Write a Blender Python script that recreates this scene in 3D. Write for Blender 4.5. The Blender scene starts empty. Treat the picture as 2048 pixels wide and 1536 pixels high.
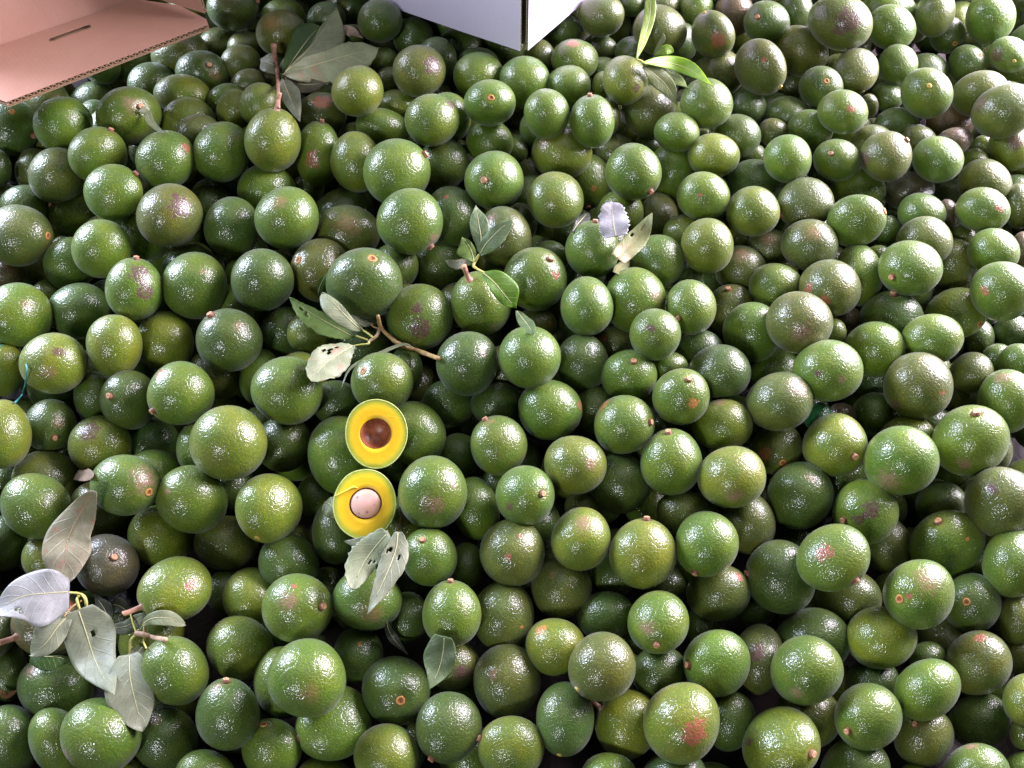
import bpy, bmesh, math, random
import numpy as np
from mathutils import Vector, Quaternion, Matrix
random.seed(3)
sc = bpy.context.scene
col = bpy.context.collection

# ---------------------------------------------------------------- camera, world, lamps, exposure
CAM = Vector([0.0,0.0,1.1819])
HEAP_N = Vector([0.0,-0.1736,0.9848])
cd = bpy.data.cameras.new("camera"); cam = bpy.data.objects.new("camera", cd); col.objects.link(cam)
cam.location = CAM; cam.rotation_euler = (math.radians(90 - 54), 0, 0)
cd.sensor_width = 36; cd.lens = 36 * 1600 / 2048; cd.clip_start = .02; cd.clip_end = 200
sc.camera = cam
w = bpy.data.worlds.new("World"); sc.world = w; w.use_nodes = True
bg = w.node_tree.nodes['Background']; bg.inputs[0].default_value = (.62, .70, .85, 1); bg.inputs[1].default_value = .02
sc.view_settings.view_transform = 'Standard'; sc.view_settings.look = 'None'
sc.view_settings.exposure = .36; sc.view_settings.gamma = 1
sc.cycles.max_bounces = 4; sc.cycles.diffuse_bounces = 2; sc.cycles.glossy_bounces = 2; sc.cycles.transmission_bounces = 2
TARGET = CAM + Vector((0, .705, -.97))
def opening(name, d, dist, sx, sy, power, colour):
    """an open side of the roofed market stand, or the added overhead fill, as a rectangular area lamp"""
    l = bpy.data.lights.new(name, 'AREA'); l.shape = 'RECTANGLE'; l.size = sx; l.size_y = sy; l.energy = power; l.color = colour
    o = bpy.data.objects.new(name, l); col.objects.link(o)
    d = Vector(d).normalized(); o.location = TARGET + d * dist
    o.rotation_euler = (-d).to_track_quat('-Z', 'Y').to_euler()
opening("window_light_left", (-.80, .43, .42), 3.0, 1.3, 1.05, 185, (.74, .80, 1))
opening("window_light_right", (.82, .42, .42), 2.3, 1.6, 1.25, 212, (.96, .86, 1))
opening("doorway_light", (-.35, -.80, .50), 4.2, .65, .65, 58, (.92, .94, 1))
opening("overhead_fill", (.1, .25, 1), 3.6, 3.6, 3.0, 26, (1, .97, .92))  # soft overhead fill, added to lift upward faces and deeper fruit

# ---------------------------------------------------------------- helpers
def new_mat(name):
    m = bpy.data.materials.new(name); m.use_nodes = True
    nt = m.node_tree; return m, nt, nt.nodes['Principled BSDF']
class G:
    def __init__(s, nt): s.nt = nt
    def n(s, t, **k):
        x = s.nt.nodes.new(t)
        for a, b in k.items():
            if a[0] == 'i' and a[1:].isdigit(): s.put(x.inputs[int(a[1:])], b)
            else: setattr(x, a, b)
        return x
    def put(s, sock, v):
        if isinstance(v, bpy.types.NodeSocket): s.nt.links.new(v, sock)
        else: sock.default_value = v
    def math(s, op, a, b=0., c=None, clamp=False):
        x = s.n('ShaderNodeMath', operation=op, use_clamp=clamp); s.put(x.inputs[0], a); s.put(x.inputs[1], b)
        if c is not None: s.put(x.inputs[2], c)
        return x.outputs[0]
    def vm(s, op, a, b=(0, 0, 0), scale=None):
        x = s.n('ShaderNodeVectorMath', operation=op); s.put(x.inputs[0], a); s.put(x.inputs[1], b)
        if scale is not None: s.put(x.inputs['Scale'], scale)
        return x.outputs['Value'] if op in ('LENGTH', 'DISTANCE', 'DOT_PRODUCT') else x.outputs[0]
    def mix(s, f, a, b):
        x = s.n('ShaderNodeMix', data_type='RGBA'); s.put(x.inputs[0], f); s.put(x.inputs[6], a); s.put(x.inputs[7], b); return x.outputs[2]
    def ramp(s, v, lo, hi, smooth=True):
        x = s.n('ShaderNodeMapRange', interpolation_type='SMOOTHSTEP' if smooth else 'LINEAR'); s.put(x.inputs[0], v)
        s.put(x.inputs[1], lo); s.put(x.inputs[2], hi); x.inputs[3].default_value = 0; x.inputs[4].default_value = 1
        return x.outputs[0]
    def noise(s, vec, scale, detail=2., rough=.5, dist=0.):
        x = s.n('ShaderNodeTexNoise'); s.put(x.inputs['Vector'], vec); x.inputs['Scale'].default_value = scale
        x.inputs['Detail'].default_value = detail; x.inputs['Roughness'].default_value = rough; x.inputs['Distortion'].default_value = dist
        return x.outputs['Fac']
    def voro(s, vec, scale, feature='F1', rnd=1.):
        x = s.n('ShaderNodeTexVoronoi', feature=feature); s.put(x.inputs['Vector'], vec); x.inputs['Scale'].default_value = scale
        x.inputs['Randomness'].default_value = rnd
        return x.outputs['Distance']
    def att(s, name, kind='OBJECT', out='Vector'):
        x = s.n('ShaderNodeAttribute', attribute_type=kind, attribute_name=name); return x.outputs[out]
def obj(name, me, m=None, parent=None, **props):
    o = bpy.data.objects.new(name, me); col.objects.link(o)
    if m is not None and not me.materials: me.materials.append(m)
    if parent: o.parent = parent
    for k, v in props.items(): o[k] = v
    return o
def mesh(name, vs, fs, smooth=True):
    me = bpy.data.meshes.new(name); me.from_pydata([tuple(v) for v in vs], [], fs); me.update()
    if smooth: me.polygons.foreach_set('use_smooth', [True] * len(me.polygons))
    return me
def empty(name, loc, **props):
    o = bpy.data.objects.new(name, None); col.objects.link(o); o.location = loc; o.empty_display_size = .02
    for k, v in props.items(): o[k] = v
    return o

# ---------------------------------------------------------------- avocado skin
TINT = dict(g=(.070, .140, .005), y=(.098, .152, .005), d=(.040, .088, .005), o=(.066, .098, .010), b=(.040, .096, .012),
            r=(.075, .055, .024), k=(.095, .095, .034), p=(.050, .052, .028), e=(.010, .140, .042))
MARK = dict(p=(.085, .030, .036), r=(.330, .085, .050), b=(.210, .130, .050), o=(.480, .190, .050), k=(.270, .150, .100))
def skin_material(name, kind):
    m, nt, p = new_mat(name); g = G(nt)
    co = g.n('ShaderNodeTexCoord').outputs['Object']
    if kind == 'OBJECT':
        tint = g.att('tint'); seed = g.att('seed'); v = g.vm('ADD', co, seed)
    else:
        tint = g.att('tint', 'GEOMETRY', 'Color'); v = g.vm('SCALE', co, scale=1 / .045); 
    big = g.noise(v, 1.3, 1, .6)
    c = g.mix(g.ramp(big, .35, .70), tint, g.vm('MULTIPLY', tint, (1.75, 1.25, .7)))
    mid = g.noise(v, 4.0, 3, .65)
    c = g.mix(g.math('MULTIPLY', g.ramp(mid, .46, .68), .60), c, g.vm('ADD', g.vm('MULTIPLY', tint, (1.0, .80, .8)), (.018, .006, .004)))
    dots = g.voro(v, 13.5)
    dn = g.noise(v, 6., 1)
    c = g.mix(g.math('MULTIPLY', g.ramp(dots, .45, .15), g.math('MULTIPLY', g.ramp(dn, .30, .6), .75)), c, g.vm('ADD', g.vm('MULTIPLY', tint, (2.3, 1.9, 1.2)), (.020, .024, .001)))
    peb = g.voro(g.vm('ADD', v, (3, 7, 1)), 30.)
    c = g.mix(g.math('MULTIPLY', g.ramp(peb, .25, .55), .5), c, g.vm('MULTIPLY', tint, (.55, .6, .5)))
    scuff = g.noise(v, 2.1, 4, .75, .6)
    c = g.mix(g.math('MULTIPLY', g.ramp(scuff, .60, .76), .40), c, (.12, .11, .05, 1))
    specks = g.voro(g.vm('ADD', v, (11, 2, 5)), 5.5)
    c = g.mix(g.math('MULTIPLY', g.ramp(specks, .085, .045), .7), c, (.07, .04, .022, 1))
    rough_add = 0.
    if kind == 'OBJECT':
        un = g.vm('NORMALIZE', co)
        wob = g.math('SUBTRACT', g.noise(v, 7., 3, .7), .5)
        fine = g.noise(v, 17., 1, .7)
        for i in (1, 2, 3):
            d = g.vm('DISTANCE', un, g.att('mark%d' % i)); s = g.att('size%d' % i, out='Fac')
            q = g.math('ADD', g.math('DIVIDE', d, g.math('MAXIMUM', s, .001)), g.math('MULTIPLY', wob, 2.2))
            soft = g.att('soft%d' % i, out='Fac')
            k = g.ramp(q, g.math('ADD', .95, g.math('MULTIPLY', soft, .35)), g.math('SUBTRACT', .75, g.math('MULTIPLY', soft, .75)))
            k = g.math('MULTIPLY', k, g.math('ADD', .35, g.math('MULTIPLY', g.ramp(fine, .40, .54), .6)))
            c = g.mix(k, c, g.att('hue%d' % i))
        # paler, drier skin round the stem end
        z = g.n('ShaderNodeSeparateXYZ'); g.put(z.inputs[0], un)
        ring = g.math('MULTIPLY', g.ramp(g.math('ADD', z.outputs[2], g.math('MULTIPLY', wob, .06)), .955, .985), .45)
        c = g.mix(ring, c, g.vm('ADD', g.vm('MULTIPLY', tint, (1.3, 1.0, .9)), (.05, .04, .02)))
    g.put(p.inputs['Base Color'], c)
    g.put(p.inputs['Roughness'], g.math('ADD', .44, g.math('MULTIPLY', mid, .16)))
    p.inputs['Specular IOR Level'].default_value = .40
    p.inputs['Coat Weight'].default_value = .72; p.inputs['Sheen Weight'].default_value = .14; p.inputs['Sheen Roughness'].default_value = .45; p.inputs['Sheen Tint'].default_value = (.92, .90, 1, 1); g.put(p.inputs['Coat Roughness'], g.math('ADD', .05, g.math('MULTIPLY', big, .12))); p.inputs['Coat IOR'].default_value = 1.55
    crk = g.noise(v, 7., 2, .5)
    wv_ = g.n('ShaderNodeTexNoise'); g.put(wv_.inputs['Vector'], v); wv_.inputs['Scale'].default_value = 9.; wv_.inputs['Detail'].default_value = 1.
    vd = g.vm('ADD', v, g.vm('SCALE', wv_.outputs['Color'], scale=.10))
    cell = g.ramp(g.voro(vd, 8.2, 'DISTANCE_TO_EDGE'), 0., .19)
    hgt = g.math('ADD', g.math('MULTIPLY', peb, -.10), g.math('ADD', g.math('MULTIPLY', crk, .32), g.math('MULTIPLY', cell, .15)))
    b = g.n('ShaderNodeBump'); b.inputs['Strength'].default_value = .42; b.inputs['Distance'].default_value = .0035
    g.put(b.inputs['Height'], hgt)
    nt.links.new(b.outputs[0], p.inputs['Normal']); nt.links.new(b.outputs[0], p.inputs['Coat Normal'])
    return m
SKIN = skin_material("avocado_skin", 'OBJECT'); SKIN_HEAP = skin_material("avocado_skin_heap", 'GEOMETRY')

def fruit_shape(i, nu, nv):
    """unit fruit: z is the stem axis; slightly egg shaped, lumpy, dimpled at the stem"""
    rr = random.Random(i); lump = [(Vector((rr.gauss(0, 1), rr.gauss(0, 1), rr.gauss(0, 1))).normalized(), rr.uniform(-.05, .045)) for _ in range(9)]
    pear = rr.uniform(.01, .05); vs = []; fs = []
    for a in range(nv + 1):
        th = math.pi * a / nv
        for b in range(nu):
            ph = 2 * math.pi * b / nu
            d = Vector((math.sin(th) * math.cos(ph), math.sin(th) * math.sin(ph), math.cos(th)))
            k = 1 - .055 * math.exp(-(th / .19) ** 2) - .012 * math.exp(-((math.pi - th) / .12) ** 2)
            for l, am in lump: k += am * max(0, d.dot(l)) ** 3
            s = 1 - pear * (d.z + .2)
            vs.append((d.x * k * s, d.y * k * s, d.z * k))
            if a in (0, nv): break
    def ix(a, b): return 0 if a == 0 else (1 + (nv - 1) * nu if a == nv else 1 + (a - 1) * nu + b % nu)
    for a in range(nv):
        for b in range(nu):
            q = [ix(a, b), ix(a + 1, b), ix(a + 1, b + 1), ix(a, b + 1)]
            u = []
            for t in q:
                if t not in u: u.append(t)
            fs.append(u)
    me_ = sum(Vector(q).length for q in vs) / len(vs)
    return [tuple(c_ / me_ for c_ in q) for q in vs], fs
FRUIT = []
for i in range(8):
    me = mesh("avocado", *fruit_shape(i, 52, 30)); me.materials.append(SKIN); FRUIT.append(me)

# stems: snapped peg, open scar, yellow tip, long stalk
def lathe(prof, n=14, bend=0.):
    vs = []; fs = []; rr = random.Random(len(prof))
    for (r_, z) in prof:
        for k in range(n):
            a = 2 * math.pi * k / n; j = 1 + rr.uniform(-.09, .09)
            vs.append((r_ * math.cos(a) * j + bend * max(0, z - .95) ** 2, r_ * math.sin(a) * j, z + rr.uniform(-.006, .006)))
    for i in range(len(prof) - 1):
        for k in range(n): fs.append((i * n + k, i * n + (k + 1) % n, (i + 1) * n + (k + 1) % n, (i + 1) * n + k))
    fs.append(tuple((len(prof) - 1) * n + k for k in range(n)))
    return vs, fs
def plain(name, c1, c2, scale, rough, bump=.3, detail=4):
    m, nt, p = new_mat(name); g = G(nt); co = g.n('ShaderNodeTexCoord').outputs['Object']
    f = g.noise(co, scale, detail, .65)
    g.put(p.inputs['Base Color'], g.mix(g.ramp(f, .3, .7), (*c1, 1), (*c2, 1))); p.inputs['Roughness'].default_value = rough
    b = g.n('ShaderNodeBump'); b.inputs['Strength'].default_value = bump; b.inputs['Distance'].default_value = .002; g.put(b.inputs['Height'], f)
    nt.links.new(b.outputs[0], p.inputs['Normal']); return m
M_PEG = plain("stem_bark", (.15, .055, .03), (.30, .13, .075), 9, .6); M_PEGTOP = plain("stem_cut", (.40, .19, .09), (.60, .36, .21), 14, .6)
M_RING = plain("scar_ring", (.40, .17, .04), (.55, .29, .09), 8, .5); M_PIT = plain("scar_centre", (.16, .045, .012), (.33, .10, .022), 10, .55)
M_YTIP = plain("yellow_tip", (.45, .34, .05), (.60, .48, .12), 8, .5); M_STALK = plain("stalk_bark", (.28, .13, .09), (.42, .24, .15), 8, .6)
def stem_mesh(name, prof, mats, split, bend=0.):
    me = mesh(name, *lathe(prof, bend=bend))
    for m_ in mats: me.materials.append(m_)
    n = 14
    for p in me.polygons: p.material_index = 0 if p.index < split * n else 1
    return me
STEM = {1: stem_mesh("stem", [(.105, .925), (.120, .955), (.112, .985), (.100, 1.020), (.098, 1.045), (.080, 1.052), (.030, 1.040)], [M_PEG, M_PEGTOP], 4),
        2: stem_mesh("stem_scar", [(.135, .925), (.135, .955), (.115, .974), (.078, .972), (.050, .952), (.015, .946)], [M_RING, M_PIT], 3),
        3: stem_mesh("stem_tip", [(.085, .930), (.100, .955), (.085, .985), (.050, .998), (.015, .990)], [M_YTIP, M_RING], 3),
        4: stem_mesh("stalk", [(.130, .930), (.105, .965), (.085, 1.02), (.075, 1.14), (.080, 1.30), (.088, 1.42), (.070, 1.45)], [M_STALK, M_PEGTOP], 5, .25)}

AVOCADOS=[
[[-0.5559,1.545,0.334],[-0.514,0.5159,-0.3889,0.5643],[0.0462,0.0394,0.0497],"d",1,[],"dark green avocado, stem peg at right, two above and one left of reddish upright twig"],
[[0.447,1.5485,0.3186],[-0.2697,-0.0294,-0.9447,0.1844],[0.0363,0.0391,0.0421],"r",0,[],"brownish avocado, cut by the frame, one above and two right of lime twig"],
[[0.8173,1.4886,0.352],[0.1664,0.1781,0.946,-0.2135],[0.0337,0.0375,0.0418],"o",0,[],"olive avocado, cut by the frame, two left of the top right corner"],
[[0.174,1.5011,0.3406],[0.0785,0.6464,-0.2776,-0.7064],[0.0382,0.0408,0.0437],"o",0,[],"olive avocado, cut by the frame, one above and one left of lime twig"],
[[0.9183,1.4713,0.3528],[-0.2695,-0.7526,-0.583,-0.1451],[0.0451,0.0406,0.0495],"g",0,[],"large green avocado, cut by the frame, one left of the top right corner"],
[[-0.3737,1.5408,0.3121],[0.5104,0.3898,-0.6821,-0.3497],[0.0346,0.0306,0.0385],"d",0,[],"dark green avocado, fully visible, one above and one right of reddish upright twig"],
[[-0.2531,1.4706,0.346],[0.5268,0.1877,0.6651,0.4948],[0.0399,0.0377,0.0424],"d",0,[],"dark green avocado, fully visible, one above and two right of reddish upright twig"],
[[0.4971,1.4934,0.33],[-0.3843,0.1704,0.426,-0.8011],[0.0435,0.038,0.0436],"d",1,[],"dark green avocado, stem peg at upper left, one above and two right of lime twig"],
[[0.6123,1.4271,0.3678],[0.4468,0.1134,-0.6896,-0.5586],[0.0513,0.0446,0.0587],"o",0,[["p",0.871,0.207,-0.445,0.473],["p",0.908,-0.27,-0.322,0.252]],"large olive avocado, purple scar in its middle, one above and four right of lime twig"],
[[0.724,1.4484,0.346],[0.5238,0.5643,0.5997,0.218],[0.0415,0.0377,0.0456],"g",0,[],"green avocado, fully visible, one below and three left of top right corner"],
[[0.1016,1.5068,0.3056],[0.481,0.2148,-0.7173,-0.456],[0.0334,0.032,0.0353],"d",0,[],"small dark green avocado, fully visible, one right of the white carton corner"],
[[0.2824,1.4451,0.3398],[0.4521,0.4455,0.7101,0.3049],[0.0473,0.0442,0.0509],"o",0,[],"large olive avocado, fully visible, one above the lime twig"],
[[-0.4542,1.485,0.3136],[-0.4832,-0.4486,0.685,0.3099],[0.0447,0.041,0.0486],"o",0,[["b",0.849,0.505,-0.155,0.441]],"olive avocado, tan patch at upper left, one above the reddish upright twig"],
[[0.3765,1.4149,0.3516],[-0.3813,0.2733,-0.0072,-0.8831],[0.0435,0.0312,0.0442],"o",3,[["r",-0.721,0.693,-0.024,0.421]],"olive avocado, red scar at lower right, one above and one right of lime twig"],
[[0.8656,1.4935,0.3041],[-0.334,-0.3135,0.5961,-0.6594],[0.0353,0.0306,0.0356],"d",2,[],"dark green avocado, orange stem scar at lower right, nine right of the white carton corner"],
[[-0.1984,1.5,0.2971],[-0.4566,-0.1401,-0.7246,-0.4969],[0.0381,0.0364,0.0403],"d",0,[],"dark green avocado, partly covered, two left of the white carton corner"],
[[0.5679,1.455,0.2945],[0.5171,-0.4863,-0.1352,0.6913],[0.0496,0.0415,0.0549],"o",1,[],"olive avocado, fully visible, three right of the lime twig"],
[[-0.6616,1.4682,0.2804],[0.5527,0.4926,-0.6212,-0.257],[0.0487,0.0441,0.0537],"o",0,[["p",0.664,0.502,-0.555,0.279]],"large olive avocado, purple scar at top, two right of the brown carton edge"],
[[0.9356,1.3888,0.326],[0.2422,0.095,-0.6035,0.7538],[0.0363,0.0296,0.0355],"g",3,[["p",0.753,0.322,0.574,0.421]],"green avocado, purple scar at left, one above the dark ridged avocado"],
[[0.119,1.3895,0.3134],[-0.519,-0.3225,-0.7019,-0.366],[0.0405,0.0371,0.0442],"g",0,[["r",-0.55,0.776,-0.307,0.298]],"green avocado, red scar at top, one right of the white carton corner"],
[[-0.7744,1.4889,0.2488],[-0.4537,-0.0981,-0.6819,-0.5652],[0.0409,0.0371,0.045],"d",0,[],"dark green avocado, fully visible, one right of the brown carton edge"],
[[-0.5366,1.4467,0.2745],[-0.7179,0.3431,-0.6055,0.0166],[0.0318,0.0349,0.0384],"o",0,[],"olive avocado, partly covered, one left of the reddish upright twig"],
[[0.7291,1.3783,0.3129],[0.483,-0.0884,-0.5137,-0.7036],[0.0344,0.0325,0.0367],"g",0,[],"green avocado, fully visible, one above and two left of dark ridged avocado"],
[[0.8762,1.4031,0.2972],[0.4471,0.1814,-0.155,0.8621],[0.038,0.0277,0.0329],"d",2,[],"dark green avocado, orange stem scar at upper right, six right of the lime twig"],
[[0.4576,1.3344,0.3339],[-0.2122,-0.7184,0.3669,-0.5517],[0.0498,0.0354,0.0514],"o",3,[["r",0.784,0.614,0.09,0.119]],"olive avocado, red scar in its middle, two right of the lime twig"],
[[-0.1712,1.3352,0.3265],[0.5678,0.1674,0.6455,0.4825],[0.0464,0.045,0.048],"o",0,[["p",-0.926,0.059,0.372,0.409]],"olive avocado, purple scar at upper right, two left of the white carton corner"],
[[0.6419,1.3536,0.3148],[-0.1673,0.0426,-0.8679,0.4657],[0.0402,0.0304,0.0408],"o",3,[],"olive avocado, yellow stem tip at bottom, one above and three left of dark ridged avocado"],
[[0.4037,1.3939,0.2859],[-0.4782,0.0748,0.6296,0.6077],[0.0411,0.0392,0.0435],"o",0,[["k",0.47,0.459,-0.754,0.266]],"olive avocado, pink blush at right, one right of the lime twig"],
[[-0.6035,1.4114,0.2714],[-0.1154,0.2579,-0.2922,0.9137],[0.0492,0.0411,0.0482],"d",1,[["b",-0.232,0.358,0.904,0.288]],"dark green avocado, tan patch at right, two left of the reddish upright twig"],
[[-0.0624,1.3527,0.3062],[-0.4505,-0.211,-0.753,-0.4308],[0.0435,0.0414,0.0462],"g",0,[],"green avocado, partly covered, one below and one left of white carton corner"],
[[0.2028,1.2904,0.3369],[-0.5656,0.1936,0.4907,0.6339],[0.0401,0.0389,0.042],"y",0,[["p",0.539,0.371,-0.756,0.212]],"lime yellow avocado, purple scar at lower right, one left of the lime twig"],
[[0.0222,1.3311,0.3065],[-0.01,0.0244,0.9737,0.2262],[0.0476,0.0443,0.0485],"g",0,[],"green avocado, fully visible, one below the white carton corner"],
[[-0.7029,1.3941,0.2614],[-0.4283,-0.0754,-0.7106,-0.5531],[0.041,0.0374,0.0449],"d",0,[],"dark green avocado, partly covered, one right of the brown carton edge"],
[[0.1051,1.3149,0.3091],[-0.5091,-0.2077,0.7144,0.4327],[0.0376,0.0362,0.0395],"g",0,[],"green avocado, fully visible, one below and one right of white carton corner"],
[[0.5707,1.3137,0.3074],[0.2964,0.0578,-0.34,0.8906],[0.0391,0.0336,0.0384],"d",2,[],"dark green avocado ten right of the reddish upright twig"],
[[-0.2759,1.2629,0.3309],[0.4685,0.4697,-0.7064,-0.2468],[0.0433,0.0417,0.0453],"y",0,[],"lime yellow avocado, fully visible, two right of the reddish upright twig"],
[[0.744,1.2666,0.3263],[-0.4575,0.0165,0.3681,-0.8092],[0.0457,0.0386,0.0448],"g",3,[],"green avocado, yellow stem tip in its middle, two left of the dark ridged avocado"],
[[0.8556,1.2904,0.3093],[-0.3335,-0.2144,0.8298,0.3927],[0.0427,0.0401,0.0457],"o",0,[],"olive avocado, partly covered, one left of the dark ridged avocado"],
[[-0.6281,1.3418,0.2714],[0.6501,0.3189,-0.6044,-0.3324],[0.0435,0.0364,0.051],"y",0,[],"lime yellow avocado, partly covered, one below and two right of brown carton edge"],
[[-0.0398,1.2264,0.3336],[-0.0315,0.0391,-0.3682,0.9284],[0.0448,0.038,0.0437],"g",2,[],"green avocado, orange stem scar in its middle, three above the small grey sprig"],
[[0.3449,1.2335,0.3266],[0.5451,0.4432,0.6654,0.2523],[0.0431,0.0406,0.0458],"g",0,[],"green avocado, fully visible, one below and one right of lime twig"],
[[-0.4571,1.263,0.3053],[0.3651,0.0087,-0.8882,0.2787],[0.0347,0.0365,0.0385],"y",0,[],"lime yellow avocado, partly covered, one below the reddish upright twig"],
[[0.4488,1.322,0.258],[0.4186,0.5474,0.6955,0.2037],[0.0363,0.0347,0.0383],"d",0,[],"dark green avocado, partly covered, one below and two right of lime twig"],
[[0.8562,1.2007,0.3366],[-0.7958,0.164,-0.4782,0.3333],[0.0444,0.0466,0.0491],"o",0,[["p",-0.574,-0.331,-0.749,0.4]],"large olive avocado, purple scar at left, touching the dark ridged avocado"],
[[-0.5139,1.2857,0.2755],[0.0477,-0.6372,-0.705,0.3077],[0.036,0.0332,0.0391],"y",0,[],"lime yellow avocado, partly covered, one below and one left of reddish upright twig"],
[[0.2555,1.2765,0.2793],[0.3753,0.5883,0.7066,0.1171],[0.0453,0.0442,0.0468],"o",0,[],"olive avocado, fully visible, one below the lime twig"],
[[0.5818,1.2131,0.3242],[-0.5313,-0.4457,-0.6656,-0.2759],[0.039,0.0354,0.0427],"g",0,[["r",-0.953,0.258,-0.158,0.189]],"green avocado, red scar at upper right, three left of the dark ridged avocado"],
[[0.0609,1.1944,0.3353],[0.1687,0.6918,0.6965,-0.0886],[0.0399,0.0386,0.0415],"g",0,[],"green avocado, fully visible, two above and one left of torn lilac leaf"],
[[0.5157,1.2973,0.2595],[-0.441,-0.1102,0.7392,0.4968],[0.035,0.0322,0.0381],"d",0,[],"dark green avocado, partly covered, two above and four right of torn lilac leaf"],
[[-0.3557,1.2763,0.2734],[0.5733,0.3873,-0.6626,-0.2869],[0.0434,0.0398,0.0474],"o",0,[["r",0.717,0.587,-0.376,0.407]],"olive avocado, red scar at top, one below and one right of reddish upright twig"],
[[-0.6872,1.2319,0.3018],[0.3898,-0.2628,0.3409,-0.8141],[0.0554,0.0473,0.0552],"g",1,[["k",0.173,-0.162,0.971,0.327]],"large green avocado, pink blush at top, one below the brown carton edge"],
[[-0.1385,1.1884,0.3248],[0.5414,0.1774,0.6949,0.4389],[0.0448,0.0434,0.0465],"g",0,[["p",-0.617,0.423,0.664,0.24]],"green avocado, purple scar at upper right, one below and two left of white carton corner"],
[[0.1385,1.1823,0.3276],[0.6795,-0.1806,0.0931,0.705],[0.0407,0.0379,0.0436],"g",1,[],"green avocado, stem peg at top, one below and two left of lime twig"],
[[0.8363,1.3043,0.239],[0.3399,-0.0464,-0.731,-0.5898],[0.04,0.0365,0.0434],"r",0,[],"brownish avocado, partly covered, one left of the dark ridged avocado"],
[[-0.6044,1.2691,0.2612],[-0.5267,-0.4591,0.6662,0.2608],[0.0463,0.0426,0.0503],"y",0,[],"lime yellow avocado, partly covered, one below and two left of reddish upright twig"],
[[-0.7931,1.2009,0.3097],[-0.1208,0.4474,0.4338,0.7727],[0.042,0.0453,0.0489],"g",0,[["k",0.985,0.171,0.009,0.238]],"large green avocado, fully visible, one below and one left of brown carton edge"],
[[-0.9135,1.2309,0.2801],[-0.485,-0.6632,-0.2967,-0.4868],[0.0537,0.0401,0.0526],"d",1,[["o",0.337,0.837,0.43,0.118]],"large dark green avocado, orange spot at top, five above the teal cord"],
[[-0.2371,1.252,0.2641],[0.3685,0.2794,0.8161,0.3466],[0.043,0.0337,0.0509],"g",0,[],"green avocado, fully visible, one below and two right of reddish upright twig"],
[[0.7154,1.2576,0.2568],[-0.5412,0.0296,-0.7834,0.3043],[0.0361,0.0389,0.042],"d",0,[],"dark green avocado, partly covered, two left of the dark ridged avocado"],
[[0.5441,1.235,0.2714],[-0.5037,-0.4259,-0.6953,-0.2852],[0.0374,0.0342,0.0405],"g",0,[],"green avocado, partly covered, one below and three right of lime twig"],
[[0.2904,1.1881,0.3019],[0.433,0.1485,-0.7708,-0.4431],[0.036,0.0328,0.0392],"g",0,[],"green avocado, fully visible, one below the lime twig"],
[[0.4042,1.2085,0.2795],[0.4777,0.1323,-0.7298,-0.4708],[0.0394,0.0367,0.0423],"d",0,[],"dark green avocado, partly covered, one below and one right of lime twig"],
[[-0.413,1.1572,0.3085],[0.8067,-0.1155,0.2253,0.534],[0.0509,0.0438,0.053],"y",4,[],"large lime yellow avocado, long stalk at top, one below the reddish upright twig"],
[[-0.041,1.2143,0.2608],[-0.5159,-0.2727,0.7318,0.3522],[0.0398,0.0379,0.0422],"g",0,[],"green avocado, partly covered, two below and one left of white carton corner"],
[[0.8922,1.1832,0.2734],[-0.2917,-0.1624,-0.891,0.3076],[0.0337,0.0378,0.0424],"y",0,[["p",-0.227,-0.944,-0.239,0.379]],"lime yellow avocado, purple scar in its middle, one below the dark ridged avocado"],
[[-0.5082,1.1536,0.2867],[-0.629,0.6156,0.1539,0.4491],[0.049,0.0465,0.0521],"g",0,[["b",0.963,0.135,0.235,0.127]],"large green avocado, tan patch at upper right, four above and four right of teal cord"],
[[0.0883,1.1787,0.2631],[0.6432,-0.2546,0.6935,-0.2013],[0.0449,0.0488,0.053],"y",0,[["k",-0.374,-0.627,-0.684,0.281]],"lime yellow avocado, pink blush at upper left, two below and two left of lime twig"],
[[-0.3506,1.1918,0.2521],[-0.5823,0.0469,-0.2424,-0.7746],[0.0481,0.0393,0.0563],"g",1,[["r",-0.903,0.43,0.014,0.333]],"green avocado, red scar in its middle, two below and one right of reddish upright twig"],
[[-0.7125,1.1282,0.2994],[0.8048,-0.1094,0.4024,0.4223],[0.0471,0.0386,0.0482],"g",1,[],"large green avocado, stem peg at upper right, two below the brown carton edge"],
[[0.3539,1.1486,0.2822],[0.5978,0.3844,0.6533,0.2609],[0.0404,0.0374,0.0436],"y",0,[],"lime yellow avocado, fully visible, two below and one right of lime twig"],
[[0.6384,1.1174,0.3063],[0.336,0.2759,0.0982,0.8952],[0.0427,0.0398,0.0384],"o",1,[["p",0.445,0.736,-0.511,0.352]],"olive avocado, purple scar at left, one below and two left of dark ridged avocado"],
[[0.473,1.1197,0.2994],[0.3547,0.6315,0.6772,0.1296],[0.0393,0.0375,0.0416],"g",0,[["k",-0.141,-0.766,-0.628,0.14]],"green avocado, fully visible, two below and two right of lime twig"],
[[0.7292,1.1191,0.2983],[-0.1057,0.4564,-0.4556,-0.757],[0.0362,0.0386,0.0412],"g",0,[],"green avocado, fully visible, one below and one left of dark ridged avocado"],
[[0.564,1.1335,0.2854],[0.3292,-0.199,-0.3409,0.8578],[0.0388,0.0342,0.0388],"g",1,[],"green avocado, stem peg at upper left, one below and three left of dark ridged avocado"],
[[-0.5934,1.1179,0.296],[-0.6043,0.6457,0.0372,0.4653],[0.0474,0.045,0.0502],"g",0,[["r",0.799,0.123,0.588,0.209]],"large green avocado, red scar at upper right, four above and three right of teal cord"],
[[-0.2747,1.1457,0.2702],[-0.0907,0.0188,0.4205,0.9026],[0.0434,0.0468,0.0504],"y",0,[],"lime yellow avocado, fully visible, two below and two right of reddish upright twig"],
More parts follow.
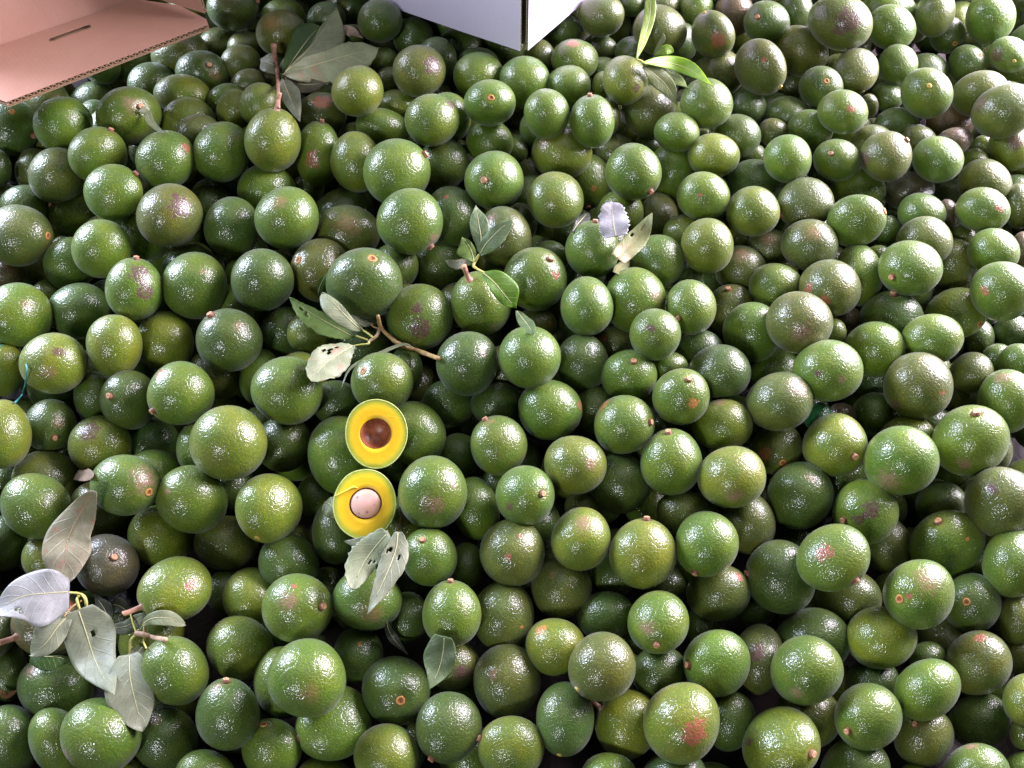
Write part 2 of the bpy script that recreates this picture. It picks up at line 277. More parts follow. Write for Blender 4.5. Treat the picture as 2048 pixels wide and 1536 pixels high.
[[-0.1244,1.1755,0.2429],[-0.0768,-0.2087,0.9656,0.1351],[0.0449,0.043,0.0452],"d",0,[],"dark green avocado, fully visible, two above and one left of small grey sprig"],
[[-0.1953,1.0925,0.2916],[-0.5689,0.4571,-0.2307,0.6436],[0.0548,0.0535,0.0556],"g",1,[],"large green avocado, stem peg at upper right, five above the upper avocado half"],
[[0.2078,1.0916,0.2924],[0.1984,0.5772,-0.4934,0.6197],[0.0466,0.0452,0.0474],"g",1,[],"green avocado, stem peg at lower right, one above the torn lilac leaf"],
[[0.2899,1.1673,0.2307],[-0.0989,-0.0605,-0.9538,0.2771],[0.0413,0.0464,0.0522],"g",0,[],"green avocado, partly covered, one above and one right of torn lilac leaf"],
[[-0.7903,1.1083,0.2709],[-0.1292,0.6087,0.6717,-0.4021],[0.0452,0.0419,0.0487],"o",0,[],"olive avocado, fully visible, two below and one left of brown carton edge"],
[[-0.0311,1.083,0.2822],[-0.0002,-0.156,-0.4091,0.8991],[0.0492,0.0484,0.0518],"g",1,[],"large green avocado, stem peg in its middle, one above the small grey sprig"],
[[0.1386,1.1821,0.1983],[0.3347,0.511,-0.6463,0.4573],[0.0481,0.0458,0.0502],"g",1,[["o",0.641,-0.363,0.676,0.118]],"green avocado, orange spot at lower right, one above and one left of torn lilac leaf"],
[[0.8228,1.1028,0.2586],[0.5068,0.5883,0.6086,0.1631],[0.0408,0.0383,0.0437],"o",0,[],"olive avocado, partly covered, one below the dark ridged avocado"],
[[0.4344,1.1318,0.2313],[-0.3987,-0.0838,0.7921,0.4546],[0.0464,0.0432,0.05],"b",0,[],"bluish green avocado, partly covered, one above and three right of torn lilac leaf"],
[[0.6168,1.1165,0.2332],[-0.556,0.0627,-0.7564,0.339],[0.0398,0.0421,0.0447],"g",0,[],"green avocado, partly covered, two below and three left of dark ridged avocado"],
[[-0.4385,1.1242,0.2255],[0.4548,0.1144,0.7626,0.4456],[0.0467,0.0437,0.0501],"g",0,[],"green avocado, partly covered, two below the reddish upright twig"],
[[0.7046,1.1141,0.2337],[0.6391,0.2597,0.6528,0.3131],[0.037,0.0322,0.0413],"p",0,[],"purplish avocado, partly covered, two below and two left of dark ridged avocado"],
[[-0.6655,1.0461,0.2877],[0.2104,0.3702,0.3952,0.814],[0.0456,0.0338,0.0468],"g",1,[],"green avocado, stem peg at upper right, three below the brown carton edge"],
[[0.3219,1.0471,0.278],[0.5882,-0.165,0.7359,-0.2918],[0.0389,0.0408,0.0429],"g",0,[["r",-0.014,-0.967,-0.256,0.115]],"green avocado, red scar in its middle, two right of the torn lilac leaf"],
[[0.073,1.0474,0.2713],[0.1759,0.258,0.608,0.73],[0.047,0.0429,0.0469],"y",0,[],"lime yellow avocado, fully visible, one left of the torn lilac leaf"],
[[0.498,1.0477,0.2632],[0.4064,-0.3554,-0.7248,0.428],[0.0439,0.0329,0.0444],"o",1,[],"olive avocado, stem peg at lower left, four right of the torn lilac leaf"],
[[-0.545,1.1149,0.2014],[0.4079,0.0551,0.7776,0.4754],[0.0364,0.0343,0.0388],"d",0,[],"dark green avocado, partly covered, two below and one left of reddish upright twig"],
[[-0.8619,1.0812,0.2196],[-0.1601,0.6167,0.6042,-0.4785],[0.0401,0.0379,0.0428],"d",0,[],"dark green avocado, cut by the frame, three above the teal cord"],
[[0.7812,1.0135,0.2775],[-0.5781,0.0473,-0.7347,0.3517],[0.0349,0.0374,0.0402],"g",0,[["r",-0.381,-0.852,0.359,0.246]],"green avocado, red scar at right, two below the dark ridged avocado"],
[[0.4039,1.0233,0.2671],[0.5617,0.4781,0.656,0.1603],[0.0416,0.0402,0.0432],"y",0,[],"lime yellow avocado, fully visible, three right of the torn lilac leaf"],
[[-0.7892,1.1052,0.1904],[-0.8562,-0.1296,0.3142,-0.3891],[0.0487,0.0388,0.0479],"g",1,[],"green avocado, stem peg at left, three below and one left of brown carton edge"],
[[-0.303,1.1064,0.1881],[0.5389,0.3084,-0.7281,-0.2904],[0.0483,0.0449,0.052],"d",0,[],"dark green avocado, mostly hidden, two above the chewed pale leaves"],
[[0.1931,1.0796,0.2116],[-0.5917,0.3607,0.6932,0.1984],[0.0404,0.0379,0.0405],"g",0,[],"green avocado, fully visible, touching the torn lilac leaf"],
[[0.6935,1.0312,0.2527],[0.3568,-0.0578,-0.7524,-0.5507],[0.0354,0.0336,0.0376],"g",0,[],"green avocado, partly covered, two below and two left of dark ridged avocado"],
[[-0.5667,1.0047,0.2725],[0.6302,-0.6084,-0.1214,-0.4669],[0.0504,0.0483,0.0529],"o",0,[["p",0.989,0.09,0.118,0.4],["p",0.909,-0.193,0.368,0.16]],"large olive avocado, purple scar at upper right, three above and three right of teal cord"],
[[0.264,1.0882,0.1952],[-0.5237,0.352,0.4419,0.6376],[0.0386,0.0339,0.043],"o",0,[],"olive avocado, fully visible, one right of the torn lilac leaf"],
[[-0.1054,1.0398,0.2374],[0.0422,0.0218,-0.9514,0.3044],[0.0438,0.0473,0.0511],"d",0,[["r",0.199,-0.679,-0.706,0.109]],"dark green avocado, red scar at top, one above and one left of small grey sprig"],
[[-0.3694,0.9952,0.2757],[-0.5916,0.5949,0.0835,0.5377],[0.0497,0.0485,0.0514],"g",0,[["b",0.839,-0.54,0.058,0.282]],"large green avocado, tan patch at upper left, three below the reddish upright twig"],
[[0.5674,0.992,0.2745],[-0.2784,-0.4269,-0.0198,-0.8601],[0.0431,0.0332,0.0449],"g",2,[],"green avocado, orange stem scar at right, two below and three left of dark ridged avocado"],
[[-0.1659,0.9804,0.2824],[-0.2829,0.1878,-0.8285,0.4453],[0.0532,0.0478,0.0513],"g",1,[["k",-0.188,-0.326,0.927,0.26]],"large green avocado, pink blush at lower right, four left of the torn lilac leaf"],
[[-0.4757,1.0169,0.2345],[0.6759,-0.4897,-0.2337,-0.4988],[0.0475,0.0447,0.0507],"d",0,[],"dark green avocado, fully visible, two above and two left of chewed pale leaves"],
[[-0.6322,1.0315,0.2131],[-0.6111,0.6496,0.1208,0.4359],[0.0446,0.0429,0.0467],"g",0,[],"green avocado, mostly hidden, three below and one right of brown carton edge"],
[[-0.2823,1.0211,0.219],[0.636,-0.397,0.6519,-0.1138],[0.0475,0.0507,0.0542],"o",0,[["b",-0.232,-0.963,-0.138,0.44]],"olive avocado, tan patch in its middle, two above the chewed pale leaves"],
[[-0.8149,0.9769,0.2558],[-0.4641,-0.5673,-0.3768,-0.5663],[0.0511,0.0427,0.0509],"o",2,[],"large olive avocado, orange stem scar at right, three above the teal cord"],
[[-0.0132,0.9869,0.2366],[-0.1964,-0.652,-0.7269,0.0895],[0.0487,0.0443,0.0533],"o",0,[["k",-0.402,-0.312,-0.861,0.233]],"olive avocado, pink blush at upper left, right by the small grey sprig"],
[[0.676,0.9608,0.2594],[0.5672,0.5334,0.6122,0.1376],[0.04,0.0384,0.042],"o",0,[],"olive avocado, partly covered, two below and one left of dark ridged avocado"],
[[0.4911,0.965,0.2444],[0.4645,0.0732,-0.7564,-0.4548],[0.0425,0.0407,0.0446],"o",0,[["b",0.849,0.484,-0.211,0.37]],"olive avocado, tan patch at top, four right of the torn lilac leaf"],
[[0.3191,0.9512,0.2562],[0.3565,0.6624,0.6582,-0.0306],[0.0427,0.0416,0.0441],"y",0,[],"lime yellow avocado, fully visible, two right of the torn lilac leaf"],
[[0.4471,1.008,0.1959],[-0.4147,-0.0833,0.8027,0.4205],[0.0366,0.0347,0.0389],"o",0,[["k",0.9,0.392,-0.188,0.444]],"olive avocado, pink blush at top, one below and three right of torn lilac leaf"],
[[-0.6715,0.9476,0.2547],[-0.0437,0.5962,0.6889,-0.41],[0.0451,0.0437,0.047],"g",0,[],"green avocado, fully visible, two above and one right of teal cord"],
[[0.1306,0.9456,0.2534],[0.4152,-0.0746,0.2491,0.8718],[0.0446,0.041,0.0454],"g",1,[],"green avocado, stem peg at top, one below the torn lilac leaf"],
[[0.7815,0.9368,0.2579],[-0.5006,-0.6183,-0.5962,-0.1077],[0.0363,0.0349,0.0382],"g",0,[],"green avocado, fully visible, three below the dark ridged avocado"],
[[0.2415,0.9446,0.2258],[0.086,0.441,0.8858,0.1158],[0.0436,0.0424,0.0441],"g",0,[],"green avocado, fully visible, one below and one right of torn lilac leaf"],
[[0.7482,0.9628,0.204],[-0.2936,-0.7692,-0.5672,-0.0218],[0.0407,0.0358,0.0453],"o",0,[["k",-0.527,0.772,-0.356,0.287]],"olive avocado, partly covered, three below and one left of dark ridged avocado"],
[[-0.7437,0.9535,0.2116],[0.0298,0.5477,0.744,-0.3816],[0.0413,0.0385,0.0445],"g",0,[],"green avocado, partly covered, two above and one right of teal cord"],
[[-0.1989,0.9544,0.2038],[0.1563,-0.8591,-0.448,0.192],[0.0401,0.0396,0.041],"g",0,[],"green avocado, mostly hidden, two left of the small grey sprig"],
[[-0.1241,0.9796,0.1779],[0.2569,0.3345,-0.8943,-0.1497],[0.0455,0.045,0.0461],"d",0,[],"dark green avocado, fully visible, one left of the small grey sprig"],
[[0.6276,0.8901,0.269],[-0.3345,0.318,0.5722,-0.6779],[0.0456,0.0408,0.0457],"g",1,[],"green avocado, stem peg at lower left, three below and two left of dark ridged avocado"],
[[-0.3185,0.9347,0.217],[-0.8028,0.0168,0.3239,-0.5002],[0.0514,0.0426,0.049],"o",2,[],"olive avocado, orange stem scar at upper left, one above the chewed pale leaves"],
[[0.3934,0.9633,0.1875],[-0.4914,0.1115,-0.7898,0.3497],[0.0393,0.0417,0.0444],"o",0,[["k",-0.573,-0.709,-0.412,0.379]],"olive avocado, pink blush at top, one below and two right of torn lilac leaf"],
[[0.5729,0.9252,0.2164],[0.4552,-0.2986,-0.4458,-0.7105],[0.0432,0.0364,0.0505],"g",0,[],"green avocado, partly covered, three below and three left of dark ridged avocado"],
[[0.0369,0.9029,0.2294],[0.1642,0.2238,0.0312,0.9602],[0.0506,0.0494,0.0513],"g",1,[["r",-0.392,0.322,0.862,0.143]],"large green avocado, red scar at right, one right of the small grey sprig"],
[[-0.4008,0.8868,0.243],[-0.0268,-0.6393,-0.6687,0.3786],[0.0478,0.0467,0.0494],"d",0,[],"dark green avocado, fully visible, one above and one left of chewed pale leaves"],
[[-0.2321,0.8686,0.2562],[0.1166,-0.1696,0.0203,-0.9784],[0.0584,0.0516,0.0579],"d",2,[],"large dark green avocado, orange stem scar at top, three above the upper avocado half"],
[[-0.5111,0.8881,0.2287],[-0.6495,0.5561,0.242,0.4586],[0.0507,0.0492,0.0529],"g",0,[["b",0.987,0.046,0.154,0.126]],"large green avocado, tan patch at upper right, two above and three right of teal cord"],
[[0.4335,0.8999,0.213],[0.6092,-0.1935,0.6913,-0.337],[0.0383,0.0401,0.042],"g",0,[],"green avocado, fully visible, one below and three right of torn lilac leaf"],
[[0.5047,0.8707,0.2427],[-0.383,-0.0042,0.8058,0.4517],[0.0447,0.0436,0.0467],"o",0,[["r",0.942,-0.24,0.234,0.196],["r",0.813,-0.421,-0.401,0.196]],"olive avocado, red scar at left, one below and four right of torn lilac leaf"],
[[-0.5913,0.8573,0.2551],[-0.695,0.1603,-0.2836,-0.641],[0.0456,0.0406,0.0477],"g",1,[["p",-0.56,-0.449,0.696,0.402],["p",-0.662,-0.726,0.183,0.345]],"green avocado, purple scar at top, one above and two right of teal cord"],
[[0.7548,0.8404,0.2671],[-0.4786,-0.696,-0.5351,0.0125],[0.0434,0.0419,0.0452],"g",0,[["r",-0.796,-0.438,-0.418,0.172]],"green avocado, red scar at left, three below the dark ridged avocado"],
[[0.1985,0.8645,0.2215],[0.5725,-0.2499,-0.4844,-0.6125],[0.0497,0.0485,0.0513],"g",0,[["k",0.717,0.675,-0.175,0.288]],"green avocado, pink blush at right, one below the torn lilac leaf"],
[[-0.0498,0.8608,0.2186],[-0.8209,0.1556,0.1052,-0.5393],[0.0507,0.0467,0.0509],"g",4,[["b",-0.648,-0.711,-0.273,0.105]],"green avocado, tan patch at lower right, one below the small grey sprig"],
[[0.1167,0.8334,0.2417],[-0.5388,0.3946,0.4478,0.5945],[0.0428,0.0411,0.0451],"g",0,[["b",0.398,-0.913,-0.091,0.135]],"green avocado, tan patch at left, two below the torn lilac leaf"],
[[0.2806,0.8379,0.235],[-0.5695,-0.1,0.593,-0.5604],[0.0422,0.0371,0.0422],"g",1,[],"green avocado, stem peg at lower left, two below and one right of torn lilac leaf"],
[[0.3729,0.8946,0.1617],[-0.6461,0.2002,0.0324,-0.7358],[0.0436,0.0427,0.045],"o",1,[],"olive avocado, stem peg at top, two below and two right of torn lilac leaf"],
[[-0.7097,0.8679,0.1903],[0.2779,-0.7015,-0.536,0.3788],[0.0453,0.0439,0.0467],"b",0,[],"bluish green avocado, fully visible, one above and one right of teal cord"],
[[0.7191,0.8537,0.1993],[0.4318,0.0387,0.5409,-0.7208],[0.0448,0.0325,0.0445],"y",2,[],"lime yellow avocado, orange stem scar at right, four below and five right of lime twig"],
[[-0.776,0.8251,0.2305],[-0.6607,0.6079,0.1677,0.4072],[0.0486,0.0474,0.0501],"g",0,[["b",0.98,0.116,0.164,0.223]],"large green avocado, tan patch at upper right, one above the teal cord"],
[[-0.1461,0.8397,0.209],[-0.0335,-0.7902,-0.4567,-0.4073],[0.0519,0.0499,0.0522],"g",0,[["p",-0.368,0.774,-0.515,0.367],["p",0.241,0.645,-0.725,0.207]],"large green avocado, purple scar at bottom, one below and one left of small grey sprig"],
[[0.6126,0.8445,0.1978],[-0.2798,0.1434,-0.1095,-0.943],[0.0476,0.0434,0.047],"d",1,[],"dark green avocado, stem peg at top, four below and two left of dark ridged avocado"],
[[0.439,0.7951,0.2481],[-0.4555,-0.4846,-0.615,-0.4236],[0.0476,0.0459,0.0478],"o",0,[["k",-0.885,0.284,-0.368,0.355]],"olive avocado, pink blush at bottom, two below and three right of torn lilac leaf"],
[[0.0409,0.8605,0.1657],[0.5219,0.1948,0.7804,0.2839],[0.0312,0.0291,0.0335],"o",0,[["r",-0.951,0.006,0.308,0.157]],"small olive avocado, red scar at right, one below and one right of small grey sprig"],
[[-0.3787,0.8487,0.1647],[-0.6529,0.4674,0.3532,0.4801],[0.0375,0.0355,0.0398],"d",0,[],"dark green avocado, partly covered, one left of the chewed pale leaves"],
[[0.3856,0.822,0.193],[0.3729,-0.4864,-0.7129,-0.3409],[0.0466,0.0449,0.0472],"g",0,[],"green avocado, fully visible, two below and two right of torn lilac leaf"],
[[-0.3254,0.8183,0.1938],[0.0994,0.8302,0.4711,0.2809],[0.0332,0.0308,0.0328],"y",0,[],"small lime yellow avocado, fully visible, touching the chewed pale leaves"],
[[0.8164,0.8341,0.1747],[-0.2168,0.1952,-0.4817,-0.8263],[0.0286,0.0299,0.0313],"d",0,[],"small dark green avocado, cut by the frame, four below the dark ridged avocado"],
[[0.2178,0.7758,0.2433],[-0.0707,-0.6441,-0.7615,-0.0167],[0.0385,0.0378,0.0395],"g",0,[["p",-0.433,-0.309,-0.847,0.207]],"green avocado, purple scar in its middle, two below and one right of torn lilac leaf"],
[[-0.4408,0.7878,0.2156],[-0.3266,-0.1327,0.1802,0.9183],[0.0487,0.0475,0.048],"d",1,[["b",-0.453,0.742,0.495,0.201]],"dark green avocado, tan patch at upper right, two left of the chewed pale leaves"],
[[0.6387,0.7709,0.2363],[0.7399,-0.2652,0.4846,-0.3839],[0.0379,0.0399,0.0421],"g",0,[],"green avocado, fully visible, four below and one left of dark ridged avocado"],
[[-0.5571,0.8129,0.1781],[0.6718,-0.4788,-0.4041,-0.3952],[0.046,0.0428,0.0495],"y",0,[],"lime yellow avocado, fully visible, two right of the teal cord"],
[[0.1699,0.8218,0.1583],[0.5451,0.2024,0.7692,0.2649],[0.0344,0.0322,0.0368],"o",0,[["r",-0.508,0.302,-0.807,0.213]],"small olive avocado, red scar at upper left, two below the torn lilac leaf"],
[[-0.6084,0.7684,0.2241],[0.0975,0.2068,-0.9063,0.3555],[0.0378,0.0424,0.0475],"y",0,[],"lime yellow avocado, fully visible, three above and one right of hanging tan leaf"],
[[0.562,0.7741,0.2082],[-0.2982,0.1054,0.918,0.2392],[0.0441,0.0424,0.0446],"g",0,[],"green avocado, fully visible, four below and two left of dark ridged avocado"],
[[0.3003,0.7964,0.1736],[0.3914,0.119,-0.8579,-0.3109],[0.0357,0.0338,0.0379],"d",0,[],"small dark green avocado, partly covered, two below and one right of torn lilac leaf"],
[[0.0271,0.7398,0.2335],[-0.0467,0.6566,0.7527,0.0157],[0.0456,0.046,0.0478],"g",0,[],"green avocado, fully visible, two below and one right of small grey sprig"],
[[0.1107,0.7692,0.1827],[-0.0376,0.0239,-0.5075,-0.8605],[0.0409,0.0425,0.0443],"d",0,[],"dark green avocado, fully visible, two below and one left of torn lilac leaf"],
[[-0.6872,0.7314,0.2293],[0.6658,-0.6502,-0.3621,0.0527],[0.0447,0.0438,0.0451],"y",0,[["p",0.668,-0.53,-0.522,0.2],["b",0.042,-0.435,-0.9,0.285]],"lime yellow avocado, purple scar at upper right, one right of the teal cord"],
[[-0.0667,0.7428,0.2133],[0.0695,0.7262,0.6823,-0.0471],[0.0473,0.0468,0.0491],"d",0,[["k",-0.33,0.55,-0.767,0.141]],"dark green avocado, pink blush at upper right, two below the small grey sprig"],
[[-0.7963,0.7524,0.1858],[-0.0304,-0.5106,-0.808,0.2924],[0.0373,0.0305,0.0433],"y",0,[],"lime yellow avocado, cut by the frame, touching the teal cord"],
[[0.4684,0.7147,0.2322],[-0.7137,-0.2549,-0.6213,-0.199],[0.0466,0.0448,0.0487],"g",0,[["p",-0.892,-0.103,-0.441,0.11],["k",-0.945,-0.265,0.192,0.15]],"green avocado, purple scar in its middle, three below and four right of torn lilac leaf"],
[[0.4288,0.7808,0.1423],[-0.244,-0.0918,-0.7611,-0.594],[0.0406,0.0378,0.0409],"g",0,[],"green avocado, partly covered, three below and three right of torn lilac leaf"],
[[0.3147,0.7292,0.2073],[-0.3899,-0.1228,0.8643,0.2931],[0.0432,0.0412,0.0458],"d",0,[],"dark green avocado, fully visible, three below and two right of torn lilac leaf"],
[[0.7057,0.7363,0.1978],[-0.3566,0.4284,0.2724,0.7843],[0.0302,0.0292,0.0313],"o",0,[],"small olive avocado, fully visible, four below and one left of dark ridged avocado"],
[[0.1803,0.735,0.1939],[0.038,0.0163,-0.0753,0.9963],[0.0424,0.0385,0.0426],"g",1,[],"green avocado, stem peg at top, three below the torn lilac leaf"],
[[-0.405,0.7667,0.1442],[-0.6355,0.48,0.4276,0.4277],[0.0407,0.0345,0.0461],"g",0,[],"green avocado, mostly hidden, one below and one left of chewed pale leaves"],
[[-0.1958,0.7099,0.2073],[-0.0269,-0.2526,-0.0656,0.965],[0.0448,0.0439,0.0451],"g",2,[],"green avocado, orange stem scar at upper left, one above the upper avocado half"],
[[0.5999,0.6961,0.2215],[-0.296,0.4209,0.4944,0.7006],[0.0467,0.0465,0.0479],"o",0,[["r",0.396,0.784,-0.479,0.093],["p",0.228,-0.518,-0.824,0.207]],"large olive avocado, red scar at right, five below and one left of dark ridged avocado"],
[[-0.3325,0.6915,0.2148],[-0.0586,0.2518,0.7871,0.56],[0.0504,0.0474,0.0508],"g",0,[],"large green avocado, fully visible, one below and one left of chewed pale leaves"],
[[-0.4944,0.6895,0.2082],[-0.4416,0.0318,0.6476,-0.6201],[0.046,0.0453,0.046],"g",1,[["r",0.81,-0.524,0.263,0.206]],"green avocado, red scar at upper left, one below and two left of chewed pale leaves"],
[[0.25,0.6791,0.2173],[-0.7284,-0.0314,-0.0174,-0.6842],[0.0407,0.0403,0.0418],"g",1,[["o",-0.716,-0.211,0.665,0.217]],"green avocado, orange spot at lower right, three below and one right of torn lilac leaf"],
[[-0.651,0.7213,0.1555],[0.0723,0.5318,0.7967,-0.2781],[0.0361,0.0312,0.0408],"d",0,[],"dark green avocado, partly covered, one right of the teal cord"],
[[-0.5816,0.6947,0.1847],[-0.7124,-0.101,0.2353,-0.6534],[0.0448,0.0369,0.0425],"d",1,[],"dark green avocado, stem peg at left, two right of the teal cord"],
[[0.7305,0.6741,0.2106],[0.2857,0.8131,0.5045,-0.0522],[0.0424,0.0378,0.0469],"g",0,[["k",-0.298,-0.156,-0.942,0.305]],"green avocado, pink blush at top, five below the dark ridged avocado"],
[[-0.2745,0.712,0.1527],[-0.2184,-0.0026,-0.9707,-0.1002],[0.0365,0.0346,0.0368],"d",0,[],"small dark green avocado, partly covered, one above and one left of upper avocado half"],
[[0.3943,0.6716,0.2104],[-0.3311,-0.2395,0.8987,0.1593],[0.0442,0.0428,0.0464],"o",0,[["k",0.325,0.317,-0.891,0.36]],"olive avocado, pink blush at upper right, three below and three right of torn lilac leaf"],
[[-0.0993,0.7199,0.1392],[0.5776,-0.4038,0.6647,-0.2478],[0.0367,0.0391,0.0417],"d",0,[],"dark green avocado, partly covered, one right of the upper avocado half"],
[[-0.0226,0.7093,0.1522],[0.5491,0.1715,0.7812,0.2426],[0.0375,0.0351,0.0402],"d",0,[],"dark green avocado, fully visible, two right of the upper avocado half"],
[[0.1308,0.7068,0.14],[-0.26,-0.6956,-0.6309,0.2247],[0.035,0.0325,0.0378],"d",0,[],"small dark green avocado, partly covered, three below the torn lilac leaf"],
[[0.057,0.6822,0.1747],[-0.6067,0.3701,-0.64,0.2921],[0.0447,0.0463,0.0481],"g",0,[["r",-0.156,-0.492,0.857,0.192]],"green avocado, red scar at right, three below and one right of small grey sprig"],
[[0.5696,0.6986,0.1429],[0.3806,0.0119,0.7864,0.4864],[0.033,0.0314,0.0333],"d",0,[],"small dark green avocado, fully visible, three below and four right of torn lilac leaf"],
[[0.3137,0.6525,0.1792],[0.4023,0.1416,-0.872,-0.2402],[0.0408,0.0387,0.0434],"y",0,[["k",0.47,0.865,-0.178,0.25]],"lime yellow avocado, pink blush at top, three below and two right of torn lilac leaf"],
[[0.1642,0.6419,0.1947],[-0.1718,0.3888,-0.224,0.877],[0.0426,0.0426,0.0442],"g",1,[["o",0.563,-0.767,-0.309,0.252]],"green avocado, orange spot at upper left, three below the torn lilac leaf"],
[[-0.7039,0.6666,0.1547],[-0.5302,-0.54,0.129,-0.6408],[0.0407,0.0359,0.0409],"d",1,[["b",0.497,-0.18,0.849,0.27]],"dark green avocado, tan patch in its middle, one below the teal cord"],
[[-0.1459,0.6513,0.1588],[-0.1302,-0.1372,0.5135,0.837],[0.0436,0.0462,0.0491],"g",0,[],"green avocado, partly covered, one right of the upper avocado half"],
[[-0.7339,0.619,0.2075],[0.2696,-0.0804,-0.5262,-0.8025],[0.0357,0.0417,0.0486],"y",0,[],"lime yellow avocado, cut by the frame, one below the teal cord"],
[[0.6557,0.607,0.21],[-0.9478,0.1547,0.0743,-0.2687],[0.0511,0.0457,0.0514],"g",1,[["k",-0.861,-0.508,-0.005,0.248]],"large green avocado, pink blush at bottom, five below and one left of dark ridged avocado"],
[[-0.3474,0.6457,0.1405],[-0.0268,-0.5827,-0.6644,-0.4672],[0.042,0.0399,0.0416],"d",0,[],"dark green avocado, fully visible, one left of the upper avocado half"],
[[-0.4062,0.6022,0.2084],[-0.4292,0.2679,0.8557,-0.1089],[0.0526,0.0501,0.0533],"y",0,[],"large lime yellow avocado, fully visible, two below and two left of chewed pale leaves"],
[[-0.5645,0.6633,0.1078],[-0.173,-0.2265,-0.9583,-0.0202],[0.0405,0.0396,0.0413],"b",0,[],"bluish green avocado, partly covered, two above and one right of hanging tan leaf"],
[[-0.6199,0.6349,0.1517],[0.453,-0.3284,-0.8238,0.0908],[0.0436,0.041,0.0446],"y",0,[["p",0.621,-0.545,-0.563,0.408]],"lime yellow avocado, purple scar at upper left, two above the hanging tan leaf"],
[[-0.019,0.6175,0.18],[0.8442,-0.3962,-0.1132,0.3429],[0.0418,0.0377,0.0424],"g",1,[["b",-0.012,-0.346,0.938,0.207]],"green avocado, tan patch at top, two right of the upper avocado half"],
[[0.4698,0.613,0.186],[-0.706,-0.4239,0.1556,-0.5456],[0.0453,0.0419,0.0454],"y",1,[],"lime yellow avocado, stem peg at lower right, six below and three right of lime twig"],
[[0.4042,0.6358,0.1375],[-0.7417,-0.415,0.3023,-0.4316],[0.039,0.0375,0.0395],"o",2,[["r",-0.108,0.683,0.723,0.307]],"olive avocado, red scar at left, four below and three right of torn lilac leaf"],
[[-0.2557,0.6169,0.1519],[0.0306,0.1048,-0.8923,0.438],[0.0479,0.0523,0.0571],"g",0,[],"large green avocado, partly covered, one left of the upper avocado half"],
[[-0.0809,0.6354,0.1208],[-0.2374,-0.637,-0.692,0.243],[0.033,0.0319,0.0345],"d",0,[],"small dark green avocado, partly covered, one right of the upper avocado half"],
[[0.5398,0.5688,0.217],[0.0905,0.8786,0.3503,-0.3117],[0.0468,0.0451,0.0487],"g",0,[["k",-0.874,0.169,0.456,0.438]],"large green avocado, pink blush at lower left, six below and four right of lime twig"],
[[0.2299,0.5868,0.1836],[-0.836,0.2767,-0.0506,-0.4712],[0.0461,0.0429,0.0466],"g",1,[],"green avocado, stem peg at top, four below and one right of torn lilac leaf"],
[[0.0898,0.5803,0.189],[-0.5809,-0.1257,-0.7711,-0.2285],[0.0424,0.0415,0.0439],"y",0,[["k",-0.986,-0.045,0.163,0.248]],"lime yellow avocado, pink blush at right, three right of the upper avocado half"],
[[0.3069,0.5514,0.1984],[0.3991,0.2167,-0.8814,-0.13],[0.0437,0.0428,0.0454],"y",0,[["k",0.798,-0.561,-0.219,0.341]],"lime yellow avocado, pink blush at bottom, four below and two right of torn lilac leaf"],
[[-0.7017,0.5923,0.1194],[0.1899,0.3366,0.9196,-0.0699],[0.0449,0.0438,0.0469],"o",0,[],"olive avocado, partly covered, one above the hanging tan leaf"],
[[0.1609,0.5812,0.1311],[-0.4521,0.7817,0.2736,0.3312],[0.0451,0.0443,0.0455],"d",0,[],"dark green avocado, fully visible, four above and one left of big red scarred avocado"],
[[-0.5372,0.5422,0.1974],[0.0435,0.5711,-0.223,0.7888],[0.0433,0.0411,0.0456],"g",2,[["k",0.219,-0.337,0.916,0.588]],"green avocado, pink blush at right, one above and one right of hanging tan leaf"],
[[-0.11,0.5351,0.1902],[0.4306,-0.4658,-0.5998,-0.4878],[0.0485,0.0471,0.0495],"g",0,[["k",0.47,0.137,-0.872,0.345],["k",0.543,0.761,-0.356,0.108]],"green avocado, pink blush at bottom, one right of the lower avocado half"],
[[0.0189,0.5286,0.1928],[0.1256,-0.2439,0.2317,-0.9333],[0.0399,0.0403,0.0426],"g",1,[["p",0.901,0.299,0.313,0.178]],"green avocado, purple scar at lower left, three right of the lower avocado half"],
[[0.4199,0.5548,0.1407],[0.2069,0.8195,0.4635,-0.2661],[0.0468,0.0453,0.0487],"d",0,[["b",-0.605,0.116,-0.788,0.147]],"dark green avocado, tan patch at upper right, seven right of the lower avocado half"],
[[-0.2986,0.5779,0.0957],[0.2375,0.551,0.759,-0.2528],[0.0298,0.0283,0.0316],"d",0,[],"small dark green avocado, partly covered, one left of the lower avocado half"],
[[-0.4581,0.5377,0.1594],[0.2732,0.3659,0.8867,-0.0727],[0.0473,0.0454,0.0498],"g",0,[["k",-0.482,-0.322,-0.815,0.12]],"green avocado, pink blush at left, one above and two right of hanging tan leaf"],
[[0.6745,0.5175,0.1924],[-0.0148,0.3311,0.8629,-0.3815],[0.0424,0.0453,0.0485],"o",0,[["p",0.331,-0.865,-0.377,0.185]],"olive avocado, purple scar at upper left, four above the bottom right corner"],
[[0.6367,0.5548,0.1159],[0.2879,0.2873,-0.913,0.0306],[0.0332,0.0321,0.0346],"d",0,[],"small dark green avocado, partly covered, four above and one left of bottom right corner"],
[[-0.6682,0.5213,0.174],[-0.7781,0.2671,0.4842,0.2979],[0.0436,0.0407,0.0469],"g",0,[],"green avocado, fully visible, one above and one left of hanging tan leaf"],
[[-0.3433,0.5215,0.1681],[0.3995,0.3106,-0.6058,0.614],[0.0474,0.0391,0.0478],"y",3,[],"lime yellow avocado, yellow stem tip at bottom, one left of the lower avocado half"],
[[-0.0533,0.5418,0.1277],[0.066,0.0754,-0.5618,-0.8212],[0.0339,0.0393,0.0456],"g",0,[],"green avocado, fully visible, two right of the lower avocado half"],
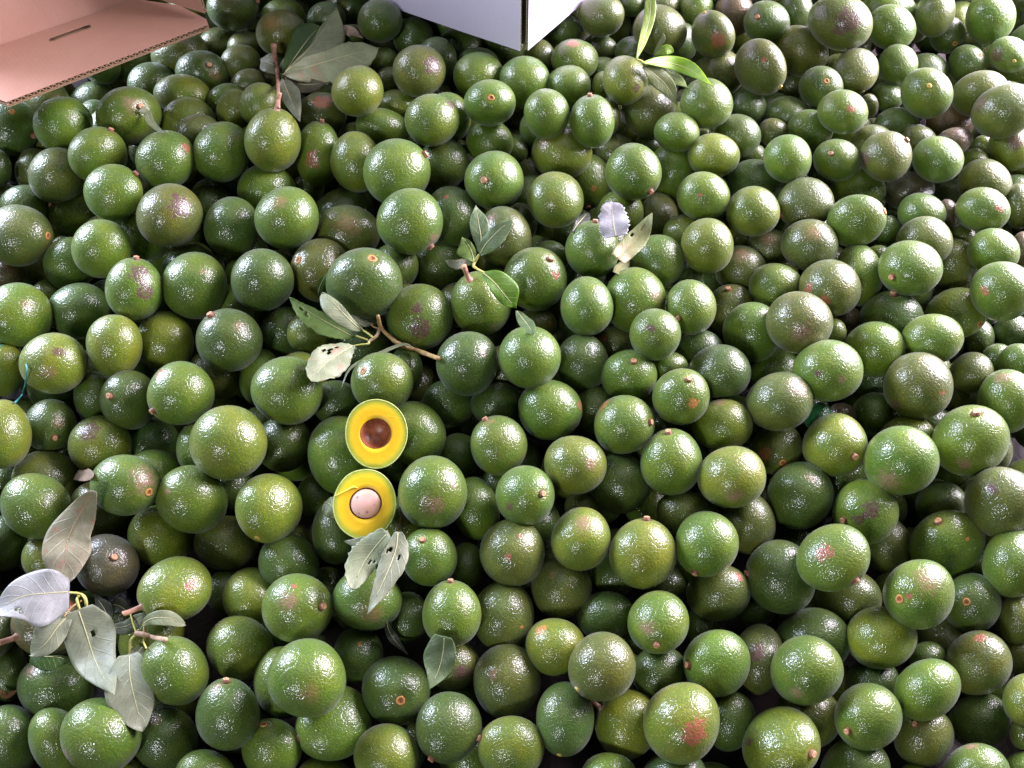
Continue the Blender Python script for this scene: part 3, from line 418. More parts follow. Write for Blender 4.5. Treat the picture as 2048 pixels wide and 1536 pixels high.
[[-0.6045,0.5418,0.1251],[-0.7809,0.2216,0.4948,0.3103],[0.04,0.0386,0.0417],"o",0,[],"olive avocado, partly covered, one above and one right of whitish leaf"],
[[0.4999,0.5208,0.1585],[0.7133,0.0121,-0.5967,0.3676],[0.0455,0.0415,0.0456],"g",1,[["p",0.525,-0.578,0.625,0.314],["p",0.218,-0.413,0.884,0.183]],"green avocado, purple scar in its middle, four above and two left of bottom right corner"],
[[0.2481,0.5315,0.1333],[0.6482,-0.3726,0.5462,-0.3778],[0.0322,0.0342,0.0364],"o",0,[],"small olive avocado, partly covered, three above the big red scarred avocado"],
[[0.3428,0.5168,0.1258],[0.2568,0.771,0.5464,-0.2026],[0.0402,0.0365,0.044],"o",0,[],"olive avocado, partly covered, three above and one right of big red scarred avocado"],
[[-0.2518,0.5038,0.1289],[-0.6314,0.4412,0.431,0.47],[0.0392,0.0336,0.0454],"d",0,[],"dark green avocado, partly covered, right by the lower avocado half"],
[[-0.5147,0.5093,0.1002],[0.3681,0.2837,0.8846,-0.0381],[0.0442,0.0426,0.0461],"y",0,[],"lime yellow avocado, partly covered, one right of the hanging tan leaf"],
[[0.0956,0.4739,0.1675],[-0.4383,0.5738,0.3821,0.5767],[0.0407,0.0393,0.0426],"y",0,[["k",0.983,-0.103,0.151,0.353]],"lime yellow avocado, pink blush at top, two above and two right of single glossy leaf"],
[[-0.4206,0.502,0.0936],[-0.4063,-0.4464,0.3817,0.6999],[0.0397,0.0419,0.0443],"o",0,[],"olive avocado, fully visible, one above and one right of pink twig end"],
[[-0.7317,0.4925,0.1139],[0.1099,0.4555,0.8384,-0.2786],[0.0349,0.029,0.0398],"d",0,[],"small dark green avocado, cut by the frame, one above the whitish leaf"],
[[0.6147,0.4821,0.134],[0.9403,-0.1829,-0.2392,0.1586],[0.0502,0.0412,0.0496],"g",1,[["o",0.292,-0.745,0.6,0.071]],"green avocado, orange spot at right, three above and one left of bottom right corner"],
[[0.265,0.4623,0.1749],[0.6255,0.448,-0.5746,0.2792],[0.043,0.0413,0.0438],"g",1,[],"green avocado, stem peg at lower left, three above the big red scarred avocado"],
[[0.55,0.4962,0.0958],[0.2858,0.8037,0.4932,-0.1708],[0.036,0.0306,0.0412],"o",0,[],"small olive avocado, partly covered, three above and two left of bottom right corner"],
[[0.0013,0.4617,0.1485],[0.1916,0.769,0.6097,0.0154],[0.0441,0.0442,0.0447],"o",0,[["r",-0.684,0.237,-0.69,0.117],["r",-0.057,0.496,-0.866,0.084]],"olive avocado, red scar in its middle, two above and one right of single glossy leaf"],
[[0.1784,0.4523,0.1687],[0.8758,-0.4049,0.1469,0.2179],[0.0454,0.0422,0.046],"y",1,[],"lime yellow avocado, stem peg at top, two above and three right of single glossy leaf"],
[[-0.1147,0.4559,0.1509],[0.6069,-0.0976,0.0103,0.7887],[0.038,0.037,0.0398],"g",1,[],"green avocado, stem peg at top, one right of the holed leaves"],
[[-0.664,0.4664,0.1218],[0.7288,-0.3737,-0.4937,-0.2923],[0.0282,0.0259,0.0308],"y",0,[],"small lime yellow avocado, fully visible, touching the hanging tan leaf"],
[[0.4232,0.4349,0.1935],[-0.3422,-0.0137,-0.5989,0.7239],[0.0477,0.0336,0.0413],"g",1,[["r",0.113,-0.99,0.085,0.294]],"green avocado, red scar in its middle, three above and three left of bottom right corner"],
[[-0.3171,0.4646,0.1135],[0.4378,0.2095,0.8717,0.0679],[0.0401,0.0384,0.0422],"d",0,[],"dark green avocado, fully visible, one left of the holed leaves"],
[[0.6725,0.4398,0.1682],[0.2684,-0.5041,-0.4439,-0.6905],[0.0399,0.0341,0.0451],"g",0,[],"green avocado, cut by the frame, three above the bottom right corner"],
[[-0.5645,0.4515,0.131],[-0.334,-0.3021,-0.0605,-0.8908],[0.0428,0.0382,0.0428],"p",1,[],"purplish avocado, stem peg in its middle, one right of the hanging tan leaf"],
[[-0.0644,0.4613,0.1083],[-0.5333,0.4849,0.4926,0.4877],[0.0282,0.025,0.0314],"d",0,[],"small dark green avocado, fully visible, one right of the holed leaves"],
[[0.144,0.4507,0.096],[-0.4892,-0.1312,0.8502,0.1436],[0.0317,0.0293,0.0344],"d",0,[],"small dark green avocado, partly covered, two above and one left of big red scarred avocado"],
[[0.3723,0.4373,0.127],[-0.6407,0.3486,0.5923,-0.3423],[0.0489,0.0418,0.0457],"d",1,[],"dark green avocado, stem peg at left, three above and four left of bottom right corner"],
[[0.0671,0.428,0.1104],[-0.3076,0.7977,0.5152,-0.0604],[0.0417,0.0405,0.0429],"o",0,[["b",0.103,-0.796,-0.596,0.179]],"olive avocado, tan patch at upper left, one above and two right of single glossy leaf"],
[[-0.4551,0.4115,0.144],[0.3843,-0.1839,-0.5505,0.718],[0.0435,0.0332,0.0461],"y",4,[["r",-0.379,-0.897,-0.227,0.18]],"lime yellow avocado, red scar at right, one above the pink twig end"],
[[0.2871,0.4207,0.1103],[0.4263,0.1567,-0.885,-0.102],[0.0402,0.0373,0.0434],"o",0,[["r",0.252,0.375,-0.892,0.217]],"olive avocado, red scar at upper right, one above and four right of single glossy leaf"],
[[-0.4129,0.4391,0.06],[0.3824,0.2539,0.8883,-0.013],[0.0322,0.0308,0.034],"d",0,[],"small dark green avocado, fully visible, one above and one right of pink twig end"],
[[0.5256,0.3881,0.1845],[0.7836,-0.0238,-0.5129,0.3497],[0.0449,0.0381,0.0446],"g",2,[["b",0.766,-0.334,0.549,0.471],["r",0.226,-0.227,0.947,0.105]],"green avocado, tan patch at upper right, three above and two left of bottom right corner"],
[[0.4707,0.4157,0.0967],[0.3795,0.2069,-0.9015,-0.0211],[0.0408,0.0382,0.0437],"o",0,[],"olive avocado, partly covered, two above and two right of big red scarred avocado"],
[[-0.1936,0.3973,0.141],[-0.4892,-0.1483,-0.8527,-0.1076],[0.0423,0.0395,0.0455],"g",0,[["b",-0.891,-0.443,-0.096,0.417]],"green avocado, tan patch at bottom, touching the holed leaves"],
[[0.6245,0.3993,0.1276],[-0.8344,0.0173,0.3547,-0.4215],[0.0394,0.0333,0.0384],"d",2,[],"dark green avocado, orange stem scar in its middle, seven below the dark ridged avocado"],
[[-0.2815,0.3823,0.1541],[-0.2657,-0.4655,-0.0406,-0.8433],[0.0456,0.0417,0.0457],"g",1,[["k",0.662,0.538,0.521,0.329],["r",0.846,0.086,0.525,0.103]],"green avocado, pink blush at upper left, one left of the holed leaves"],
[[-0.0795,0.3745,0.1527],[0.4773,-0.2498,0.3667,0.7584],[0.0403,0.0382,0.0413],"g",1,[],"green avocado, stem peg at top, one above the single glossy leaf"],
[[-0.0108,0.3895,0.1044],[0.0137,0.6684,0.6526,0.3567],[0.0449,0.0419,0.0455],"o",0,[["o",-0.301,0.878,-0.373,0.077]],"olive avocado, orange spot at lower right, one above and one right of single glossy leaf"],
[[0.1284,0.3882,0.1046],[-0.3497,-0.6489,0.4558,0.4988],[0.0327,0.0353,0.0383],"d",0,[],"small dark green avocado, fully visible, two above and one left of big red scarred avocado"],
[[-0.1445,0.3916,0.0894],[0.5849,-0.4517,-0.485,-0.4676],[0.0314,0.0287,0.0344],"d",0,[],"small dark green avocado, partly covered, one below and one right of holed leaves"],
[[0.6837,0.3782,0.1212],[0.2914,0.8433,0.4167,-0.1742],[0.0301,0.0252,0.0347],"o",0,[],"small olive avocado, cut by the frame, two above the bottom right corner"],
[[-0.6256,0.375,0.1191],[0.4818,-0.0089,-0.4442,0.7553],[0.0471,0.0356,0.044],"k",4,[["r",0.12,-0.945,-0.304,0.213]],"pink flushed avocado, red scar at upper right, touching the whitish leaf"],
[[0.1906,0.362,0.1526],[-0.1941,-0.2246,-0.458,0.8379],[0.0396,0.0366,0.0397],"g",1,[["k",0.027,-0.583,0.812,0.289]],"green avocado, pink blush at lower left, one above the big red scarred avocado"],
[[0.4893,0.3507,0.1289],[-0.7357,0.0868,-0.6436,-0.1924],[0.0409,0.0378,0.0442],"y",0,[],"lime yellow avocado, fully visible, two above and two left of bottom right corner"],
[[0.4103,0.3586,0.0881],[-0.3729,-0.1813,0.9095,0.0303],[0.0465,0.0428,0.0505],"d",0,[],"dark green avocado, partly covered, one above and two right of big red scarred avocado"],
[[0.0568,0.3423,0.1214],[-0.6201,-0.0489,-0.7674,-0.1555],[0.0374,0.0363,0.0389],"y",0,[["o",-0.578,0.582,-0.571,0.218]],"lime yellow avocado, orange spot at upper left, two right of the single glossy leaf"],
[[-0.3659,0.3437,0.1062],[0.6871,-0.1769,-0.6634,-0.2378],[0.0412,0.0391,0.0437],"y",0,[],"lime yellow avocado, fully visible, one right of the pink twig end"],
[[-0.208,0.3401,0.0895],[0.5557,-0.4404,-0.6127,-0.349],[0.0345,0.0327,0.0367],"d",0,[["o",0.979,0.179,-0.103,0.087]],"small dark green avocado, orange spot at top, one below the holed leaves"],
[[0.3323,0.3336,0.095],[-0.3358,0.5537,0.5003,0.5748],[0.04,0.0327,0.0462],"o",0,[["p",0.966,-0.077,-0.245,0.339]],"olive avocado, purple scar in its middle, two above and four left of bottom right corner"],
[[0.2633,0.3151,0.1368],[0.767,-0.1108,-0.5499,0.3116],[0.0432,0.0362,0.0433],"g",1,[],"green avocado, stem peg at left, one above the big red scarred avocado"],
[[0.6103,0.3197,0.1212],[0.1433,0.9109,0.2943,-0.2513],[0.0394,0.0351,0.0436],"o",0,[["r",-0.392,-0.465,-0.794,0.209]],"olive avocado, red scar at top, one above and one left of bottom right corner"],
[[-0.0795,0.3275,0.0888],[0.4929,-0.4596,0.6353,-0.377],[0.0324,0.0344,0.0365],"o",0,[["p",0.272,-0.923,0.273,0.396]],"small olive avocado, purple scar at lower right, touching the single glossy leaf"],
[[0.1127,0.3049,0.157],[0.1027,0.6022,0.386,-0.6912],[0.0413,0.0403,0.042],"o",3,[],"olive avocado, yellow stem tip at lower left, two right of the single glossy leaf"],
[[0.3725,0.3007,0.1527],[0.1293,0.8609,0.2958,-0.3934],[0.0418,0.0398,0.0442],"g",0,[["k",-0.883,0.244,0.4,0.199]],"green avocado, pink blush at lower left, one above and three left of bottom right corner"],
[[-0.4316,0.3034,0.1402],[0.3568,0.3088,0.8683,-0.1531],[0.041,0.0383,0.044],"g",0,[],"green avocado, fully visible, one below the pink twig end"],
[[-0.6776,0.3188,0.0856],[-0.6737,0.4749,0.5072,0.2517],[0.0312,0.0234,0.0383],"d",0,[],"small dark green avocado, cut by the frame, one below the whitish leaf"],
[[0.1955,0.3145,0.1004],[-0.6454,0.046,-0.7397,-0.185],[0.0341,0.0325,0.036],"d",0,[],"small dark green avocado, fully visible, one above the big red scarred avocado"],
[[-0.2521,0.2863,0.169],[0.2886,-0.3818,0.759,-0.4415],[0.0442,0.0458,0.0474],"g",0,[["b",0.265,-0.95,0.165,0.303]],"green avocado, tan patch at bottom, one below and one left of holed leaves"],
[[0.4835,0.3086,0.0772],[0.7559,-0.0813,0.6253,0.1761],[0.031,0.0283,0.0339],"d",0,[],"small dark green avocado, partly covered, one above and two left of bottom right corner"],
[[-0.0075,0.3029,0.0967],[0.326,0.6222,0.6361,-0.3195],[0.0445,0.0432,0.0462],"o",0,[["k",-0.792,-0.386,-0.472,0.185]],"olive avocado, pink blush at upper left, one right of the single glossy leaf"],
[[-0.2998,0.3012,0.1014],[-0.6023,0.4263,0.5919,0.3243],[0.0411,0.0378,0.0446],"g",0,[],"green avocado, mostly hidden, two below and one left of holed leaves"],
[[-0.6009,0.2975,0.0927],[-0.736,0.1594,0.6341,0.1757],[0.0427,0.0386,0.0469],"d",0,[["k",0.852,0.008,0.523,0.277]],"dark green avocado, pink blush at upper left, one below the whitish leaf"],
[[0.5224,0.2824,0.1412],[-0.2034,0.6153,0.205,0.7335],[0.0369,0.0322,0.0418],"g",0,[],"green avocado, fully visible, one above and one left of bottom right corner"],
[[-0.1514,0.2913,0.0964],[-0.2018,-0.1807,0.2232,-0.9364],[0.0441,0.0414,0.0451],"d",2,[],"dark green avocado, orange stem scar in its middle, one left of the single glossy leaf"],
[[0.6402,0.2686,0.1444],[-0.2322,0.5342,0.4105,0.7016],[0.0275,0.0232,0.0318],"y",0,[],"small lime yellow avocado, cut by the frame, one above the bottom right corner"],
[[-0.3533,0.253,0.1375],[-0.2244,0.0923,-0.3838,-0.891],[0.0415,0.0332,0.042],"d",1,[["k",0.104,0.329,0.939,0.186]],"dark green avocado, pink blush at top, one below and one right of pink twig end"],
[[0.3833,0.2619,0.0821],[-0.3727,-0.2234,0.8986,-0.0611],[0.0401,0.0371,0.0434],"o",0,[],"olive avocado, mostly hidden, two right of the big red scarred avocado"],
[[0.439,0.2475,0.1409],[0.7769,0.0929,-0.5571,0.2783],[0.041,0.0349,0.0417],"g",1,[],"green avocado, stem peg at lower left, one above and two left of bottom right corner"],
[[0.0669,0.2525,0.1145],[0.4513,0.3341,-0.6207,0.5471],[0.0406,0.0358,0.0429],"b",3,[],"bluish green avocado, yellow stem tip at bottom, two left of the big red scarred avocado"],
[[0.2836,0.2581,0.0826],[-0.2878,-0.7704,-0.453,0.3442],[0.0344,0.0316,0.0375],"d",0,[],"small dark green avocado, partly covered, one right of the big red scarred avocado"],
[[0.609,0.2569,0.0801],[0.3626,0.2063,-0.9027,0.1049],[0.0344,0.031,0.0382],"d",0,[],"dark green avocado, fully visible, one above and one left of bottom right corner"],
[[0.2084,0.2407,0.1461],[0.3025,0.2812,0.5819,0.7006],[0.0424,0.0452,0.0482],"y",0,[["r",-0.398,0.916,-0.048,0.374]],"lime yellow avocado, red scar at lower right, touching the big red scarred avocado"],
[[-0.2293,0.2521,0.0933],[-0.3828,0.3116,0.4828,-0.7233],[0.0454,0.0346,0.0476],"g",1,[],"green avocado, stem peg at lower left, one below and one left of single glossy leaf"],
[[0.1467,0.2525,0.0918],[0.7436,-0.4387,-0.3646,0.3488],[0.0422,0.0399,0.0392],"y",4,[],"lime yellow avocado, long stalk at upper left, one left of the big red scarred avocado"],
[[-0.0805,0.2434,0.1129],[-0.3159,0.0035,0.6789,-0.6628],[0.0406,0.0318,0.0414],"d",1,[],"dark green avocado, stem peg at lower left, one below the single glossy leaf"],
[[-0.5041,0.2287,0.136],[-0.4104,-0.2575,0.5254,0.6994],[0.0405,0.0436,0.0469],"g",0,[["k",0.916,0.275,0.292,0.299]],"green avocado, pink blush at lower left, one right of the bottom left corner"],
[[0.5268,0.2371,0.0889],[0.9063,-0.1891,-0.2522,0.2814],[0.0383,0.0308,0.0368],"o",1,[],"olive avocado, stem peg at upper left, one left of the bottom right corner"],
[[-0.4452,0.2368,0.0825],[0.6788,-0.2449,-0.6631,-0.1991],[0.0391,0.0359,0.0426],"d",0,[["b",0.943,0.183,0.279,0.257]],"dark green avocado, tan patch at upper left, one below the pink twig end"],
[[-0.6427,0.2323,0.0871],[0.241,0.3554,0.8578,-0.2824],[0.0385,0.0325,0.0444],"d",0,[],"dark green avocado, cut by the frame, touching the bottom left corner"],
[[-0.5722,0.228,0.099],[0.2393,0.3406,0.8809,-0.2252],[0.0385,0.029,0.0464],"g",0,[],"green avocado, cut by the frame, one right of the bottom left corner"],
[[0.3309,0.2197,0.1268],[0.3761,-0.1447,0.284,-0.87],[0.0469,0.0342,0.0467],"y",1,[["p",0.556,-0.776,-0.3,0.154]],"lime yellow avocado, purple scar at left, one right of the big red scarred avocado"],
[[-0.3028,0.2211,0.0992],[0.0512,-0.0934,0.2943,0.9498],[0.0374,0.0293,0.0372],"g",2,[],"green avocado, orange stem scar at top, two below and two right of pink twig end"],
[[-0.0012,0.2165,0.1137],[0.1833,0.5258,-0.2738,-0.7842],[0.0391,0.0322,0.0404],"y",1,[],"lime yellow avocado, stem peg at left, one below and one right of single glossy leaf"],
[[-0.1569,0.2094,0.107],[-0.6777,0.074,0.7129,0.1645],[0.0376,0.0359,0.0396],"y",0,[],"lime yellow avocado, cut by the frame, one below and one left of single glossy leaf"],
[[0.4301,0.1998,0.0866],[-0.4417,-0.1724,0.8775,-0.072],[0.0377,0.034,0.0419],"d",0,[],"dark green avocado, cut by the frame, two left of the bottom right corner"],
[[0.5602,0.187,0.121],[0.2936,0.218,-0.9228,0.1212],[0.0362,0.0318,0.0405],"g",0,[["k",0.264,0.743,-0.614,0.25]],"green avocado, pink blush at top, one left of the bottom right corner"],
[[-0.3767,0.1874,0.1039],[-0.4509,-0.1431,-0.8803,0.0351],[0.0321,0.0285,0.036],"g",0,[],"small green avocado, cut by the frame, two below and one right of pink twig end"]]
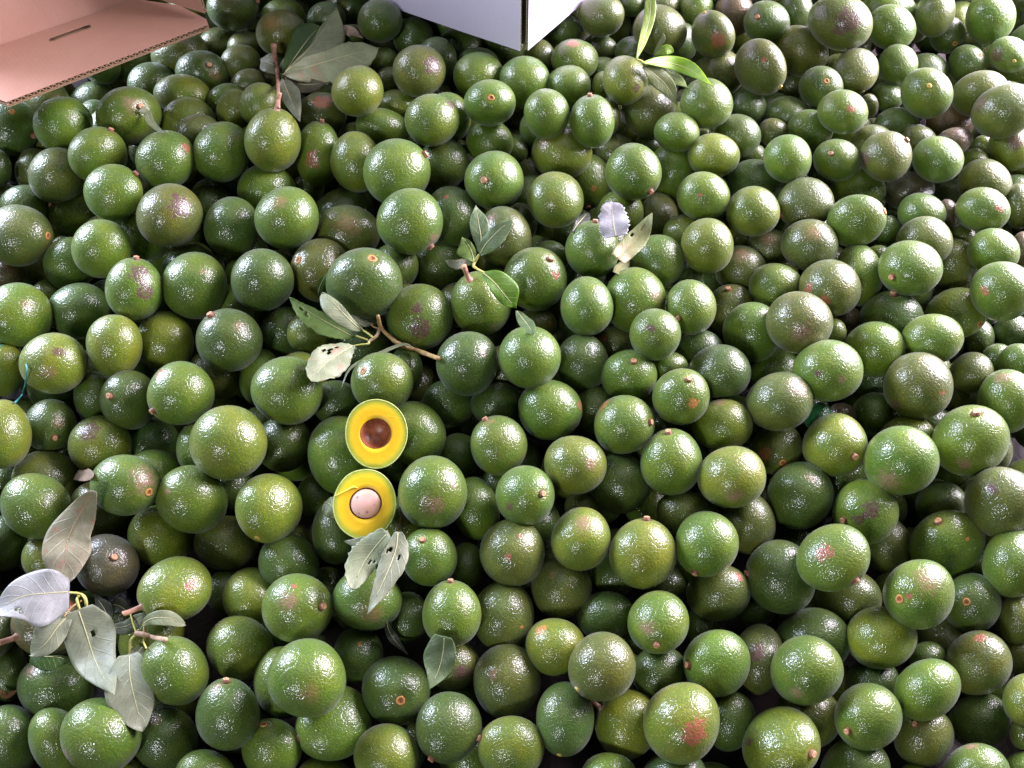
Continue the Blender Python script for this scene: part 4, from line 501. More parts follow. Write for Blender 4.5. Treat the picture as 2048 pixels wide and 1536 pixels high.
FILL='''0.7734 0.7443 0.2121 -0.103 -0.707 -0.688 -0.123 0.0299 0.0287 0.0305 g
-0.6034 1.5313 0.2627 -0.709 0.374 -0.597 -0.027 0.0326 0.036 0.0398 o
-0.1058 1.4959 0.2765 0.518 0.315 -0.7 -0.379 0.0408 0.0366 0.0454 d
-0.1465 1.412 0.3008 -0.073 0.722 0.674 -0.136 0.0409 0.0397 0.0429 d
0.5663 1.5419 0.3284 -0.288 -0.701 -0.643 -0.109 0.0356 0.0322 0.0393 d
0.3466 0.411 0.0682 -0.396 -0.166 0.9 0.078 0.0269 0.0249 0.0291 d
-0.1709 0.7715 0.1586 0.597 -0.453 -0.426 -0.507 0.0337 0.028 0.0391 d
-0.5644 1.2104 0.2804 -0.424 -0.074 -0.743 -0.513 0.0371 0.0344 0.0402 o
0.719 1.3489 0.2636 0.406 -0.05 -0.673 -0.617 0.0279 0.0258 0.0302 d
-0.2152 1.3211 0.2634 -0.603 -0.266 0.652 0.374 0.0345 0.0289 0.0406 y
0.2689 0.3925 0.0573 0.325 -0.619 -0.28 -0.657 0.028 0.0271 0.0292 d
0.8755 1.0613 0.2431 -0.193 -0.21 -0.912 0.295 0.0235 0.0305 0.0396 o
0.7655 0.8336 0.166 0.394 -0.308 -0.465 -0.731 0.0257 0.0226 0.029 d
-0.8408 1.4009 0.211 -0.287 -0.798 0.009 0.53 0.0409 0.0444 0.0483 d
0.3726 1.5646 0.3189 0.236 0.682 0.684 0.106 0.0365 0.034 0.0392 g
0.2442 1.4705 0.2782 0.513 0.237 -0.7 -0.437 0.0364 0.0328 0.0403 b
0.3007 1.0273 0.2119 -0.121 -0.64 0.388 0.652 0.034 0.0359 0.0381 y
0.0532 1.4153 0.3019 0.005 -0.061 0.36 0.931 0.0323 0.0332 0.0343 o
0.5923 0.6353 0.1602 0.032 -0.193 0.971 0.137 0.0396 0.0386 0.0415 y
-0.8778 1.181 0.2248 0.008 -0.541 -0.762 0.356 0.0357 0.0311 0.0408 o
-0.476 0.6283 0.1539 -0.691 0.439 0.38 0.43 0.0329 0.0279 0.0385 g
0.1199 0.1881 0.1032 0.546 -0.497 0.529 -0.419 0.027 0.0304 0.0342 g
-0.3212 1.4995 0.2975 -0.693 0.317 -0.646 0.047 0.0233 0.0257 0.0284 o
-0.1207 1.2589 0.2793 -0.133 0.838 0.338 0.406 0.0463 0.0438 0.0465 g
0.1924 1.2357 0.2187 0.576 0.323 0.685 0.306 0.0386 0.0356 0.042 o
-0.4297 1.3158 0.2766 0.095 -0.174 -0.392 -0.898 0.0287 0.0315 0.0346 g
0.5583 0.3339 0.0958 0.735 -0.128 0.639 0.187 0.0224 0.0205 0.0244 d
-0.5114 1.3872 0.2662 0.146 0.041 0.448 -0.881 0.0347 0.0289 0.0338 o
0.4835 1.2443 0.2593 0.578 -0.114 0.761 -0.271 0.025 0.0267 0.0287 o
-0.8559 0.9463 0.1945 0.728 0.372 -0.006 0.576 0.0299 0.027 0.0301 r
-0.2512 1.4306 0.2909 -0.313 0.268 -0.587 0.697 0.0278 0.0237 0.028 g
0.2477 0.7583 0.1814 -0.611 -0.213 -0.724 -0.239 0.0268 0.0254 0.0285 g
-0.3303 1.5885 0.3058 -0.365 0.043 0.913 -0.177 0.0311 0.0324 0.0339 d
0.7488 1.5365 0.3285 -0.437 -0.109 0.683 0.574 0.0465 0.0416 0.052 g
-0.4703 1.572 0.2952 0.527 0.423 -0.661 -0.326 0.0408 0.0363 0.0455 g
-0.5558 0.97 0.1844 -0.593 -0.402 0.668 0.201 0.042 0.0404 0.0441 d
0.1045 0.5526 0.1079 -0.628 -0.134 -0.742 -0.192 0.0244 0.0228 0.0262 o
-0.5413 1.5114 0.2664 0.396 0.105 0.747 0.523 0.0349 0.0312 0.0386 o
0.1792 1.4909 0.2751 -0.649 0.191 -0.713 0.183 0.0274 0.0304 0.0337 d
0.7822 1.1787 0.2879 -0.702 -0.226 -0.587 -0.334 0.0271 0.0252 0.0293 r
0.5794 0.7778 0.1383 0.609 0.159 0.081 0.773 0.0454 0.029 0.0438 d
0.7317 1.1979 0.2732 0.526 -0.019 0.793 -0.307 0.028 0.03 0.0323 o
0.708 0.7293 0.1481 -0.87 0.438 0.187 -0.126 0.0262 0.0196 0.0278 o
0.0432 1.1914 0.2027 -0.49 -0.223 0.759 0.365 0.0361 0.0332 0.0392 o
0.6478 1.1906 0.274 0.532 0.488 0.652 0.233 0.0354 0.0329 0.0382 o
-0.5464 1.3399 0.2586 -0.561 -0.449 0.645 0.26 0.0355 0.0325 0.0387 g
-0.3819 1.1706 0.1884 -0.286 -0.715 0.174 0.614 0.0279 0.0298 0.032 d
0.6465 1.0237 0.2222 -0.198 -0.141 -0.918 0.313 0.0211 0.0234 0.0259 d
0.202 0.1893 0.0879 0.444 0.099 -0.89 -0.03 0.0358 0.0313 0.0401 b
0.0133 1.0558 0.2059 -0.005 -0.003 -0.952 0.306 0.031 0.034 0.0373 d
-0.9143 1.1446 0.2575 -0.231 0.19 0.422 0.856 0.0225 0.0276 0.0335 d
0.0031 1.2387 0.2258 -0.517 0.522 0.58 0.352 0.0272 0.0269 0.0281 g
-0.233 1.3754 0.2823 -0.081 -0.049 -0.27 0.958 0.0305 0.0248 0.0293 o
0.2449 1.5888 0.315 0.643 -0.168 0.728 -0.168 0.0235 0.0262 0.0293 d
-0.32 0.3861 0.0757 -0.66 0.331 0.238 -0.631 0.0348 0.0258 0.0345 g
0.0643 0.9731 0.2073 0.058 0.455 -0.168 -0.873 0.031 0.0235 0.0322 d
-0.2401 0.1908 0.0572 -0.434 -0.106 -0.894 -0.02 0.0329 0.0287 0.0369 y
0.5532 0.864 0.1765 0.329 0.638 0.476 0.508 0.0225 0.0209 0.0225 r
0.7465 1.043 0.2413 0.193 0.172 0.925 -0.278 0.018 0.0217 0.0258 r
0.4652 0.6747 0.1674 -0.41 0.424 0.453 0.669 0.0218 0.0204 0.0233 e
0.6859 0.3417 0.0868 0.268 0.86 0.392 -0.188 0.0231 0.0197 0.0262 o
0.5095 0.8123 0.2029 0.257 0.76 0.596 -0.033 0.0215 0.02 0.0231 y
0.3032 1.5783 0.3174 0.42 0.183 -0.742 -0.489 0.0353 0.0309 0.0394 o
0.6408 0.2368 0.1132 0.333 0.827 0.361 -0.274 0.018 0.0149 0.0214 o
0.7731 0.7788 0.1741 0.35 -0.346 -0.518 -0.699 0.0257 0.025 0.0269 g
0.5137 0.6932 0.1422 0.748 0.162 0.606 0.217 0.0213 0.0208 0.022 r
0.8321 1.1697 0.2524 0.558 0.589 0.569 0.132 0.0235 0.022 0.0252 y
-0.7853 0.9167 0.1754 0.102 -0.616 -0.612 0.485 0.0269 0.0263 0.028 y
-0.7654 0.5884 0.1224 0.706 -0.463 -0.444 -0.3 0.0215 0.0182 0.0244 d
0.2992 0.9448 0.1961 0.442 0.126 -0.809 -0.368 0.0226 0.0214 0.024 d
0.7724 1.0128 0.2175 0.41 -0.059 -0.695 -0.588 0.0215 0.0206 0.0226 o
0.2269 0.6706 0.1493 0.128 0.861 0.491 0.047 0.0195 0.0192 0.0198 d
0.1735 1.3428 0.2928 0.398 0.384 -0.675 0.489 0.0253 0.0221 0.0256 y
-0.8135 1.33 0.2245 0.159 -0.272 -0.392 -0.864 0.0323 0.0358 0.0397 d
0.6664 1.2983 0.2793 -0.233 -0.745 -0.618 -0.094 0.0193 0.0162 0.0221 o
0.8748 1.2238 0.241 -0.536 -0.592 -0.582 -0.155 0.0228 0.0212 0.0246 y
0.4445 1.2028 0.234 -0.329 -0.163 0.002 -0.93 0.0279 0.0247 0.0266 g
0.1743 1.26 0.2811 -0.586 0.301 0.368 0.657 0.0293 0.0248 0.0339 o
0.6345 0.1984 0.0974 0.729 -0.191 0.642 0.139 0.0202 0.0175 0.0227 g
0.258 1.2585 0.2191 0.558 0.336 0.694 0.306 0.0236 0.0217 0.0257 d
0.3523 1.3988 0.2617 0.464 0.175 -0.735 -0.463 0.0198 0.0179 0.0218 d
0.7149 0.616 0.1699 -0.314 0.433 0.483 0.693 0.0268 0.0212 0.0314 o
0.8462 0.959 0.2404 -0.415 0.235 0.433 0.765 0.0235 0.018 0.0304 r
0.1756 1.4042 0.2841 0.481 0.221 -0.73 -0.433 0.027 0.0245 0.0296 d
-0.0686 1.4269 0.2764 -0.526 -0.304 0.701 0.375 0.0399 0.036 0.0442 d
-0.5569 1.5865 0.2632 0.507 0.433 -0.671 -0.323 0.0298 0.0265 0.0331 d
-0.4874 1.4234 0.2398 0.242 0.749 -0.124 -0.604 0.0234 0.0256 0.028 o
0.4024 1.0269 0.1844 0.233 0.736 0.635 -0.037 0.018 0.0162 0.0197 y
-0.6857 1.2433 0.2223 -0.421 -0.032 0.849 -0.318 0.0326 0.0345 0.0367 o
-0.4726 0.9491 0.1881 -0.107 -0.129 0.938 -0.302 0.0158 0.0206 0.0271 g
-0.2949 1.2565 0.2486 -0.547 -0.39 0.687 0.276 0.0209 0.0198 0.0222 o
0.6196 0.9659 0.2151 -0.421 -0.012 0.76 0.496 0.0215 0.0208 0.0225 g
-0.4821 0.1961 0.075 0.375 0.167 0.91 -0.062 0.0174 0.0154 0.0195 y
-0.1013 1.2381 0.2259 -0.561 -0.297 0.699 0.328 0.0193 0.0177 0.021 o
0.3536 1.2399 0.2578 0.054 0.624 -0.376 -0.683 0.0126 0.0135 0.0145 y
0.6941 1.2962 0.2319 0.553 -0.04 0.773 -0.308 0.0174 0.0188 0.0202 o
-0.7913 1.0228 0.1878 -0.089 0.575 0.585 -0.564 0.0171 0.0164 0.0179 o
0.507 0.1926 0.0711 0.398 0.724 -0.495 -0.269 0.0153 0.0172 0.0193 g
-0.7102 1.4839 0.2325 0.581 0.51 -0.595 -0.222 0.0314 0.0287 0.0345 d
-0.7323 0.1157 0.0992 -0.031 0.275 0.901 0.335 0.0423 0.0423 0.0473 d
-0.6491 0.1149 0.1022 0.33 0.697 0.544 0.331 0.0424 0.0424 0.0465 d
-0.4826 0.1162 0.0908 0.635 -0.084 -0.757 0.129 0.043 0.043 0.047 d
-0.392 0.1171 0.0974 0.118 0.767 0.053 0.628 0.0428 0.0428 0.0477 d
-0.305 0.1201 0.0885 -0.067 0.901 0.187 0.385 0.0422 0.0422 0.0471 o
-0.2069 0.1116 0.0934 0.033 -0.844 0.31 -0.435 0.0413 0.0413 0.0421 d
-0.1263 0.1199 0.0858 -0.023 -0.397 0.9 0.181 0.0408 0.0408 0.0448 g
-0.0511 0.1091 0.097 -0.54 -0.604 -0.363 -0.461 0.0423 0.0423 0.0435 o
0.0489 0.1323 0.1025 -0.874 0.387 0.224 -0.192 0.0405 0.0405 0.0446 o
0.1266 0.1118 0.0877 0.082 -0.335 0.25 -0.905 0.0397 0.0397 0.0422 d
0.2134 0.1108 0.0927 -0.444 0.232 -0.529 0.685 0.043 0.043 0.0444 d
0.2995 0.106 0.0959 -0.793 0.247 -0.298 -0.471 0.038 0.038 0.0404 g
0.4022 0.1211 0.0937 0.175 0.252 0.403 -0.862 0.0398 0.0398 0.0433 y
0.4754 0.1268 0.1041 -0.523 0.196 0.368 -0.744 0.0381 0.0381 0.0424 y
0.565 0.1187 0.084 0.166 0.417 0.18 -0.875 0.0393 0.0393 0.0427 o
0.6645 0.1155 0.0918 0.038 0.126 -0.832 -0.539 0.04 0.04 0.0415 y
0.7418 0.1167 0.092 0.044 0.482 -0.873 -0.061 0.043 0.043 0.0481 g
-0.7967 0.188 0.1139 0.005 0.743 -0.603 0.291 0.0414 0.0414 0.0452 o
-0.7085 0.1926 0.118 0.424 -0.624 -0.598 -0.271 0.0392 0.0392 0.0418 d
0.699 0.1838 0.1057 -0.033 0.875 -0.35 -0.333 0.0413 0.0413 0.0462 o
0.7957 0.1995 0.1118 -0.684 -0.119 0.531 -0.485 0.0436 0.0436 0.0484 g
-0.8361 0.2757 0.1263 -0.359 -0.725 0.245 0.534 0.0406 0.0406 0.0428 d
-0.7471 0.2621 0.1266 0.552 -0.147 0.789 -0.227 0.0408 0.0408 0.0456 d
0.7485 0.2625 0.1242 -0.412 0.279 -0.453 -0.74 0.0381 0.0381 0.0397 g
0.84 0.2617 0.1209 0.366 0.878 -0.246 0.187 0.0383 0.0383 0.0412 y
-0.7917 0.3384 0.1274 0.488 -0.826 0.095 -0.266 0.0428 0.0428 0.0445 y
-0.7018 0.3545 0.1324 0.606 0.359 -0.707 0.062 0.0419 0.0419 0.0454 d
0.7924 0.3389 0.1455 0.152 0.087 0.954 0.242 0.0408 0.0408 0.0436 o
0.8747 0.3446 0.139 0.555 -0.793 0.25 0.003 0.0434 0.0434 0.0456 o
-0.8288 0.4215 0.1505 0.106 0.044 -0.794 -0.597 0.0421 0.0421 0.0443 d
-0.7487 0.4083 0.1553 0.03 0.222 0.292 0.93 0.0421 0.0421 0.0466 d
0.7497 0.4154 0.1546 -0.824 -0.077 -0.302 -0.474 0.0422 0.0422 0.0441 g
0.8384 0.4169 0.1413 -0.356 0.811 0.257 -0.387 0.0411 0.0411 0.0429 d
-0.8822 0.4807 0.1593 -0.431 -0.402 0.806 0.061 0.0396 0.0396 0.0424 d
-0.7926 0.4862 0.1583 0.217 -0.358 0.662 0.621 0.0382 0.0382 0.0412 d
0.7944 0.4824 0.1616 0.622 -0.723 -0.268 0.137 0.0438 0.0438 0.0448 d
0.8864 0.4804 0.1532 -0.29 -0.435 -0.72 0.456 0.0439 0.0439 0.0453 o
-0.9327 0.5638 0.1746 -0.575 0.471 0.601 -0.295 0.0385 0.0385 0.0413 d
-0.8397 0.5576 0.1783 -0.019 0.68 -0.067 -0.73 0.0387 0.0387 0.0396 d
0.8446 0.5683 0.1675 0.164 -0.473 0.002 -0.865 0.041 0.041 0.0458 d
0.9297 0.5661 0.1766 -0.366 -0.49 -0.628 0.482 0.0429 0.0429 0.0475 d
-0.971 0.6459 0.1895 0.15 -0.704 0.247 -0.649 0.0402 0.0402 0.0425 d
-0.8838 0.6371 0.1927 -0.805 0.346 0.312 -0.368 0.0391 0.0391 0.0419 d
0.8869 0.6464 0.1854 0.08 -0.501 -0.066 0.859 0.0422 0.0422 0.0452 g
0.9703 0.638 0.1897 -0.123 -0.451 -0.544 0.697 0.0399 0.0399 0.0408 d
-1.0227 0.7257 0.2028 0.379 -0.84 -0.36 0.142 0.0396 0.0396 0.0441 g
-0.9281 0.7218 0.1889 -0.607 -0.052 0.288 -0.739 0.0425 0.0425 0.0465 d
0.8333 0.7125 0.2013 -0.05 -0.236 0.766 -0.596 0.0423 0.0423 0.0467 o
0.9146 0.711 0.2027 -0.01 0.484 0.509 -0.712 0.039 0.039 0.0409 d
1.0174 0.7205 0.2045 -0.124 -0.547 0.763 0.322 0.0425 0.0425 0.0471 d
-1.0534 0.7988 0.2071 0.117 0.144 -0.381 0.906 0.0398 0.0398 0.0407 o
-0.9703 0.7835 0.2169 0.121 0.652 -0.568 -0.488 0.0381 0.0381 0.0409 d
-0.8696 0.7963 0.2196 -0.404 0.525 0.593 -0.457 0.0405 0.0405 0.0448 g
0.8824 0.7979 0.2193 0.425 0.273 -0.812 -0.292 0.0434 0.0434 0.0458 o
-1.0176 0.8627 0.2376 0.24 -0.003 -0.426 0.872 0.0427 0.0427 0.0469 y
-0.9238 0.8716 0.2242 0.354 0.02 0.199 -0.914 0.0391 0.0391 0.0425 d
0.9322 0.8535 0.2322 -0.695 0.327 -0.639 0.031 0.0393 0.0393 0.0425 d
1.0106 0.8631 0.2226 0.728 -0.391 -0.292 -0.483 0.0404 0.0404 0.0449 d
-1.047 0.9429 0.2452 0.774 0.304 -0.54 0.13 0.0432 0.0432 0.044 d
-0.9689 0.94 0.2423 -0.32 0.439 0.612 0.575 0.0405 0.0405 0.0432 o
0.9645 0.9351 0.2254 0.094 0.275 0.404 0.867 0.0431 0.0431 0.0457 d
1.0534 0.951 0.2438 -0.373 -0.444 0.351 -0.736 0.0382 0.0382 0.0409 d
-1.0969 1.0165 0.2516 -0.671 0.643 0.167 0.329 0.0439 0.0439 0.0471 d
-1.0118 1.0151 0.2473 -0.126 0.642 -0.748 -0.111 0.0414 0.0414 0.044 o
-0.9281 1.011 0.2497 0.348 0.786 -0.07 -0.507 0.0429 0.0429 0.0449 g
0.9264 1.0158 0.2555 0.765 0.42 0.357 0.334 0.0389 0.0389 0.0399 g
1.0084 1.0161 0.2444 0.068 0.368 0.557 0.741 0.0395 0.0395 0.0408 g
1.1086 1.0208 0.2514 0.35 0.65 -0.674 -0.033 0.0419 0.0419 0.0445 g
-1.1376 1.0926 0.2633 0.311 -0.853 0.115 -0.404 0.0396 0.0396 0.0423 y
-1.0566 1.0803 0.2587 0.07 -0.694 -0.7 0.154 0.0414 0.0414 0.0452 d
-0.9778 1.0929 0.2687 0.193 0.137 0.935 0.263 0.0435 0.0435 0.0476 d
0.9658 1.0868 0.2608 -0.353 0.441 -0.813 0.141 0.0403 0.0403 0.0422 g
1.0519 1.0808 0.2759 0.351 0.377 -0.429 0.742 0.0405 0.0405 0.0428 y
1.1511 1.0867 0.2719 -0.134 0.228 -0.905 0.333 0.0429 0.0429 0.0443 y
-1.1879 1.1734 0.2776 0.416 -0.575 0.685 -0.165 0.0404 0.0404 0.0449 y
-1.0906 1.1665 0.2677 -0.09 0.106 -0.989 -0.052 0.0439 0.0439 0.0488 o
-1.0143 1.1606 0.2855 0.267 0.433 -0.372 0.777 0.0413 0.0413 0.0446 g
1.009 1.1608 0.2796 -0.039 -0.72 -0.688 0.082 0.0405 0.0405 0.0436 d
1.1026 1.1606 0.2796 -0.094 -0.086 -0.18 -0.975 0.0383 0.0383 0.0415 g
1.1783 1.1587 0.274 0.379 0.572 0.62 -0.381 0.042 0.042 0.0462 o
-1.1431 1.2465 0.3023 0.583 0.458 0.587 0.324 0.043 0.043 0.0443 g
-1.0598 1.2478 0.2927 0.234 -0.614 -0.248 0.711 0.0394 0.0394 0.044 y
0.9648 1.2231 0.3041 0.332 -0.078 -0.853 -0.395 0.04 0.04 0.0408 o
1.0634 1.238 0.2989 -0.826 -0.533 -0.008 0.185 0.0394 0.0394 0.0422 d
1.1501 1.2436 0.2882 -0.601 0.617 -0.137 -0.489 0.0411 0.0411 0.045 y
-1.1846 1.3202 0.2882 -0.011 -0.681 -0.63 -0.374 0.0438 0.0438 0.0466 d
-1.1108 1.314 0.3008 0.831 0.133 -0.513 0.171 0.0411 0.0411 0.0454 d
-1.0038 1.3018 0.3052 0.042 0.941 0.228 -0.247 0.038 0.038 0.0396 d
1.0093 1.318 0.2915 0.367 0.534 0.715 0.263 0.0431 0.0431 0.0472 o
1.0926 1.3182 0.306 -0.735 -0.432 0.452 -0.264 0.0439 0.0439 0.0472 y
1.191 1.3165 0.3051 -0.288 0.406 -0.842 0.207 0.0403 0.0403 0.0425 d
-1.2261 1.3898 0.3159 0.083 -0.213 0.076 0.97 0.04 0.04 0.0412 y
-1.1406 1.3751 0.3215 0.273 -0.346 -0.051 0.896 0.0381 0.0381 0.042 o
-1.0583 1.3826 0.3289 0.149 0.107 -0.089 0.979 0.0425 0.0425 0.0471 y
1.0454 1.3863 0.3241 -0.665 0.182 -0.724 0.009 0.0401 0.0401 0.0447 d
1.1438 1.3967 0.3288 0.103 0.942 0.256 -0.189 0.0431 0.0431 0.0443 g
-1.2726 1.4642 0.3353 -0.064 0.85 -0.482 0.203 0.041 0.041 0.0452 d
-1.1847 1.4513 0.3395 -0.276 -0.483 0.056 -0.829 0.0426 0.0426 0.0443 y
-1.107 1.4685 0.3404 0.783 -0.258 -0.565 0.024 0.043 0.043 0.0479 o
1.0894 1.4609 0.3415 0.014 -0.446 -0.316 0.837 0.0403 0.0403 0.0413 y
1.1902 1.4545 0.3397 0.888 0.229 -0.38 0.121 0.0385 0.0385 0.0412 g
1.2808 1.4634 0.3267 0.39 0.834 -0.362 0.148 0.0402 0.0402 0.0418 d
-1.3192 1.5269 0.3476 -0.419 -0.103 -0.875 -0.22 0.0408 0.0408 0.0426 y
-1.2268 1.5458 0.3493 -0.671 -0.031 0.708 0.217 0.044 0.044 0.0471 d
-1.0513 1.5466 0.3524 -0.155 -0.261 -0.917 0.258 0.0423 0.0423 0.0434 y
1.1415 1.5344 0.3387 -0.421 0.398 -0.7 0.417 0.0422 0.0422 0.0458 y
1.2426 1.538 0.3475 -0.423 -0.732 0.425 -0.325 0.0386 0.0386 0.0403 y
1.3196 1.54 0.3463 0.111 0.238 -0.901 0.345 0.0383 0.0383 0.0398 o
-1.3609 1.6215 0.3416 0.474 -0.68 0.394 0.397 0.0399 0.0399 0.0408 y
-1.2694 1.6232 0.3611 -0.755 0.071 -0.468 0.453 0.0432 0.0432 0.0481 g
-1.1843 1.6099 0.3476 -0.682 -0.727 0.072 0.008 0.0406 0.0406 0.0429 g
-1.0935 1.618 0.3644 0.657 -0.34 -0.428 0.519 0.0407 0.0407 0.0448 o
-0.9967 1.6048 0.3572 -0.402 0.469 -0.565 -0.547 0.0387 0.0387 0.0408 o
-0.9159 1.6133 0.3646 0.289 -0.887 0.345 0.103 0.0419 0.0419 0.0427 d
-0.8362 1.6146 0.3479 -0.083 -0.615 -0.413 0.667 0.0425 0.0425 0.0452 d
-0.7423 1.6093 0.3584 -0.371 0.867 -0.22 -0.25 0.0396 0.0396 0.0418 y
-0.6503 1.6141 0.3596 -0.872 -0.072 0.33 0.354 0.0428 0.0428 0.0451 g
-0.4833 1.6156 0.3623 0.192 -0.108 -0.299 0.928 0.0426 0.0426 0.0476 d
-0.3918 1.6128 0.3589 0.595 -0.454 0.656 0.097 0.0398 0.0398 0.0412 y
-0.2196 1.6182 0.3603 0.714 -0.149 -0.629 0.271 0.0417 0.0417 0.0445 d
-0.1253 1.6126 0.3598 0.588 0.051 -0.47 -0.656 0.0426 0.0426 0.0473 d
-0.0377 1.6163 0.3612 -0.216 -0.36 0.585 -0.694 0.0423 0.0423 0.044 d
0.0419 1.6104 0.3697 0.781 0.278 -0.343 0.441 0.0412 0.0412 0.0445 o
0.1318 1.6189 0.3596 0.13 -0.062 -0.052 -0.988 0.0388 0.0388 0.042 y
0.471 1.6098 0.3545 0.576 -0.146 -0.318 -0.739 0.0403 0.0403 0.0422 g
0.569 1.6139 0.358 -0.202 0.117 0.247 -0.94 0.0435 0.0435 0.0481 y
0.6576 1.6144 0.3653 0.133 -0.582 0.689 -0.41 0.0384 0.0384 0.0406 d
0.8376 1.6007 0.3657 -0.314 0.038 0.603 0.732 0.0421 0.0421 0.0436 o
0.9206 1.6131 0.3572 0.194 -0.608 0.223 -0.736 0.0428 0.0428 0.0477 g
1.0154 1.6105 0.3502 -0.181 0.706 0.355 -0.585 0.0423 0.0423 0.0471 o
1.0997 1.604 0.3654 0.649 0.275 0.199 0.681 0.0437 0.0437 0.0457 y
1.1989 1.618 0.3544 0.013 -0.532 -0.196 -0.824 0.0411 0.0411 0.0447 g
1.2835 1.6119 0.3518 0.193 -0.735 0.55 -0.346 0.0421 0.0421 0.0456 y
-1.3296 1.6896 0.378 0.959 0.246 -0.072 0.123 0.0435 0.0435 0.047 g
-1.2267 1.6942 0.3742 0.063 0.658 -0.033 0.75 0.0399 0.0399 0.0413 g
-1.1417 1.6769 0.3677 -0.535 -0.621 -0.324 -0.473 0.042 0.042 0.0435 y
-1.0524 1.682 0.3689 -0.938 -0.071 0.129 0.314 0.0393 0.0393 0.0423 d
-0.9678 1.6861 0.3782 -0.547 -0.152 0.056 0.821 0.0439 0.0439 0.0452 o
-0.8786 1.688 0.3732 -0.661 0.529 -0.46 0.268 0.0385 0.0385 0.0417 y
-0.7823 1.6721 0.3687 0.383 0.788 0.088 -0.474 0.0417 0.0417 0.0462 y
-0.6968 1.6798 0.3733 0.156 0.04 -0.617 0.77 0.0392 0.0392 0.0417 o
-0.5236 1.6798 0.382 0.513 -0.697 -0.056 0.497 0.0381 0.0381 0.0403 d
-0.4444 1.6848 0.3654 -0.523 -0.815 -0.005 0.249 0.0419 0.0419 0.0464 o
-0.3426 1.6844 0.3776 -0.776 0.27 -0.138 0.553 0.0395 0.0395 0.0404 d
-0.2617 1.7017 0.3664 0.619 -0.714 -0.29 -0.154 0.0437 0.0437 0.0454 d
-0.1685 1.677 0.3619 -0.684 -0.675 0.067 0.266 0.0417 0.0417 0.0428 y
-0.0817 1.6843 0.3709 -0.894 0.086 0.359 0.254 0.0435 0.0435 0.0444 y
0.0012 1.6883 0.3707 0.905 -0.042 -0.12 -0.405 0.0407 0.0407 0.0446 y
0.0838 1.6969 0.3721 -0.253 0.273 0.881 -0.292 0.039 0.039 0.0419 g
0.1803 1.6914 0.3611 0.949 -0.27 -0.163 0.006 0.0401 0.0401 0.0444 o
0.2564 1.6809 0.3761 -0.616 0.774 0.095 -0.113 0.0437 0.0437 0.0459 d
0.3546 1.6824 0.3833 -0.381 0.174 -0.462 0.781 0.0395 0.0395 0.0409 o
0.4334 1.681 0.3658 -0.85 -0.246 -0.452 -0.111 0.0396 0.0396 0.0433 d
0.5284 1.6922 0.3743 -0.042 -0.178 0.442 -0.878 0.0404 0.0404 0.0426 d
0.6184 1.6855 0.3739 -0.167 -0.89 -0.042 -0.422 0.0401 0.0401 0.0435 g
0.7091 1.6852 0.3613 0.828 0.086 -0.495 0.25 0.0401 0.0401 0.0411 d
0.7941 1.6724 0.3669 -0.77 -0.289 0.34 0.457 0.0383 0.0383 0.0414 d
0.877 1.6782 0.3814 -0.181 0.496 -0.846 -0.075 0.0393 0.0393 0.0422 y
0.9668 1.693 0.3813 0.053 0.481 -0.739 0.469 0.0437 0.0437 0.0483 g
1.0724 1.6813 0.3697 -0.198 0.05 -0.935 -0.291 0.0414 0.0414 0.0436 d
1.2336 1.6834 0.3811 -0.153 0.918 0.205 -0.303 0.0438 0.0438 0.0453 y
1.3261 1.6845 0.3731 -0.225 -0.792 -0.381 0.42 0.0411 0.0411 0.0422 g
-1.275 1.7557 0.383 -0.433 0.224 0.69 0.535 0.0392 0.0392 0.0426 o
-1.1944 1.7613 0.3826 0.382 -0.452 -0.161 -0.79 0.0414 0.0414 0.0461 g
-1.0959 1.7544 0.3865 -0.236 0.519 -0.541 0.618 0.0408 0.0408 0.0453 y
-1.0094 1.7613 0.3865 -0.307 0.259 0.884 0.239 0.0402 0.0402 0.0433 d
-0.9286 1.7559 0.3851 -0.292 0.272 -0.537 0.743 0.0395 0.0395 0.0416 y
-0.8296 1.7581 0.385 -0.615 0.655 0.433 -0.068 0.0394 0.0394 0.041 g
-0.6707 1.7651 0.3808 -0.393 0.1 0.515 -0.755 0.0437 0.0437 0.047 d
-0.5582 1.7624 0.3832 0.266 0.208 -0.258 -0.905 0.0422 0.0422 0.0462 y
-0.3969 1.7551 0.3924 -0.13 0.14 -0.979 -0.076 0.0417 0.0417 0.0454 g
-0.3125 1.7618 0.3884 0.255 -0.314 -0.805 -0.434 0.0385 0.0385 0.0424 d
-0.2181 1.7745 0.3843 -0.743 0.147 -0.121 0.641 0.0429 0.0429 0.0441 o
-0.1271 1.7594 0.3827 -0.054 -0.749 0.65 0.115 0.039 0.039 0.0433 g
-0.0481 1.7549 0.3803 0.573 -0.372 0.673 0.283 0.0421 0.0421 0.0457 g
0.1384 1.7603 0.381 -0.728 0.047 0.614 0.3 0.0438 0.0438 0.0465 d
0.2208 1.765 0.381 0.147 -0.023 0.069 0.987 0.0414 0.0414 0.0429 o
0.303 1.7633 0.3746 -0.583 0.508 -0.42 0.475 0.0413 0.0413 0.045 d
0.3987 1.7587 0.3816 0.121 -0.198 -0.428 -0.873 0.0399 0.0399 0.041 o
0.4833 1.7707 0.3717 0.189 -0.646 0.167 -0.721 0.0437 0.0437 0.0466 g
0.5747 1.7531 0.3754 -0.626 0.325 -0.597 -0.382 0.0428 0.0428 0.0437 o
0.6533 1.7565 0.3875 -0.039 0.358 0.107 0.927 0.0402 0.0402 0.0414 y
0.7421 1.7646 0.38 -0.809 0.521 -0.236 -0.138 0.0388 0.0388 0.0421 d
0.8422 1.7651 0.3721 -0.205 0.483 -0.841 0.134 0.0436 0.0436 0.0471 o
1.0229 1.7555 0.3932 -0.405 -0.3 0.406 -0.763 0.0389 0.0389 0.0418 d
